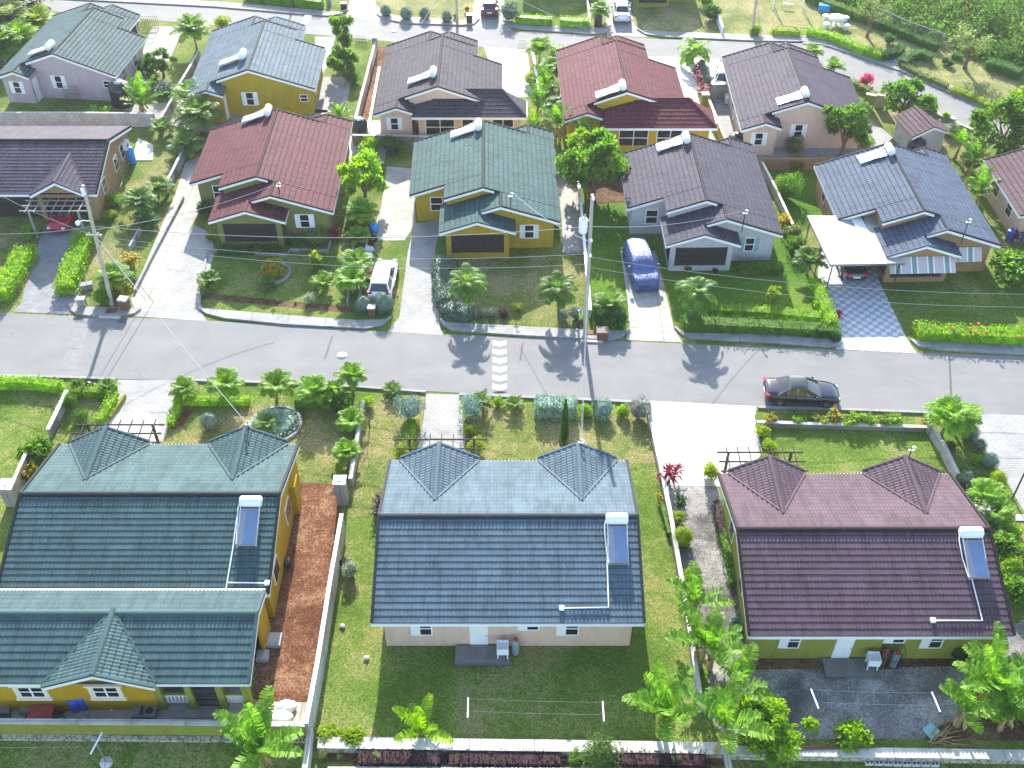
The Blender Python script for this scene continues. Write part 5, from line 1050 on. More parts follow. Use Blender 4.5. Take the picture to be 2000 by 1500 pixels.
hedge([(1440, 530), (1480, 531), (1530, 532)], 1.0, .7, 'shaded green bed under the window of the grey house', LEAF, .14, 50); rosette((1343, 532), .75, 'yellowish potted croton at the grey porch', LEAF_CROTON, 'croton', 'croton'); rosette((1395, 535), .6, 'dark small shrub at the grey porch', LEAF_PURPLE, 'croton', 'croton')
for (x, y), r_, m_, k_, lab in (((1532, 445), .8, LEAF_CROTON, 'bush', 'reddish shrub by the wall at the grey roof corner'), ((1548, 465), .8, LEAF_OLIVE, 'bush', 'pale shrub along the wall at the grey roof corner'), ((1552, 490), .9, LEAF, 'bush', 'green shrub along the wall above the palm'), ((1535, 385), 1.4, LEAF, 'fine', 'large round bush by the wall behind the grey roof'), ((1600, 655), .6, LEAF_DARK, 'bush', 'dark bush at the corner of the patterned drive'), ((1630, 665), .55, LEAF_DARK, 'bush', 'dark bush at the kerb end of the hedge')): bush((x, y), r_, lab, m_, r_, k_)
palm((1575, 535), .9, 1.2, 'palm by the corner post of the carport', LEAF_PALMD, 'palm', 'palm_tree', GF); rosette((1617, 415), 1.3, 'pink red cordyline at the back of the carport', LEAF_RED); rosette((1633, 625), .85, 'dark red cordyline on the edge of the patterned drive', LEAF_RED)
hedge([(1785, 655), (1890, 662), (2040, 668)], 1.35, .85, 'yellow green hedge with orange flowers at the right', LEAF_LIME, .14, 60, .3, flowers=.010)
bush((1982, 545), 1.9, 'large glossy shrub at the right corner of the tan house', LEAF, 1.4, 'big'); rosette((1980, 470), 1.3, 'purple cordyline near the blue barrels', LEAF_PURPLE)
banana((1890, 345), 1.7, 1.9, 'banana plants behind the slate roof, upper clump', LEAF_BANANA, n=2); banana((1905, 400), 1.5, 1.8, 'banana plants between slate roof and brown roof', LEAF_BANANA, n=2); banana((1865, 310), 1.4, 1.7, 'banana plants beside the shed', LEAF_BANANA, n=1); bush((1895, 330), 1.3, 'pale crowned shrub behind the banana plants', LEAF_OLIVE, 1.3)
tree((1945, 310), 3.2, 2.9, 'wide leafy tree beside the far street at right', LEAF, 'crown', 'tree', rh=2.4); tree((2000, 262), 2.8, 2.0, 'leafy tree cut by the right edge by the far street', LEAF_LIME, 'crown', 'tree')
# ------------------------------------------------------------------ back row
tree((1640, 310), 3.3, 2.2, 'light spreading tree in front of the brown roofed house', LEAF, 'crown', 'tree', rh=1.9); bush((1548, 300), .9, 'pale shrub by the brown fence', LEAF_OLIVE, 1.1); bush((1690, 262), .6, 'small tree like shrub at the house corner, upper', LEAF, .7); bush((1688, 285), .75, 'yellow green shrub at the house corner, lower', LEAF_LIME, .6); bush((1555, 330), .8, 'green undergrowth at the brown fence', LEAF, .7)
tree((1762, 232), 2.2, 2.2, 'dense light green tree against the street wall', LEAF, 'crown', 'tree', rh=2.0); tree((1808, 262), 1.4, 1.4, 'round light green tree over the shed', LEAF_LIME, 'crown', 'tree'); bush((1850, 262), .8, 'white flowered shrub along the street wall', LEAF_WHITE, .7)
bush((1689, 168), .7, 'bougainvillea with pink blossom by the far street', LEAF_PINK, .9); palm((1583, 120), .8, 1.0, 'small bright palm behind the brown roof, left', LEAF_PALM, 'palm', 'palm_tree', GF); palm((1628, 152), 1.0, 1.0, 'small bright palm behind the brown roof, right', LEAF_PALM, 'palm', 'palm_tree', GF)
hedge([(1640, 158), (1690, 180), (1720, 200)], .8, .6, 'vine covered hedge behind the brown roofed house', LEAF_OLIVE, .15, 40)
palm((1352, 125), 1.3, 1.7, 'tall feathery palm at the street end of the white drive', LEAF_PALM, 'coco', 'palm_tree', GF)
for i, (x, y) in enumerate(((1358, 150), (1364, 165), (1370, 180), (1377, 195))): rosette((x, y), 1.2, ['pink cordyline nearest the palm', 'second pink cordyline below the palm', 'third pink cordyline below the palm', 'pink cordyline nearest the iron gate'][i] + ' beside the white drive', LEAF_RED, group='pink cordylines beside the white drive')
for i, (x, y) in enumerate(((1370, 132), (1374, 142), (1377, 152), (1381, 163))): ball((x, y), .42, ['grey ball nearest the street', 'second grey ball from the street', 'third grey ball from the street', 'grey ball nearest the gate post'][i] + ' beside the parked white van', LEAF_BLUEG, 'grey balls beside the parked van')
hedge([(1074, 105), (1105, 107), (1145, 108)], .9, .8, 'lime hedge behind the red roof at the far street', LEAF_LIME, .16, 45); palm((1052, 130), 1.6, 1.4, 'palm at the gate of the red roofed house', LEAF_PALM, 'palm', 'palm_tree', GF); palm((1077, 165), 1.2, 1.5, 'yellow green palm clump beside the red roof', LEAF_PALM, 'areca'); bush((1037, 165), .8, 'yellow shrub beside the white yard', LEAF_YEL, .8)
banana((1062, 195), 1.6, 1.8, 'banana plants beside the red roof, upper', n=1); banana((1050, 235), 1.8, 2.0, 'banana plants beside the red roof, middle', n=2); banana((1085, 280), 1.9, 2.0, 'banana plants beside the red roof, lower', n=2); banana((1040, 275), 1.3, 1.5, 'pale banana plant below the white awning', LEAF_LIME); bush((1110, 330), 1.2, 'dark undergrowth below the banana plants', LEAF_DARK, 1.0); banana((1135, 300), 1.5, 1.8, 'banana leaves over the eave of the red roof', n=1)
tree((672, 112), 2.6, 1.5, 'feathery tree between the mustard house and the brown wall, upper', LEAF, 'crown', 'tree', rh=1.9); tree((672, 150), 1.8, 1.4, 'feathery tree between the mustard house and the brown wall, lower', LEAF, 'crown', 'tree'); banana((662, 235), .5, 1.3, 'low banana clump behind the maroon roof', n=2); bush((690, 160), .9, 'green shrub on the verge by the brown wall', LEAF, .7)
palm((385, 95), 1.6, 2.0, 'tall feathery palm at the drive of the pink house', LEAF_PALM, 'areca', 'palm_tree'); bush((437, 55), 1.0, 'yellow green bush behind the slate roof', LEAF_YEL, .9); tree((320, 150), 1.3, 1.6, 'broad shrub in the garden between pink and mustard house', LEAF, 'crown', 'tree', rh=1.3); bush((325, 185), 1.2, 'blue green bush at the corner of the pink house', LEAF_BLUEG, .9); bush((300, 160), .8, 'bright shrub beside the pink house', LEAF_LIME, .8); bush((280, 140), .8, 'dark shrub at the drive corner of the pink house', LEAF_DARK, .8)
banana((280, 215), .9, 2.3, 'banana plant with broad leaves by the black water tank', LEAF_BANANA, n=2)
for i, (x, y) in enumerate(((136, 235), (152, 236), (190, 237), (212, 238))): banana((x, y), .7, .85, ['young plantain at the left of the block wall', 'young plantain second along the block wall', 'bright young plantain third along the block wall', 'bright young plantain at the right of the block wall'][i], LEAF_LIME if i > 1 else LEAF, group='young plantains along the block wall')
palm((388, 262), 1.3, 2.3, 'tall clump of feathery palms behind the maroon roof', LEAF_PALMD, 'areca', 'palm_tree'); palm((380, 225), 1.6, 1.8, 'upper part of the feathery palm clump', LEAF_PALM, 'areca', 'palm_tree'); bush((428, 232), .9, 'yellow green shrub at the corner of the mustard house', LEAF_LIME, .9)
for i, (x, y, r_, m_) in enumerate(((12, 122, 2.7, LEAF), (48, 108, 2.5, LEAF_LIME), (78, 72, 2.2, LEAF_YEL), (30, 72, 2.9, LEAF_OLIVE), (62, 36, 2.5, LEAF_OLIVE), (12, 28, 2.9, LEAF))):
    palm((x, y), 1.2, r_, ['dark palm at the left eave of the pink house', 'lime palm touching the roof of the pink house', 'yellow green palm beside the far street at left', 'olive palm in the middle of the left thicket', 'pale palm at the top of the left thicket', 'palm in the top left corner'][i], m_, 'areca', 'palm_tree', 'palms in the thicket at top left')
rosette((267, 52), 1.3, 'croton beside the iron frame behind the pink house', LEAF_CROTON, 'croton', 'croton')
# beyond the far street
for i, (x, y) in enumerate(((754, 31), (794, 38), (830, 36), (873, 42))): ball((x, y), .68 if i == 1 else .6, ['leftmost clipped ball', 'largest clipped ball', 'third clipped ball', 'rightmost clipped ball'][i] + ' on the lawn beyond the far street', LEAF_BLUEG, 'clipped balls beyond the far street')
bush((890, 36), .4, 'small yellow bush beside the far lamp post', LEAF_YEL, .4); hedge([(480, -2), (540, 6), (632, 18)], .9, 1.0, 'dark hedge beyond the far street at the top left', LEAF, .16, 40); hedge([(1008, 44), (1040, 47), (1080, 49)], 1.0, .85, 'lime hedge beyond the far street, left stretch', LEAF_LIME, .16, 45); hedge([(1092, 50), (1120, 52), (1152, 53)], 1.0, .85, 'lime hedge beyond the far street, right stretch', LEAF_LIME, .16, 45)
bush((994, 40), 1.2, 'pale blue green bush beside the dark red car', LEAF_BLUEG, 1.3); palm((1168, 40), .8, 1.3, 'lime palm shrub left of the silver car', LEAF_PALM, 'areca', 'palm_shrub'); bush((1388, 38), 1.2, 'dark bush at the end of the low white wall', LEAF_DARK, 1.1); bush((1378, 12), .9, 'yellow green bush above the low white wall', LEAF_LIME, .9); bush((1474, 68), .8, 'lime bush at the foot of the far pole', LEAF_LIME, .7); rosette((912, 22), .9, 'reddish shrub on the far verge', LEAF_CROTON, 'croton', 'croton')
# park with hedges
for pts, w, h, m_, lab in (([(1505, 66), (1530, 68), (1562, 70)], .8, .6, LEAF_YEL, 'short yellow hedge at the left of the park'), ([(1574, 68), (1620, 78), (1670, 100), (1722, 118)], 1.0, .75, LEAF_LIME, 'long curved lime hedge along the park pavement'), ([(1722, 118), (1752, 110), (1758, 98)], 1.0, .75, LEAF_DARK, 'dark hooked end of the park hedge left of the path'), ([(1760, 132), (1772, 118), (1795, 112), (1818, 122)], 1.0, .75, LEAF_DARK, 'curved dark hedge right of the park path'), ([(1758, 130), (1790, 148), (1850, 175)], .7, .5, LEAF_OLIVE, 'low worn hedge along the pavement, upper stretch'), ([(1855, 178), (1910, 202), (1990, 240)], .7, .5, LEAF_YEL, 'low yellow hedge along the pavement, lower stretch'), ([(1705, 50), (1760, 72), (1830, 100)], 1.0, .8, LEAF_DARK, 'dark hedge at the back of the park, left stretch'), ([(1858, 112), (1880, 118)], .8, .5, LEAF_DARK, 'small dark hedge piece at the back of the park'), ([(1925, 132), (1955, 140), (1990, 155)], 1.2, .9, LEAF_DARK, 'dark hedge at the back of the park, right stretch'), ([(1575, 0), (1630, 22), (1700, 48)], 1.0, .9, LEAF, 'hedge behind the blue box in the park')):
    hedge(pts, w, h, lab, m_, .16, 45, .4)
bush((1735, 85), .7, 'dark round bush inside the hooked hedge', LEAF_DARK, .7); bush((1845, 125), .45, 'small dark shrub in the park, left of two', LEAF_DARK, .5); bush((1855, 130), .4, 'small dark shrub in the park, right of two', LEAF_DARK, .45)
tree((1693, 72), 2.7, 2.0, 'thin leaved grey tree in the park by the white tables', LEAF_OLIVE, 'lace', 'tree', rh=1.6); tree((1884, 134), 3.0, 2.4, 'thin leaved grey tree at the right of the park', LEAF_OLIVE, 'lace', 'tree', rh=1.8)
# scrub beyond the park: one mass nobody could count
def scrub():
    r = random.Random(99); mb = MB(); edge = [G(1585, -10), G(1700, 38), G(1840, 92), G(1990, 145), G(2100, 190)]
    def far(x):
        for a, b in zip(edge[:-1], edge[1:]):
            if a.x <= x <= b.x: return a.y + (b.y - a.y) * (x - a.x) / (b.x - a.x)
        return edge[0].y if x < edge[0].x else edge[-1].y
    k = 0
    while k < 1500:
        x = r.uniform(edge[0].x - 1, edge[-1].x + 22); y0 = far(x) + .5; y = y0 + 62 * r.random() ** 1.5
        if y > 165: continue
        k += 1; dist = y - y0; s_ = r.uniform(.7, 1.5) + min(1.2, dist * .03); hgt = s_ * r.uniform(.6, 1.15) * (.55 + min(1, dist / 14)); near = y < 128
        blob(mb, r, (x, y, hgt * .7), (s_, s_, hgt), 46 if near else 22, .42 if near else .7, .2 if near else .4, .2, .6, -.15)
    o = mb.build('scrub', LEAF_SCRUB); tag(o, 'dense green scrub covering the slope beyond the park', 'scrub', kind='stuff')
    return o
scrub()
# ------------------------------------------------------------------ walls and fences
def wall(pts, h, t_, m, label, name='boundary_wall', cap=None, z0=0, top=True, group=None, cw=.05, ch=.06, cat='wall'):
    """wall along a polyline; pixels show its top edge (top=True) or its foot"""
    q = [V((*G(p[0], p[1], z0 + h if top else z0).xy, z0)) if len(p) == 2 else V(p) for p in pts]; o = q[0].copy(); q = [p - o for p in q]
    def strip(mb, w, za, zb):
        L, Rr = [], []
        for i, p in enumerate(q):
            d = (q[min(i + 1, len(q) - 1)] - q[max(i - 1, 0)]); d.z = 0; d.normalize(); n = V((-d.y, d.x, 0)) * (w / 2); L.append(p + n); Rr.append(p - n)
        for i in range(len(q) - 1): mb.hexa([(*L[i].xy, za), (*L[i + 1].xy, za), (*Rr[i + 1].xy, za), (*Rr[i].xy, za), (*L[i].xy, zb), (*L[i + 1].xy, zb), (*Rr[i + 1].xy, zb), (*Rr[i].xy, zb)])
    hb = h - (ch if cap else 0); b = MB(); strip(b, t_, 0, hb)
    if not cap: return tag(b.build(name, m, None, o), label, cat, group)
    r = thing(name, o, label, cat, group); b.build('wall', m, r); c = MB(); strip(c, t_ + cw, hb + .0005, h); c.build('coping', cap, r); return r
def pillar(p, w, h, m, label, cap=None, name='gate_pillar', top=True):
    q = G(p[0], p[1], h if top else 0); r = thing(name, (q.x, q.y, 0), label, 'pillar'); b = MB(); b.box(-w / 2, -w / 2, 0, w / 2, w / 2, h - .12); b.build('shaft', m, r)
    c = MB(); c.box(-w / 2 - .07, -w / 2 - .07, h - .12, w / 2 + .07, w / 2 + .07, h); c.box(-w / 4, -w / 5, h, w / 4, w / 8, h + .02); c.build('cap', cap or WALLCAP, r); return r
wall([(597, 1413), (620, 1290), (645, 1130), (667, 1003)], 1.7, .16, WALLCAP, 'tall whitewashed wall between the red earth and the lawn', cap=WHITE)
pillar((663, 937), .62, 1.9, WALLGREY, 'grey pillar with flat cap at the street end of the tall white wall')
wall([(684, 935), (697, 855), (709, 782)], .8, .18, WALLGREY, 'low weathered wall between the palms and the leafless shrub', cap=WALLCAP)
wall([(-60, 1408), (300, 1410), (606, 1414)], 1.05, .2, WM['lime'], 'long olive yard wall with pale coping at the lower left', cap=WALLCAP, cw=.08)
wall([(606, 1420), (592, 1520)], .9, .2, WALLCAP, 'pale wall running off the bottom edge beside the bananas', cap=WALLCAP)
def rubble_wall(pa, pb, z0, z1, d, label, topm=None):
    a = G(*pa, z1); b = G(*pb, z1); r = thing('retaining_wall', (*a.xy, 0), label, 'retaining wall', 'rubble retaining walls'); e = b - a; e.z = 0; n = V((0, -d, 0)); mb = MB()
    mb.hexa([(0, 0, z0), (*n.xy, z0), ((e + n).x, (e + n).y, z0), (e.x, e.y, z0), (0, 0, z1 - .05), (0, -d, z1 - .05), ((e + n).x, (e + n).y, z1 - .05), (e.x, e.y, z1 - .05)]); mb.build('stonework', RUBBLE, r)
    mb = MB(); u = .02; mb.hexa([(0, u, z1 - .05), (0, -d - u, z1 - .05), (e.x, e.y - d - u, z1 - .05), (e.x, e.y + u, z1 - .05), (0, u, z1), (0, -d - u, z1), (e.x, e.y - d - u, z1), (e.x, e.y + u, z1)]); mb.build('coping', topm or WALLCAP, r)
rubble_wall((-60, 1434), (600, 1440), -.3, .02, .2, 'rubble stone wall below the long olive yard wall', RUBBLE)
rubble_wall((622, 1439), (1412, 1450), -.3, .3, .56, 'broad stone wall behind the purple hedges'); rubble_wall((1424, 1456), (2060, 1466), -.3, .3, .46, 'broad stone wall behind the row of concrete blocks')
wall([(1416, 1450), (1428, 1520)], .35, .28, WALLCAP, 'pale cross wall running off the bottom edge beside the tall banana', z0=-.1)
wall([V((-8.7, 24.72, -.2)), V((0, 24.68, -.2)), V((9.5, 24.62, -.2))], .36, .2, BLOCK, 'grey block edging in front of the purple hedges', 'edging_wall', top=False)
wall([(1267, 800), (1290, 905), (1311, 1010), (1340, 1180), (1371, 1378)], .65, .2, WALLGREY, 'long low boundary wall between lawn and gravel', cap=WALLCAP)
wall([(1478, 823), (1640, 828), (1812, 833)], .4, .2, CONC_DARK, 'low kerb wall along the crotons', cap=WALLCAP)
wall([(1815, 822), (1845, 868), (1872, 925)], .8, .18, WALLGREY, 'grey weathered wall behind the clipped balls at right', cap=WALLGREY)
wall([(130, 762), (93, 838)], .75, .18, WALLGREY, 'low white wall between the two left gardens', cap=WHITE); pillar((12, 945), .75, 1.6, WALLGREY, 'pale pillar at the left edge beside the dark green roof'); wall([(26, 938), (50, 884)], 1.2, .16, WALLCAP, 'short pale wall running from the left edge pillar', cap=WALLCAP)
wall([(243, 769), (214, 813)], .3, .16, WM['lime'], 'olive edging along the left side of the paved drive', 'edging_wall')
wall([(357, 290), (338, 330), (320, 362)], .9, .16, WALLGREY, 'grey wall at the head of the wide drive', cap=WALLCAP); wall([(357, 383), (300, 490), (262, 565)], .3, .18, CONC, 'low kerb between planted strip and wide drive', 'edging_wall'); wall([(272, 445), (252, 480)], .5, .16, WALLGREY, 'short broken wall in the planted strip by the drive', 'edging_wall')
wall([(-20, 219), (150, 219), (300, 221)], 1.3, .2, BLOCKWALL, 'grey concrete block wall below the pink house')
wall([(388, 98), (370, 130), (350, 163)], .95, .16, WALLGREY, 'pale garden wall between pink and mustard houses, upper', cap=WALLCAP); wall([(340, 185), (324, 212), (308, 240)], 1.0, .16, WALLGREY, 'pale garden wall between pink and mustard houses, lower', cap=WALLCAP)
wall([(733, 78), (715, 150), (692, 238)], 1.1, .18, WALLCAP, 'long brown and white wall between slate and dark roofs', cap=WALLCAP); pillar((731, 70), .45, 1.5, WALLGREY, 'small pillar at the street end of the long brown wall', WHITE)
wall([(741, 130), (718, 258)], .35, .2, WHITE, 'low white kerb wall along the dark roofed house', 'edging_wall')
wall([(688, 263), (790, 264), (880, 268)], 1.0, .18, CONC_DARK, 'dark wall behind the beige house yard', cap=WALLCAP)
wall([(1040, 98), (1047, 140), (1054, 186)], .8, .16, WALLCAP, 'white wall between the two veranda houses', cap=WHITE)
wall([(1386, 196), (1400, 230), (1420, 278)], 1.2, .16, WM['yellow'], 'pale yellow wall beside the red roofed house', cap=CREAM); pillar((1378, 182), .55, 1.4, WM['lime'], 'olive gate pillar at the end of the pink cordylines'); wall([(1391, 163), (1420, 162)], 1.5, .4, WALLGREY, 'wide beige gate pier behind the parked van', 'gate_pier', cap=CREAM)
wall([(1486, 309), (1560, 309), (1627, 308)], 1.1, .14, plain('tan_fence', (.30, .17, .08), .8), 'tan boarded fence below the beige house', 'fence', cat='fence')
wall([(1692, 182), (1712, 186)], 1.5, .3, WM['lime'], 'stepped olive wall post at the end of the vine hedge', 'gate_pier', cap=CREAM); wall([(1714, 184), (1738, 188)], 1.3, .2, WALLGREY, 'stepped grey wall beside the light green tree', cap=CREAM); wall([(1800, 205), (1846, 228)], 1.0, .18, WALLGREY, 'street wall behind the shed, upper length', cap=CREAM); wall([(1849, 224), (1866, 232)], 1.2, .3, WALLGREY, 'raised pier in the street wall behind the shed', 'gate_pier', cap=CREAM); wall([(1868, 238), (1900, 252)], 1.0, .18, WALLGREY, 'street wall behind the shed, lower length', cap=CREAM)
wall([(1487, 312), (1515, 365), (1548, 437)], .85, .14, WALLCAP, 'pale wall between charcoal and blue grey roofs', cap=CREAM)
wall([(1124, 302), (1135, 400), (1143, 490), (1153, 605)], .75, .16, WALLCAP, 'white wall running from the big tree to the transformer pole', cap=WHITE)
wall([(1401, 22), (1412, 52)], .8, .18, WHITE, 'low white wall end beyond the far street'); wall([(1147, -5), (1153, 45)], .5, .16, WHITE, 'thin white wall between far gardens')
wall([(721, 432), (712, 505), (700, 592)], .35, .16, CONC, 'right edging of the palm planter strip', 'edging_wall'); wall([(693, 440), (687, 520), (678, 590)], .3, .14, CONC, 'left edging of the palm planter strip', 'edging_wall'); wall([(404, 493), (395, 545), (389, 592)], .15, .14, CONC, 'white edging between drive and olive house lawn', 'edging_wall')
wall([(408, 488), (560, 496), (566, 486), (640, 488), (645, 470)], .2, .16, CONC, 'stepped edging round the planting at the olive house', 'edging_wall')
# ------------------------------------------------------------------ solar water heaters
def heater(px, py, z, rz, tilt, label):
    p = G(px, py, z); t_ = thing('solar_water_heater', p, label, 'solar water heater', 'solar water heaters on the roofs', rz); c, s = math.cos(tilt), math.sin(tilt)
    mb = MB(); pr = [(.0, -.58), (.24, -.57), (.29, -.52), (.30, -.2), (.30, .45), (.29, .52), (.24, .57), (0, .58)]
    mb.grid([[V((zz, r_ * math.cos(6.28318 * k / 20), r_ * math.sin(6.28318 * k / 20))) for k in range(20)] for r_, zz in pr], True, True); o = mb.build('tank', STEEL, t_)
    mb = MB()
    for x in (-.5, .5): mb.tube([(x, 0, 0), (x * 1.001, .001, -.42)], .02, 6); mb.tube([(x, -.25, -.05), (x, -2.35 * c, -.28 - 2.35 * s)], .022, 6)
    mb.tube([(-.5, -2.3 * c, -.28 - 2.3 * s), (.5, -2.3 * c, -.28 - 2.3 * s)], .022, 6); mb.build('stand', STEEL, t_)
    def pt(x, d, h): return (x, -d * c - h * -s * 0, -.22 - d * s + h)
    mb = MB(); d0, d1 = .34, 2.35; th = .1
    mb.hexa([pt(-.5, d0, 0), pt(.5, d0, 0), pt(.5, d1, 0), pt(-.5, d1, 0), pt(-.5, d0, th), pt(.5, d0, th), pt(.5, d1, th), pt(-.5, d1, th)]); f = mb.build('collector_frame', METAL, t_)
    mb = MB(); mb.hexa([pt(-.2, d0 + .05, th), pt(.45, d0 + .05, th), pt(.45, d1 - .05, th), pt(-.2, d1 - .05, th), pt(-.2, d0 + .05, th + .012), pt(.45, d0 + .05, th + .012), pt(.45, d1 - .05, th + .012), pt(-.2, d1 - .05, th + .012)]); mb.build('collector_glass', COLLECTOR, f)
    mb = MB(); mb.tube([(-.56, 0, -.1), (-.66, -.3, -.2), (-.62, -1.2 * c, -.3 - 1.2 * s), (-.54, -2.25 * c, -.25 - 2.25 * s)], .03, 6); mb.build('pipe', PIPE, t_); return t_
for a in ((1205, 1013, 4.72, 0, R(17), 'solar water heater on the blue grey roof at the bottom centre'), (1897, 1040, 4.72, 0, R(17), 'solar water heater on the brown roof at the lower right'), (490, 979, 4.72, 0, R(17), 'solar water heater on the dark green roof at the lower left'),
          (523, 215, 4.7, R(-90), R(18.5), 'solar water heater on the maroon roof of the olive house'), (934, 243, 4.7, R(-89), R(18.5), 'solar water heater on the green roof of the mustard house'), (1340, 268, 4.7, R(-89), R(18.5), 'solar water heater on the charcoal roof of the grey house'), (1738, 291, 4.7, R(-88), R(18.5), 'solar water heater on the roof of the carport house'),
          (97, 88, 4.7, R(-96), R(18.5), 'solar water heater on the pink house'), (474, 105, 4.7, R(-89), R(18.5), 'solar water heater on the slate roof of the mustard house behind'), (846, 140, 4.7, R(-90), R(18.5), 'solar water heater on the dark roof of the beige veranda house'), (1216, 166, 4.7, R(-88), R(18.5), 'solar water heater on the red roof'), (1573, 180, 4.7, R(-91), R(18.5), 'gleaming solar water heater on the brown roof by the bend')): heater(*a)
def onslope(px, py, p0, n):
    """point where the sight line through a pixel meets the plane p0, n"""
    a = V((0, 0, CAMH)); d = (G(px, py) - a); return a + d * ((V(p0) - a).dot(n) / d.dot(n))
def roofpipe(pix, ye, label, T=.305, z0=2.7):
    n = V((0, -T, 1)).normalized(); q = [onslope(x, y, (0, ye, z0 + .1), n) for x, y in pix]; o = q[0].copy(); mb = MB(); mb.tube([p - o for p in q], .035, 6)
    e = q[-1] - o; mb.box(e.x - .12, e.y - .12, e.z - .05, e.x + .12, e.y + .12, e.z + .1); tag(mb.build('roof_pipe', PIPE, None, o), label, 'pipe', 'white pipes on the roofs')
roofpipe([(1188, 1035), (1186, 1100), (1189, 1186), (1097, 1188)], 31.1, 'white pipe bent across the blue grey roof'); roofpipe([(1882, 1070), (1898, 1130), (1919, 1212), (1822, 1212)], 30.35, 'white pipe bent across the brown roof'); roofpipe([(463, 1010), (455, 1070), (440, 1160), (430, 1170), (380, 1168)], 32.85, 'white pipe bent across the dark green roof')
roofpipe([(446, 1138), (480, 1138), (522, 1139)], 32.85, 'short white pipe to the right edge of the dark green roof')
# ------------------------------------------------------------------ weather heads on the roofs
def mast(px, py, h, z, label):
    p = G(px, py, z); t_ = thing('service_mast', p, label, 'service mast', 'service masts on the roofs'); mb = MB(); mb.tube([(0, 0, -.4), (0, 0, h)], .035, 6); mb.build('pole', IRON, t_)
    mb = MB(); mb.tube([(0, 0, h), (.08, -.05, h + .1), (.18, -.08, h + .02)], .05, 6); mb.box(-.16, -.04, h - .25, .16, .04, h - .18); mb.build('head', PIPE, t_)
mast(549, 392, 1.5, 3.2, 'service mast at the gable of the olive house'); mast(1450, 446, 1.5, 3.4, 'service mast on the wing of the grey house'); mast(1880, 466, 1.6, 3.3, 'service mast on the wing of the carport house'); mast(997, 408, 1.3, 3.6, 'service mast on the wing of the mustard house'); mast(486, 838, .6, 3.9, 'wire bracket on the right gable of the dark green roof'); mast(1775, 893, .8, 3.9, 'wire bracket on the right gable of the brown roof'); mast(1134, 868, .35, 3.9, 'wire bracket on the right gable of the blue grey roof')
# ------------------------------------------------------------------ poles and wires
def pole(base_, top, r0, r1, label, m=None):
    b = G(*base_); e = up(*top, b.y); e = V((e.x, e.y, e.z)); t_ = thing('utility_pole', b, label, 'utility pole', 'utility poles'); mb = MB(); mb.tube([(0, 0, -.1), (e - b) * .5, e - b], [r0, (r0 + r1) / 2, r1], 10); mb.build('pole', m or POLEWOOD, t_); return t_, b, e
pt1, b1, e1 = pole((1142, 664), (1157, 380), .145, .11, 'grey pole with white transformer near the centre of the street', plain('concrete_pole', (.36, .35, .32), .8, .12, 2))
def along(b, e, k): return (e - b) * k
mb = MB(); c = along(b1, e1, .84); mb.lathe([(.0, -.55), (.26, -.55), (.28, -.5), (.28, .35), (.24, .45), (.0, .5)], c + V((-.48, -.12, -.25)), 18); o = mb.build('transformer', STEEL, pt1)
mb = MB(); mb.lathe([(.05, 0), (.07, .08), (.05, .16), (.07, .2), (.03, .3)], c + V((-.4, -.12, .22)), 8); mb.lathe([(.05, 0), (.07, .08), (.05, .16), (.07, .2), (.03, .3)], c + V((-.58, -.12, .22)), 8); mb.bar(c + V((-.3, -.1, 0)), c, .08, .1); mb.build('bushing', WALLCAP, o)
for k, nm in ((.985, 'top_insulator'), (.62, 'lower_insulator'), (.72, 'middle_insulator')):
    mb = MB(); c = along(b1, e1, k); mb.lathe([(.06, -.1), (.13, -.04), (.08, .02), (.12, .07), (.05, .16)], c + V((.05, -.2, 0)), 8); mb.build('insulator', STEEL, pt1)
pt2, b2, e2 = pole((219, 596), (162, 362), .145, .105, 'leaning timber pole with street lamp at the left')
mb = MB(); c = along(b2, e2, .72); mb.tube([c, c + V((-.5, -.1, .12)), c + V((-.85, -.15, .05))], .03, 6); mb.build('lamp_arm', STEEL, pt2); mb = MB(); mb.lathe([(.03, .12), (.12, .06), (.17, -.05), (.13, -.2), (.0, -.24)], c + V((-.9, -.15, .02)), 12); mb.build('lamp', STEEL, pt2)
mb = MB(); c = along(b2, e2, .62); mb.bar(c + V((-.55, -.16, 0)), c + V((.55, -.16, 0)), .08, .1); mb.lathe([(.04, 0), (.07, .06), (.04, .14)], c + V((.3, -.16, .05)), 8); mb.lathe([(.04, 0), (.07, .06), (.04, .14)], c + V((-.3, -.16, .05)), 8); mb.build('crossarm', POLEWOOD, pt2)
mb = MB(); c = along(b2, e2, .97); mb.box(c.x - .09, c.y - .3, c.z - .3, c.x + .09, c.y - .13, c.z + .2); mb.build('insulator', STEEL, pt2)
pole((893, 44), (889, -60), .14, .11, 'thin far pole on the lawn behind the clipped balls'); pole((1469, 68), (1484, -60), .15, .12, 'far pole at the edge of the park'); pole((575, 14), (563, -30), .1, .08, 'dark thin post at the far street near the top left', IRON)
WIRE = plain('cable', (.30, .31, .32), .5, .05)
def wire(a, b, sag, label, r=.015, group='overhead wires'):
    a, b = V(a), V(b); n = 18; mb = MB(); mb.tube([(b - a) * (i / n) - V((0, 0, sag * 4 * (i / n) * (1 - i / n))) for i in range(n + 1)], r, 4, False); return tag(mb.build('overhead_wire', WIRE, None, a), label, 'wire', group)
P1 = lambda k: b1 + along(b1, e1, k); P2 = lambda k: b2 + along(b2, e2, k)
wire(P2(.68), P1(.80), .9, 'heavy bundled wire spanning the two street poles', .022); wire(P2(.60), P1(.62), 1.0, 'thin wire spanning the two street poles, upper of the thin pair'); wire(P2(.56), P1(.55), 1.1, 'thin wire spanning the two street poles, lower of the thin pair')
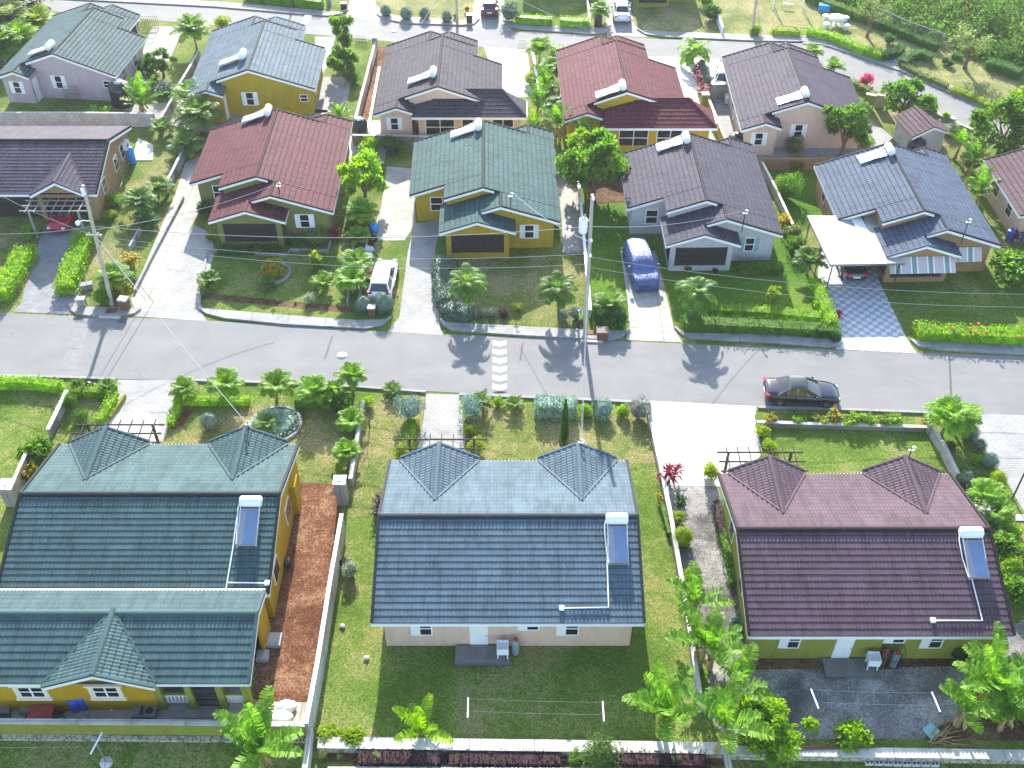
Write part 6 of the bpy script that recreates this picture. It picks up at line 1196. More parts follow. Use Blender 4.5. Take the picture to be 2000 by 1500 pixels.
wire(P1(.60), up(2080, 575, 54.5), .8, 'wire running from the transformer pole out to the right, upper'); wire(P1(.53), up(2080, 600, 54.5), .9, 'wire running from the transformer pole out to the right, lower'); wire(P1(.8), up(1448, 412, 64.5), .5, 'drop wire from the transformer pole to the grey house', .018); wire(P2(.68), up(-60, 455, 60.5), .3, 'wire from the leaning pole out of the left edge', .02); wire(P2(.65), up(549, 356, 66.9), .5, 'drop wire from the leaning pole to the olive house', .018); wire(P2(.6), up(-40, 360, 66), .3, 'drop wire from the leaning pole to the tan house')
for i in (0, 1): wire(P1(.52 - .05 * i), up(1134 + i * 3, 862, G(1134, 868, 3.9).y), .3, ['left', 'right'][i] + ' of the twin drop wires to the blue grey roof', .013)
wire(P2(.6), up(486, 832, G(486, 838, 3.9).y), .3, 'long drop wire from the leaning pole to the dark green roof', .02); wire(P2(.66), G(300, 590), .0, 'guy wire of the leaning pole, upper', .025); wire(P2(.55), G(285, 585), .0, 'guy wire of the leaning pole, lower', .02); wire(P1(.7), up(1000, 375, 66), .4, 'drop wire from the transformer pole to the mustard house', .018)
wire(up(1000, -8, 108), up(1161, 62, 103.2), .2, 'thick far wire slanting down to the far pavement', .04); wire(up(1478, -10, 104), up(1487, 78, 100.5), .05, 'guy wire of the far pole by the park', .03); wire(up(857, -10, 107), up(823, 46, 103), .1, 'far wire slanting down to the balls on the lawn', .035)
# ------------------------------------------------------------------ vehicles
def paint(name, col, rough=.18, metal=.2):
    m, nt, b = nodes(name, rough, .55); b.inputs['Base Color'].default_value = (*col, 1); b.inputs['Metallic'].default_value = metal; b.inputs['Coat Weight'].default_value = .8; b.inputs['Coat Roughness'].default_value = .06; return m
CARGLASS = plain('car_glass', (.012, .016, .02), .04, .05, 1, .7); TAIL = plain('tail_lamp_red', (.45, .012, .02), .2, .1, 3, .5); LAMP = plain('lamp_clear', (.55, .58, .6), .12, .05, 3, .6); RIM = plain('alloy_rim', (.28, .29, .3), .3, .05, 3, .5, .8)
def car(p, rz, label, col, L=4.7, Wd=1.8, H=1.45, kind='sedan', name='parked_car', cat='car', group='cars parked in the estate', z=0.02, plate=True):
    """x forward; body as a loft of cross sections, greenhouse with glass set into it"""
    q = G(*p) if len(p) == 2 else V(p); t_ = thing(name, (q.x, q.y, z), label, cat, group, rz); w = Wd / 2; h = L / 2; m = paint('paint_' + label[:28], col); suv = kind == 'suv'
    belt = H * (.60 if suv else .62); deck = H * (.62 if suv else .66) if kind != 'sedan' else H * .68
    # stations: x, half width, top height, bottom
    if suv: st = [(-h, .80, .80, .42), (-h + .08, .92, .98, .30), (-h + .4, .98, belt + .02, .24), (-h * .5, 1, belt, .22), (0, 1, belt, .22), (h * .35, 1, belt - .01, .22), (h * .5, .99, belt - .04, .22), (h - .5, .96, belt - .14, .24), (h - .12, .86, belt - .26, .28), (h, .74, .62, .36)]
    else: st = [(-h, .78, .68, .42), (-h + .07, .88, .92, .32), (-h + .35, .95, .98, .24), (-h * .55, 1, .96, .2), (-h * .2, 1, .93, .2), (h * .2, 1, .92, .2), (h * .42, .99, .92, .2), (h - .55, .95, .83, .22), (h - .14, .86, .72, .26), (h, .74, .58, .34)]
    mb = MB(); rows = []
    for x, k, tp, bt in st:
        ww = w * k; m_ = bt + (tp - bt) * .5; half = [(0, bt), (ww * .85, bt), (ww * .98, bt + .12), (ww, m_), (ww * .97, bt + (tp - bt) * .8), (ww * .88, tp - .015), (ww * .6, tp + .02), (0, tp + .035)]
        rows.append([V((x, y, zz)) for y, zz in half] + [V((x, -y, zz)) for y, zz in reversed(half[1:-1])])
    mb.grid(rows, True, True); mb.face(rows[0]); mb.face(rows[-1])
    xr0, xr1, xf1, xf0 = (-h + .16, -h + .55, h * .12, h * .48) if suv else (-h * .72, -h * .36, h * .08, h * .46)
    zt = H; wb, wt = w * .93, w * .70
    def gh(u, v):  # u: -1 back .. 1 front along, v: 0 belt..1 roof (centre line x)
        return None
    zb = (belt if suv else .93) - .02
    ring = lambda k, s_=1.0: [V((xr0 + (xr1 - xr0) * k, -(wb + (wt - wb) * k) * s_ * .96, zb + (zt - .06 - zb) * k)), V((xf0 + (xf1 - xf0) * k, -(wb + (wt - wb) * k) * s_ * .92, zb + (zt - .06 - zb) * k)), V((xf0 + (xf1 - xf0) * k, (wb + (wt - wb) * k) * s_ * .92, zb + (zt - .06 - zb) * k)), V((xr0 + (xr1 - xr0) * k, (wb + (wt - wb) * k) * s_ * .96, zb + (zt - .06 - zb) * k))]
    r0, r1 = ring(0), ring(1)
    for i in range(4): k = (i + 1) % 4; mb.face([r0[i], r0[k], r1[k], r1[i]])
    rr = []
    for i in range(7):
        f = i / 6; a = r1[0].lerp(r1[1], f); b_ = r1[3].lerp(r1[2], f); cz = .06 * math.sin(math.pi * (.1 + .8 * f)) ** .5
        rr.append([a.lerp(b_, g) + V((0, 0, cz * (1 - (2 * g - 1) ** 4))) for g in (0, .08, .25, .5, .75, .92, 1)])
    mb.grid(rr, True); body = mb.build('body', m, t_)
    def pane(nm, quad, margin, off, mat_=CARGLASS, n=4):
        a, b_, c_, d_ = quad; nn = (b_ - a).cross(d_ - a).normalized(); g = MB(); mu, mv = margin; rows = []
        for i in range(n + 1):
            v_ = mv + (1 - 2 * mv) * i / n; l_ = a.lerp(d_, v_); r_ = b_.lerp(c_, v_); rows.append([l_.lerp(r_, mu + (1 - 2 * mu) * j / n) + nn * (off + .02 * math.sin(math.pi * j / n)) for j in range(n + 1)])
        g.grid(rows, True); return g.build(nm, mat_, t_)
    pane('windscreen', [r0[1], r0[2], r1[2], r1[1]], (.05, .05), .006); pane('rear_window', [r0[3], r0[0], r1[0], r1[3]], (.07, .1), .006)
    for nm, (a, b_, c_, d_) in (('side_window', (r0[0], r0[1], r1[1], r1[0])), ('side_window', (r0[2], r0[3], r1[3], r1[2]))):
        f_ = lambda k0, k1: [a.lerp(b_, k0), a.lerp(b_, k1), d_.lerp(c_, k1), d_.lerp(c_, k0)]
        for k0, k1 in ((.03, .47), (.51, .97)): pane(nm, f_(k0, k1), (.03, .1), .006, n=2)
    for s_ in (-1, 1):
        mb = MB(); mb.lathe([(.0, -.06), (.06, -.05), (.09, 0), (.06, .06), (0, .07)], (xf0 - .32, s_ * (w + .06), zb + .06), 8); mb.build('wing_mirror', m, t_)
        mb = MB(); y = s_ * w * .62; mb.lathe([(0, -.07), (.16, -.06), (.2, 0), (.14, .06), (0, .08)], (h - .16, y, .62 if not suv else .74), 8); mb.build('headlight', LAMP, t_)
        mb = MB(); y = s_ * w * .74; zt_ = .84 if not suv else .98; mb.box(-h + .01, min(y - .16, y + .16), zt_ - .08, -h + .24, max(y - .16, y + .16), zt_ + .09); mb.build('tail_light', TAIL, t_)
        for x in (-h * .60, h * .62):
            r_ = .33 if not suv else .36; wh = MB(); prof = [(r_ * .55, -.11), (r_ * .95, -.10), (r_, -.05), (r_, .05), (r_ * .95, .10), (r_ * .55, .11)]
            wh.grid([[V((x + a_ * math.cos(6.28318 * k / 20), s_ * (w - .09) + yy, r_ + a_ * math.sin(6.28318 * k / 20))) for k in range(20)] for a_, yy in prof], True, True); wo = wh.build('wheel', RUBBER, t_)
            ri = MB(); rows = [[V((x + a_ * math.cos(6.28318 * k / 20), s_ * (w - .09 + yy), r_ + a_ * math.sin(6.28318 * k / 20))) for k in range(20)] for a_, yy in ((r_ * .62, .085), (r_ * .55, .112), (r_ * .2, .09), (.01, .1))]; ri.grid(rows, True, True); ri.build('rim', RIM, wo)
            ar = MB(); ar.grid([[V((x + (r_ + .07) * math.cos(math.pi * k / 14) * kk, s_ * (w * 1.0 + .006), r_ + (r_ + .07) * math.sin(math.pi * k / 14) * kk)) for k in range(15)] for kk in (1, .9)], False); ar.build('wheel_arch', RUBBER, t_)
        for x in (-h * .12, h * .28):
            mb = MB(); mb.box(x - .1, s_ * w * .985 - .02, zb - .14, x + .1, s_ * w * .985 + .02, zb - .10); mb.build('door_handle', METAL, t_)
    mb = MB(); mb.box(-h - .02, -.26, .58 if not suv else .62, -h + .03, .26, .70 if not suv else .74); mb.build('number_plate', WHITE, t_)
    mb = MB(); mb.box(h - .05, -w * .45, .36, h + .012, w * .45, .56); mb.build('grille', IRON, t_); return t_
car((1562, 778), R(-3.5), 'black saloon parked at the kerb of the main street', (.008, .011, .020), 4.75, 1.84, 1.44)
car((750, 558), R(87), 'white hatchback parked nose in beside the brick drive', (.82, .82, .82), 4.4, 1.78, 1.58, 'suv'); bpy.data.objects[-1] if False else None
bpy.context.view_layer.update()
car((1213, 30), R(88), 'silver white saloon on the far drive', (.70, .72, .74), 4.6, 1.78, 1.42); car((957, 20), R(90), 'dark red car on the far drive', (.14, .02, .035), 4.4, 1.78, 1.5, 'suv'); car((1412, 160), R(80), 'white van parked beside the brown roof', (.82, .82, .82), 4.6, 1.8, 1.8, 'suv')
car((132, 428), R(-92), 'red car nosing out from under the pergola', (.36, .015, .04), 4.5, 1.78, 1.45); car((1654, 520), R(92), 'dark car in the shade of the carport', (.02, .022, .028), 4.5, 1.76, 1.45)
def covered_car(p, rz, label):
    q = G(*p); t_ = thing('covered_car', q, label, 'covered car', None, rz); m, nt, b = nodes('car_cover', .45, 1.0); vec = coords(nt); f = noise(nt, vec, 2.2, 4); f2 = noise(nt, coords(nt, scale=(2, 7, 2)), 1.3, 5, .6, 1.0)
    nt.links.new(ramp(nt, f, [(.3, (.014, .05, .18)), (.7, (.035, .09, .26))]), b.inputs['Base Color']); bump(nt, b, f2, .9, .12)
    h = 2.45; w = .98; st = [(-h, .72, .9), (-h + .1, .86, 1.4), (-h + .35, .93, 1.66), (-h * .45, .97, 1.76), (0, .98, 1.78), (h * .22, .98, 1.70), (h * .42, .98, 1.38), (h * .52, .98, 1.14), (h * .75, .97, 1.08), (h - .2, .90, .98), (h, .74, .72)]; rr = random.Random(4); mb = MB(); rows = []
    for i, (x, k, tp) in enumerate(st):
        cab = tp > 1.3; nk = .74 if cab else .9; half = [(w * k * 1.03, .1), (w * k, .55), (w * k * .99, .98 if cab else tp * .75), (w * k * (.87 if cab else .96), tp * .84 if cab else tp * .9), (w * k * nk, tp * .97), (w * k * nk * .6, tp), (0, tp + .02)]
        half = [(y + rr.uniform(-.02, .02), z + rr.uniform(-.01, .01)) for y, z in half]; rows.append([V((x, y, z)) for y, z in half] + [V((x, -y, z)) for y, z in reversed(half[:-1])])
    mb.grid(rows, True); mb.face(rows[0], True); mb.face(rows[-1], True); o = mb.build('cover', m, t_); sm = o.modifiers.new('soft', 'SUBSURF'); sm.levels = sm.render_levels = 2
    for s_ in (-1, 1): mb = MB(); mb.lathe([(0, -.12), (.13, -.08), (.15, .02), (.1, .13), (0, .16)], (h * .36, s_ * 1.06, 1.18), 10); mb.build('mirror_bump', m, t_)
    for s_ in (-1, 1):
        for x in (-h * .6, h * .62): mb = MB(); mb.grid([[V((x + a_ * math.cos(6.283 * k / 16), s_ * .84 + yy, .34 + a_ * math.sin(6.283 * k / 16))) for k in range(16)] for a_, yy in ((.01, -.11), (.33, -.1), (.35, 0), (.33, .1), (.01, .11))], True, True); mb.build('wheel', RUBBER, t_)
covered_car((1250, 532), R(-83), 'large car under a shiny blue cover on the pale drive')
# ------------------------------------------------------------------ carport, awnings and other attachments
q0 = [G(1577, 421, 2.62), G(1712, 421, 2.62), G(1768, 514, 2.5), G(1622, 517, 2.5)]; cp = thing('carport', (0, 0, 0), 'white corrugated carport roof on thin posts', 'carport'); mb = MB(); n = 60; rows = []
for i in range(n + 1):
    f = i / n; a = q0[0].lerp(q0[3], f); b = q0[1].lerp(q0[2], f); rows.append([a.lerp(b, g) + V((0, 0, .018 * (i % 2))) for g in (0, 1)])
mb.grid(rows, True); mb.build('roof_sheet', concrete('carport_sheet', (.40, .385, .34), .5, .6), cp); mb = MB()
for i in range(4): mb.bar(q0[i] - V((0, 0, .08)), q0[(i + 1) % 4] - V((0, 0, .08)), .06, .13)
mb.build('frame', METAL, cp); a = q0[0].lerp(q0[1], .60); b = q0[3].lerp(q0[2], .60); d = q0[1] - q0[0]; d.normalize(); mb = MB(); mb.face([a + V((0, 0, .035)), a + d * .8 + V((0, 0, .035)), b + d * .8 + V((0, 0, .035)), b + V((0, 0, .035))]); mb.build('clear_sheet', plain('clear_sheet', (.72, .70, .66), .4, .05), cp)
for p in (q0[3].lerp(q0[2], .03), q0[3].lerp(q0[2], .93), q0[0].lerp(q0[3], .62), q0[0].lerp(q0[3], .12)): mb = MB(); mb.tube([(p.x, p.y, 0), (p.x, p.y, p.z - .1)], .045, 8); mb.build('post', IRON, cp)
def awning(a, b, z1, d, z0, label, n=4):
    a, b = V((*a, z1)), V((*b, z1)); t_ = thing('window_awning', a, label, 'awning', 'striped awnings of the tan house'); e = b - a; o = V((0, -d, z0 - z1)); mb = MB(); st = MB(); wt = MB(); mb.face([(0, 0, 0), tuple(e), tuple(e + o), tuple(o)]); mb.face([(0, 0, 0), tuple(o), (0, 0, z0 - z1)]); mb.face([tuple(e), tuple(e + o), tuple(e + V((0, 0, z0 - z1)))]); mb.build('canvas', plain('awning_canvas', (.52, .44, .42), .85, .06), t_); u = V((0, -.003, .006))
    for i in range(n):
        f = (i + .5) / n; w_ = .16 / e.length; st.face([tuple(e * (f - w_) + u), tuple(e * (f + w_) + u), tuple(e * (f + w_) + o + u), tuple(e * (f - w_) + o + u)])
        for s_ in (-1, 1): g = f + s_ * w_ * 1.35; k = w_ * .3; wt.face([tuple(e * (g - k) + u), tuple(e * (g + k) + u), tuple(e * (g + k) + o + u), tuple(e * (g - k) + o + u)])
    st.build('green_stripe', plain('awning_green', (.20, .28, .25), .85, .06), t_); wt.build('white_stripe', WHITE, t_)
pA = M4.matrix_world.copy(); bpy.context.view_layer.update(); MW = M4.matrix_world
def m4(x, y): return (MW @ V((x, y, 0))).xy
awning(m4(2.75, .33), m4(7.6, .33), 2.3, 1.0, 1.55, 'long striped awning over the porch of the tan house'); awning(m4(8.3, 1.5), m4(10.0, 1.5), 2.25, .75, 1.5, 'short striped awning over the side window of the tan house', 1)
def ac(p, z, rz, label):
    q = G(*p, z); t_ = thing('air_conditioner', q, label, 'air conditioner', 'air conditioner units', rz); mb = MB(); mb.box(-.42, -.16, -.3, .42, .16, .3); mb.build('case', STEEL, t_); mb = MB(); mb.grid([[V((-.1 + a_ * math.cos(6.283 * k / 18), -.165 - yy, a_ * math.sin(6.283 * k / 18))) for k in range(18)] for a_, yy in ((.24, 0), (.22, .015), (.05, .01), (.01, .01))], True, True); mb.build('fan_grille', METAL, t_)
    mb = MB(); mb.bar((-.35, .1, -.34), (-.35, -.2, -.34), .04, .04); mb.bar((.35, .1, -.34), (.35, -.2, -.34), .04, .04); mb.build('bracket', IRON, t_)
ac((246, 283), 1.9, R(90), 'air conditioner on the tan house wall, nearer the block wall'); ac((221, 311), 1.9, R(90), 'air conditioner on the tan house wall, nearer the roof edge'); ac((846, 255), .4, 0, 'air conditioner standing in the beige veranda yard'); ac((1419, 193), .4, R(-90), 'air conditioner by the long side of the beige house, upper'); ac((1434, 226), .4, R(-90), 'air conditioner by the long side of the beige house, lower')
def tank(p, r, h, label, m=None, lid=None):
    q = G(*p); t_ = thing('water_tank', (q.x, q.y, .0), label, 'water tank', 'water tanks behind the houses'); mb = MB(); mb.lathe([(r * .96, .0), (r, .06)] + [(r * (1 if i % 2 else .97), .06 + (h * .72) * i / 8) for i in range(1, 9)] + [(r * .85, h * .88), (r * .4, h * .97)], n=22); mb.build('body', m or BLACKPL, t_); mb = MB(); mb.lathe([(r * .4, h * .96), (r * .42, h), (r * .38, h + .07), (.001, h + .09)], n=16); mb.build('lid', lid or BLACKPL, t_)
tank((242, 203), 1.0, 2.2, 'big black water tank at the corner of the pink house', lid=CONC_PALE); tank((704, 262), .72, 1.5, 'black water tank with white lid behind the maroon roof', lid=WHITE); tank((1785, 303), .75, 1.6, 'black water tank beside the shed'); tank((1437, 292), .8, 1.5, 'black water tank behind the charcoal roof')
# ------------------------------------------------------------------ back yards of the lower row
def slab(px, z, label, m=None, name='concrete_step', cat='step'):
    q = [G(*p) for p in px]; mb = MB(); o = q[0]; mb.prism([(p.x - o.x, p.y - o.y) for p in q], 0, z); return tag(mb.build(name, m or CONC_DARK, None, (o.x, o.y, .01)), label, cat)
slab([(888, 1302), (996, 1302), (993, 1266), (890, 1266)], .22, 'grey concrete step at the white back door of the beige house'); slab([(1612, 1326), (1718, 1328), (1706, 1290), (1604, 1289)], .16, 'concrete step at the white back door of the lime house'); slab([(356, 1404), (432, 1404), (420, 1370), (366, 1370)], .06, 'pale ramp before the iron gate of the yellow house', CONC)
def sink(px, py, label, rz=0):
    q = G(px, py); t_ = thing('laundry_sink', (q.x, q.y, .22), label, 'laundry sink', 'white laundry sinks', rz); mb = MB(); w, d, z0, z1 = .30, .30, .40, .86
    for a in ((-w, -d, w, -d + .04), (-w, d - .04, w, d), (-w, -d + .04, -w + .04, d - .04), (w - .04, -d + .04, w, d - .04)): mb.box(a[0], a[1], z0, a[2], a[3], z1)
    mb.box(-w + .04, -d + .04, z0, w - .04, d - .04, z0 + .22); mb.build('basin', STEEL, t_); mb = MB(); mb.tube([(0, d - .02, z1), (0, d - .02, z1 + .18), (0, d - .16, z1 + .2), (0, d - .18, z1 + .12)], .018, 6); mb.build('tap', METAL, t_)
    for x in (-w + .05, w - .05):
        for y in (-d + .05, d - .05): mb = MB(); mb.bar((x, y, 0), (x * .95, y * .95, z0), .05, .05, V((0, 1, 0))); mb.build('leg', STEEL, t_)
sink(982, 1283, 'white laundry sink on the step of the beige house'); sink(1699, 1305, 'white laundry sink on the step of the lime house', R(-4))
GASC = plain('gas_bottle_grey', (.23, .27, .31), .5, .12)
def gas(p, label, m=None):
    q = G(*p) if len(p) == 2 else V(p); t_ = thing('gas_cylinder', (q.x, q.y, .03), label, 'gas cylinder', 'gas cylinders by the back walls'); mb = MB(); mb.lathe([(.16, 0), (.185, .06), (.19, .12), (.19, .98), (.17, 1.08), (.08, 1.15)], n=16); mb.build('body', m or GASC, t_); mb = MB(); mb.lathe([(.10, 1.10), (.11, 1.14), (.11, 1.26), (.07, 1.3), (.0, 1.31)], n=12); mb.build('valve_cap', plain('red_cap', (.40, .02, .03), .5), t_)
gas((1007, 1276), 'grey gas cylinder with red cap behind the beige house'); gas((1742, 1300), 'grey gas cylinder in the iron cage of the lime house'); gas((1722, 1296), 'rust red gas cylinder in the iron cage of the lime house', RUST); gas((810, 262), 'grey gas cylinder in the beige veranda yard', RUST)
def cage(p, w, d, h, label, m=None, name='iron_cage'):
    q = G(*p); mb = MB(); n = 8
    for z in (.05, h * .5, h):
        for y in (-d / 2, d / 2): mb.bar((-w / 2, y, z), (w / 2, y, z), .025, .025)
        for x in (-w / 2, w / 2): mb.bar((x, -d / 2, z), (x, d / 2, z), .025, .025)
    for i in range(n + 1):
        for y in (-d / 2, d / 2): x = -w / 2 + w * i / n; mb.bar((x, y, .05), (x, y, h), .018, .018, V((0, 1, 0)))
    tag(mb.build(name, m or IRON, None, (q.x, q.y, .02)), label, 'iron cage', 'iron cages and frames')
cage((1735, 1297), 1.05, .6, 1.3, 'black iron cage round the gas cylinders of the lime house'); cage((146, 202), 1.1, .6, 1.5, 'rusty iron cage against the wall of the pink house', RUST); cage((810, 264), .9, .5, .9, 'iron cage in the beige veranda yard'); cage((293, 60), 1.6, 1.2, 1.2, 'rusty iron frame beyond the roof of the pink house', RUST); cage((706, 83), 1.2, .5, .6, 'iron bench frame at the far street verge'); cage((1020, 98), .9, .6, .9, 'small iron gate at the white yard of the veranda house')
def clothes(p, label, rz=0, h=1.85, bar=1.05, zb=0):
    q = G(p[0], p[1], zb); t_ = thing('clothesline_post', q, label, 'clothesline post', 'clothesline posts', rz); mb = MB(); mb.bar((0, 0, 0), (0, 0, h), .06, .06, V((0, 1, 0))); mb.build('post', WOOD, t_); mb = MB(); mb.bar((0, -bar / 2, h), (0, bar / 2, h), .06, .06); mb.build('crossbar', WHITE, t_); return q + V((0, 0, h))
a = clothes((916, 1421), 'left clothesline post on the back lawn of the beige house'); b = clothes((1174, 1428), 'right clothesline post on the back lawn of the beige house')
for s_ in (-.2, .45): wire(a + V((0, s_, .05)), b + V((0, s_, .05)), .08, 'clothes wire over the back lawn, ' + ('nearer' if s_ < 0 else 'farther') + ' of two', .004, 'clothes wires')
a = clothes((1577, 1404), 'left clothesline post on the dark gravel', R(8)); b = clothes((1808, 1410), 'right clothesline post on the dark gravel', R(5))
for s_ in (-.2, .45): wire(a + V((0, s_, .05)), b + V((0, s_, .05)), .08, 'clothes wire over the dark gravel, ' + ('nearer' if s_ < 0 else 'farther') + ' of two', .004, 'clothes wires')
a = clothes((208, 1490), 'clothesline post on the lower lawn at the left', R(-12), 1.85, 1.1, -.2)
for s_ in (-.2, .45): wire(a + V((0, s_, .05)), a + V((-9, s_, .05)), .08, 'clothes wire leaving the left edge, ' + ('nearer' if s_ < 0 else 'farther') + ' of two', .004, 'clothes wires')
q = G(208, 1490, -.2); mb = MB(); mb.lathe([(.32, 0), (.3, .12), (.001, .14)], n=9); tag(mb.build('post_footing', CONC_PALE, None, q), 'pale concrete footing of the lower lawn clothesline post', 'footing')
def cblock(x, y, z, label):
    mb = MB(); mb.box(-.195, -.095, 0, .195, .095, .19); o = mb.build('concrete_block', plain('block_grey', (.48, .48, .47), .9, .1, 8), None, (x, y, z), R(rnd.uniform(-3, 3))); h_ = MB()
    for sx in (-1, 1): h_.box(sx * .092 - .06, -.055, .191, sx * .092 + .06, .055, .196)
    h_.build('hollow', DARK, o); tag(o, label, 'concrete block', 'concrete blocks lined up below the stone wall')
_ord = ['first', 'second', 'third', 'fourth', 'fifth', 'sixth', 'seventh', 'eighth']
for r_ in (0, 1):
    for i in range(8): q = G(1700 + i * 18.3, 1483 + r_ * 11 + i * .4, -.02); cblock(q.x, q.y + .14 + (.08 if i % 2 and r_ == 0 else 0), -.2, '%s hollow concrete block from the left in the %s row' % (_ord[i], 'far' if r_ == 0 else 'near'))
def lid(px, py, w, h, label):
    q = G(px, py); t_ = thing('inspection_chamber', q, label, 'manhole', 'concrete inspection chambers'); mb = MB(); mb.box(-w / 2, -w / 2, 0, w / 2, w / 2, h); mb.build('box', CHAMBER, t_); mb = MB(); mb.box(-w * .36, -w * .36, h, w * .36, w * .36, h + .03); mb.box(-.04, -.04, h + .03, .04, .04, h + .05); mb.build('cover', CHAMBER, t_)
lid(536, 1254, .78, .3, 'larger concrete inspection box on the red earth'); lid(514, 1284, .6, .25, 'smaller concrete inspection box on the red earth')
mb = MB(); mb.lathe([(.32, 0), (.34, .22), (.30, .24), (.001, .25)], n=14); tag(mb.build('floor_drain', BLACKPL, None, G(557, 1100)), 'round black drain cap on the red earth by the wall', 'drain cap')
# yellow house yard clutter
def barrel(p, label, m=None, r=.29, h=.9, name='plastic_drum', z=.03):
    q = G(*p) if len(p) == 2 else V(p); mb = MB(); mb.lathe([(r * .9, 0), (r, .05), (r, h * .3), (r * 1.03, h * .33), (r, h * .36), (r, h * .64), (r * 1.03, h * .67), (r, h * .7), (r, h * .95), (r * .92, h), (.001, h - .02)], n=18); tag(mb.build(name, m or BLUEPL, None, (q.x, q.y, z)), label, 'drum', 'plastic drums')
barrel((151, 1384), 'blue drum with covered top by the yellow wall, left'); barrel((168, 1380), 'blue drum by the yellow wall, right', h=1.05); barrel((732, 452), 'bright blue drum beside the pale side drive', SKYPL, .3, .7); barrel((1970, 470), 'blue drum at the right edge, left of two'); barrel((1992, 468), 'blue drum at the right edge, right of two'); barrel((1168, 50), 'bin with blue bag before the far hedge', IRON, .4, 1.0, 'refuse_bin')
q = G(88, 1404); t_ = thing('wheelbarrow', q, 'rusty red wheelbarrow in the yard of the yellow house', 'wheelbarrow', None, R(5)); mb = MB(); mb.hexa([(-.4, -.28, .35), (.4, -.28, .35), (.4, .28, .35), (-.4, .28, .35), (-.6, -.4, .68), (.55, -.4, .62), (.55, .4, .62), (-.6, .4, .68)]); mb.build('tray', plain('barrow_red', (.30, .045, .04), .7, .25, 6), t_); mb = MB(); mb.grid([[V((-.72 + a_ * math.cos(6.283 * k / 14), yy, .19 + a_ * math.sin(6.283 * k / 14))) for k in range(14)] for a_, yy in ((.02, -.05), (.17, -.045), (.19, 0), (.17, .045), (.02, .05))], True, True); mb.build('wheel', RUBBER, t_); mb = MB(); mb.tube([(-.72, -.1, .2), (.3, -.26, .34), (1.0, -.28, .55)], .02, 6); mb.tube([(-.72, .1, .2), (.3, .26, .34), (1.0, .28, .55)], .02, 6); mb.tube([(.35, -.25, .35), (.45, -.25, 0)], .02, 6); mb.tube([(.35, .25, .35), (.45, .25, 0)], .02, 6); mb.build('frame', IRON, t_)
def spade(px, py, label, fork=False):
    q = G(px, py); t_ = thing('garden_tool', q, label, 'garden tool', 'tools leaning on the yellow wall', 0); mb = MB(); mb.tube([(0, 0, .25), (.02, .35, 1.2)], .02, 6); mb.tube([(-.07, .35, 1.2), (.11, .36, 1.2)], .022, 6); mb.build('handle', WOOD, t_); mb = MB()
    if fork:
        for x in (-.09, -.03, .03, .09): mb.tube([(x, 0, .28), (x, -.06, 0)], .012, 5)
        mb.tube([(-.1, 0, .28), (.1, 0, .28)], .015, 5)
    else: mb.hexa([(-.06, -.05, 0), (.06, -.05, 0), (.06, -.03, 0), (-.06, -.03, 0), (-.11, .0, .3), (.11, .0, .3), (.11, .02, .3), (-.11, .02, .3)])
    mb.build('blade', RUST, t_)
spade(100, 1376, 'shovel leaning on the yellow wall'); spade(83, 1377, 'fork leaning on the yellow wall, left of the shovel', True); spade(122, 1376, 'rusty spade leaning beside the blue drums'); spade(6, 1378, 'timber handled tool at the left edge of the yellow wall')
q = G(143, 1368); mb = MB(); mb.box(-.75, -.2, .0, -.7, .25, 1.3); mb.box(.7, -.2, .0, .75, .25, 1.3); mb.box(-.75, -.2, 1.3, .75, .25, 1.34); mb.box(-.75, .2, .6, .75, .25, .66); tag(mb.build('work_table', RUST, None, q), 'rusty iron stand behind the blue drums', 'stand')
q = G(118, 1398); mb = MB(); mb.tube([(-.35, -.2, .02), (0, 0, .75), (.35, -.2, .02)], .025, 6); mb.tube([(-.35, .25, .02), (0, .05, .75), (.35, .25, .02)], .025, 6); mb.bar((-.3, 0, .3), (.3, 0, .3), .25, .04); tag(mb.build('trestle', IRON, None, q), 'dark folded trestle beside the wheelbarrow', 'trestle')
q = G(286, 1398); t_ = thing('wash_trough', q, 'grey concrete wash trough against the yellow wall', 'wash trough'); mb = MB(); mb.box(-.55, -.33, 0, .55, .33, .48); mb.build('trough', CONC_DARK, t_); mb = MB(); mb.box(-.2, -.22, .48, -.05, .22, .5); mb.lathe([(.02, .48), (.17, .5), (.19, .5)], (.26, 0, .003), 14); mb.build('basin', DARK, t_)
slab([(-5, 1402), (22, 1402), (24, 1370), (-3, 1370)], .4, 'rough concrete block at the left edge of the yard', CONC_DARK, 'concrete_plinth', 'plinth'); slab([(40, 1398), (68, 1398), (70, 1368), (46, 1368)], .3, 'weathered timber crate by the yellow wall', WOOD, 'timber_crate', 'crate')
mb = MB(); mb.tube([(0, 0, .05), (1.2, .02, .05)], .05, 8); mb.tube([(0, -.14, .05), (0, .14, .05)], .055, 8); tag(mb.build('drain_pipe', PIPE, None, G(220, 1384)), 'white plastic pipe lying on the yard paving', 'pipe')
for (x, y), s_, lab in (((552, 1405), .55, 'larger white sack at the end of the red earth'), ((560, 1383), .5, 'flat white sheet behind the larger sack'), ((525, 1394), .3, 'small white sack beside the bright bananas')):
    mb = MB(); core(mb, (0, 0, .16), (s_, s_ * .75, .2), random.Random(x), 14, .1); tag(mb.build('white_sack', WHITE, None, G(x, y)), lab, 'sack', 'white sacks on the red earth')
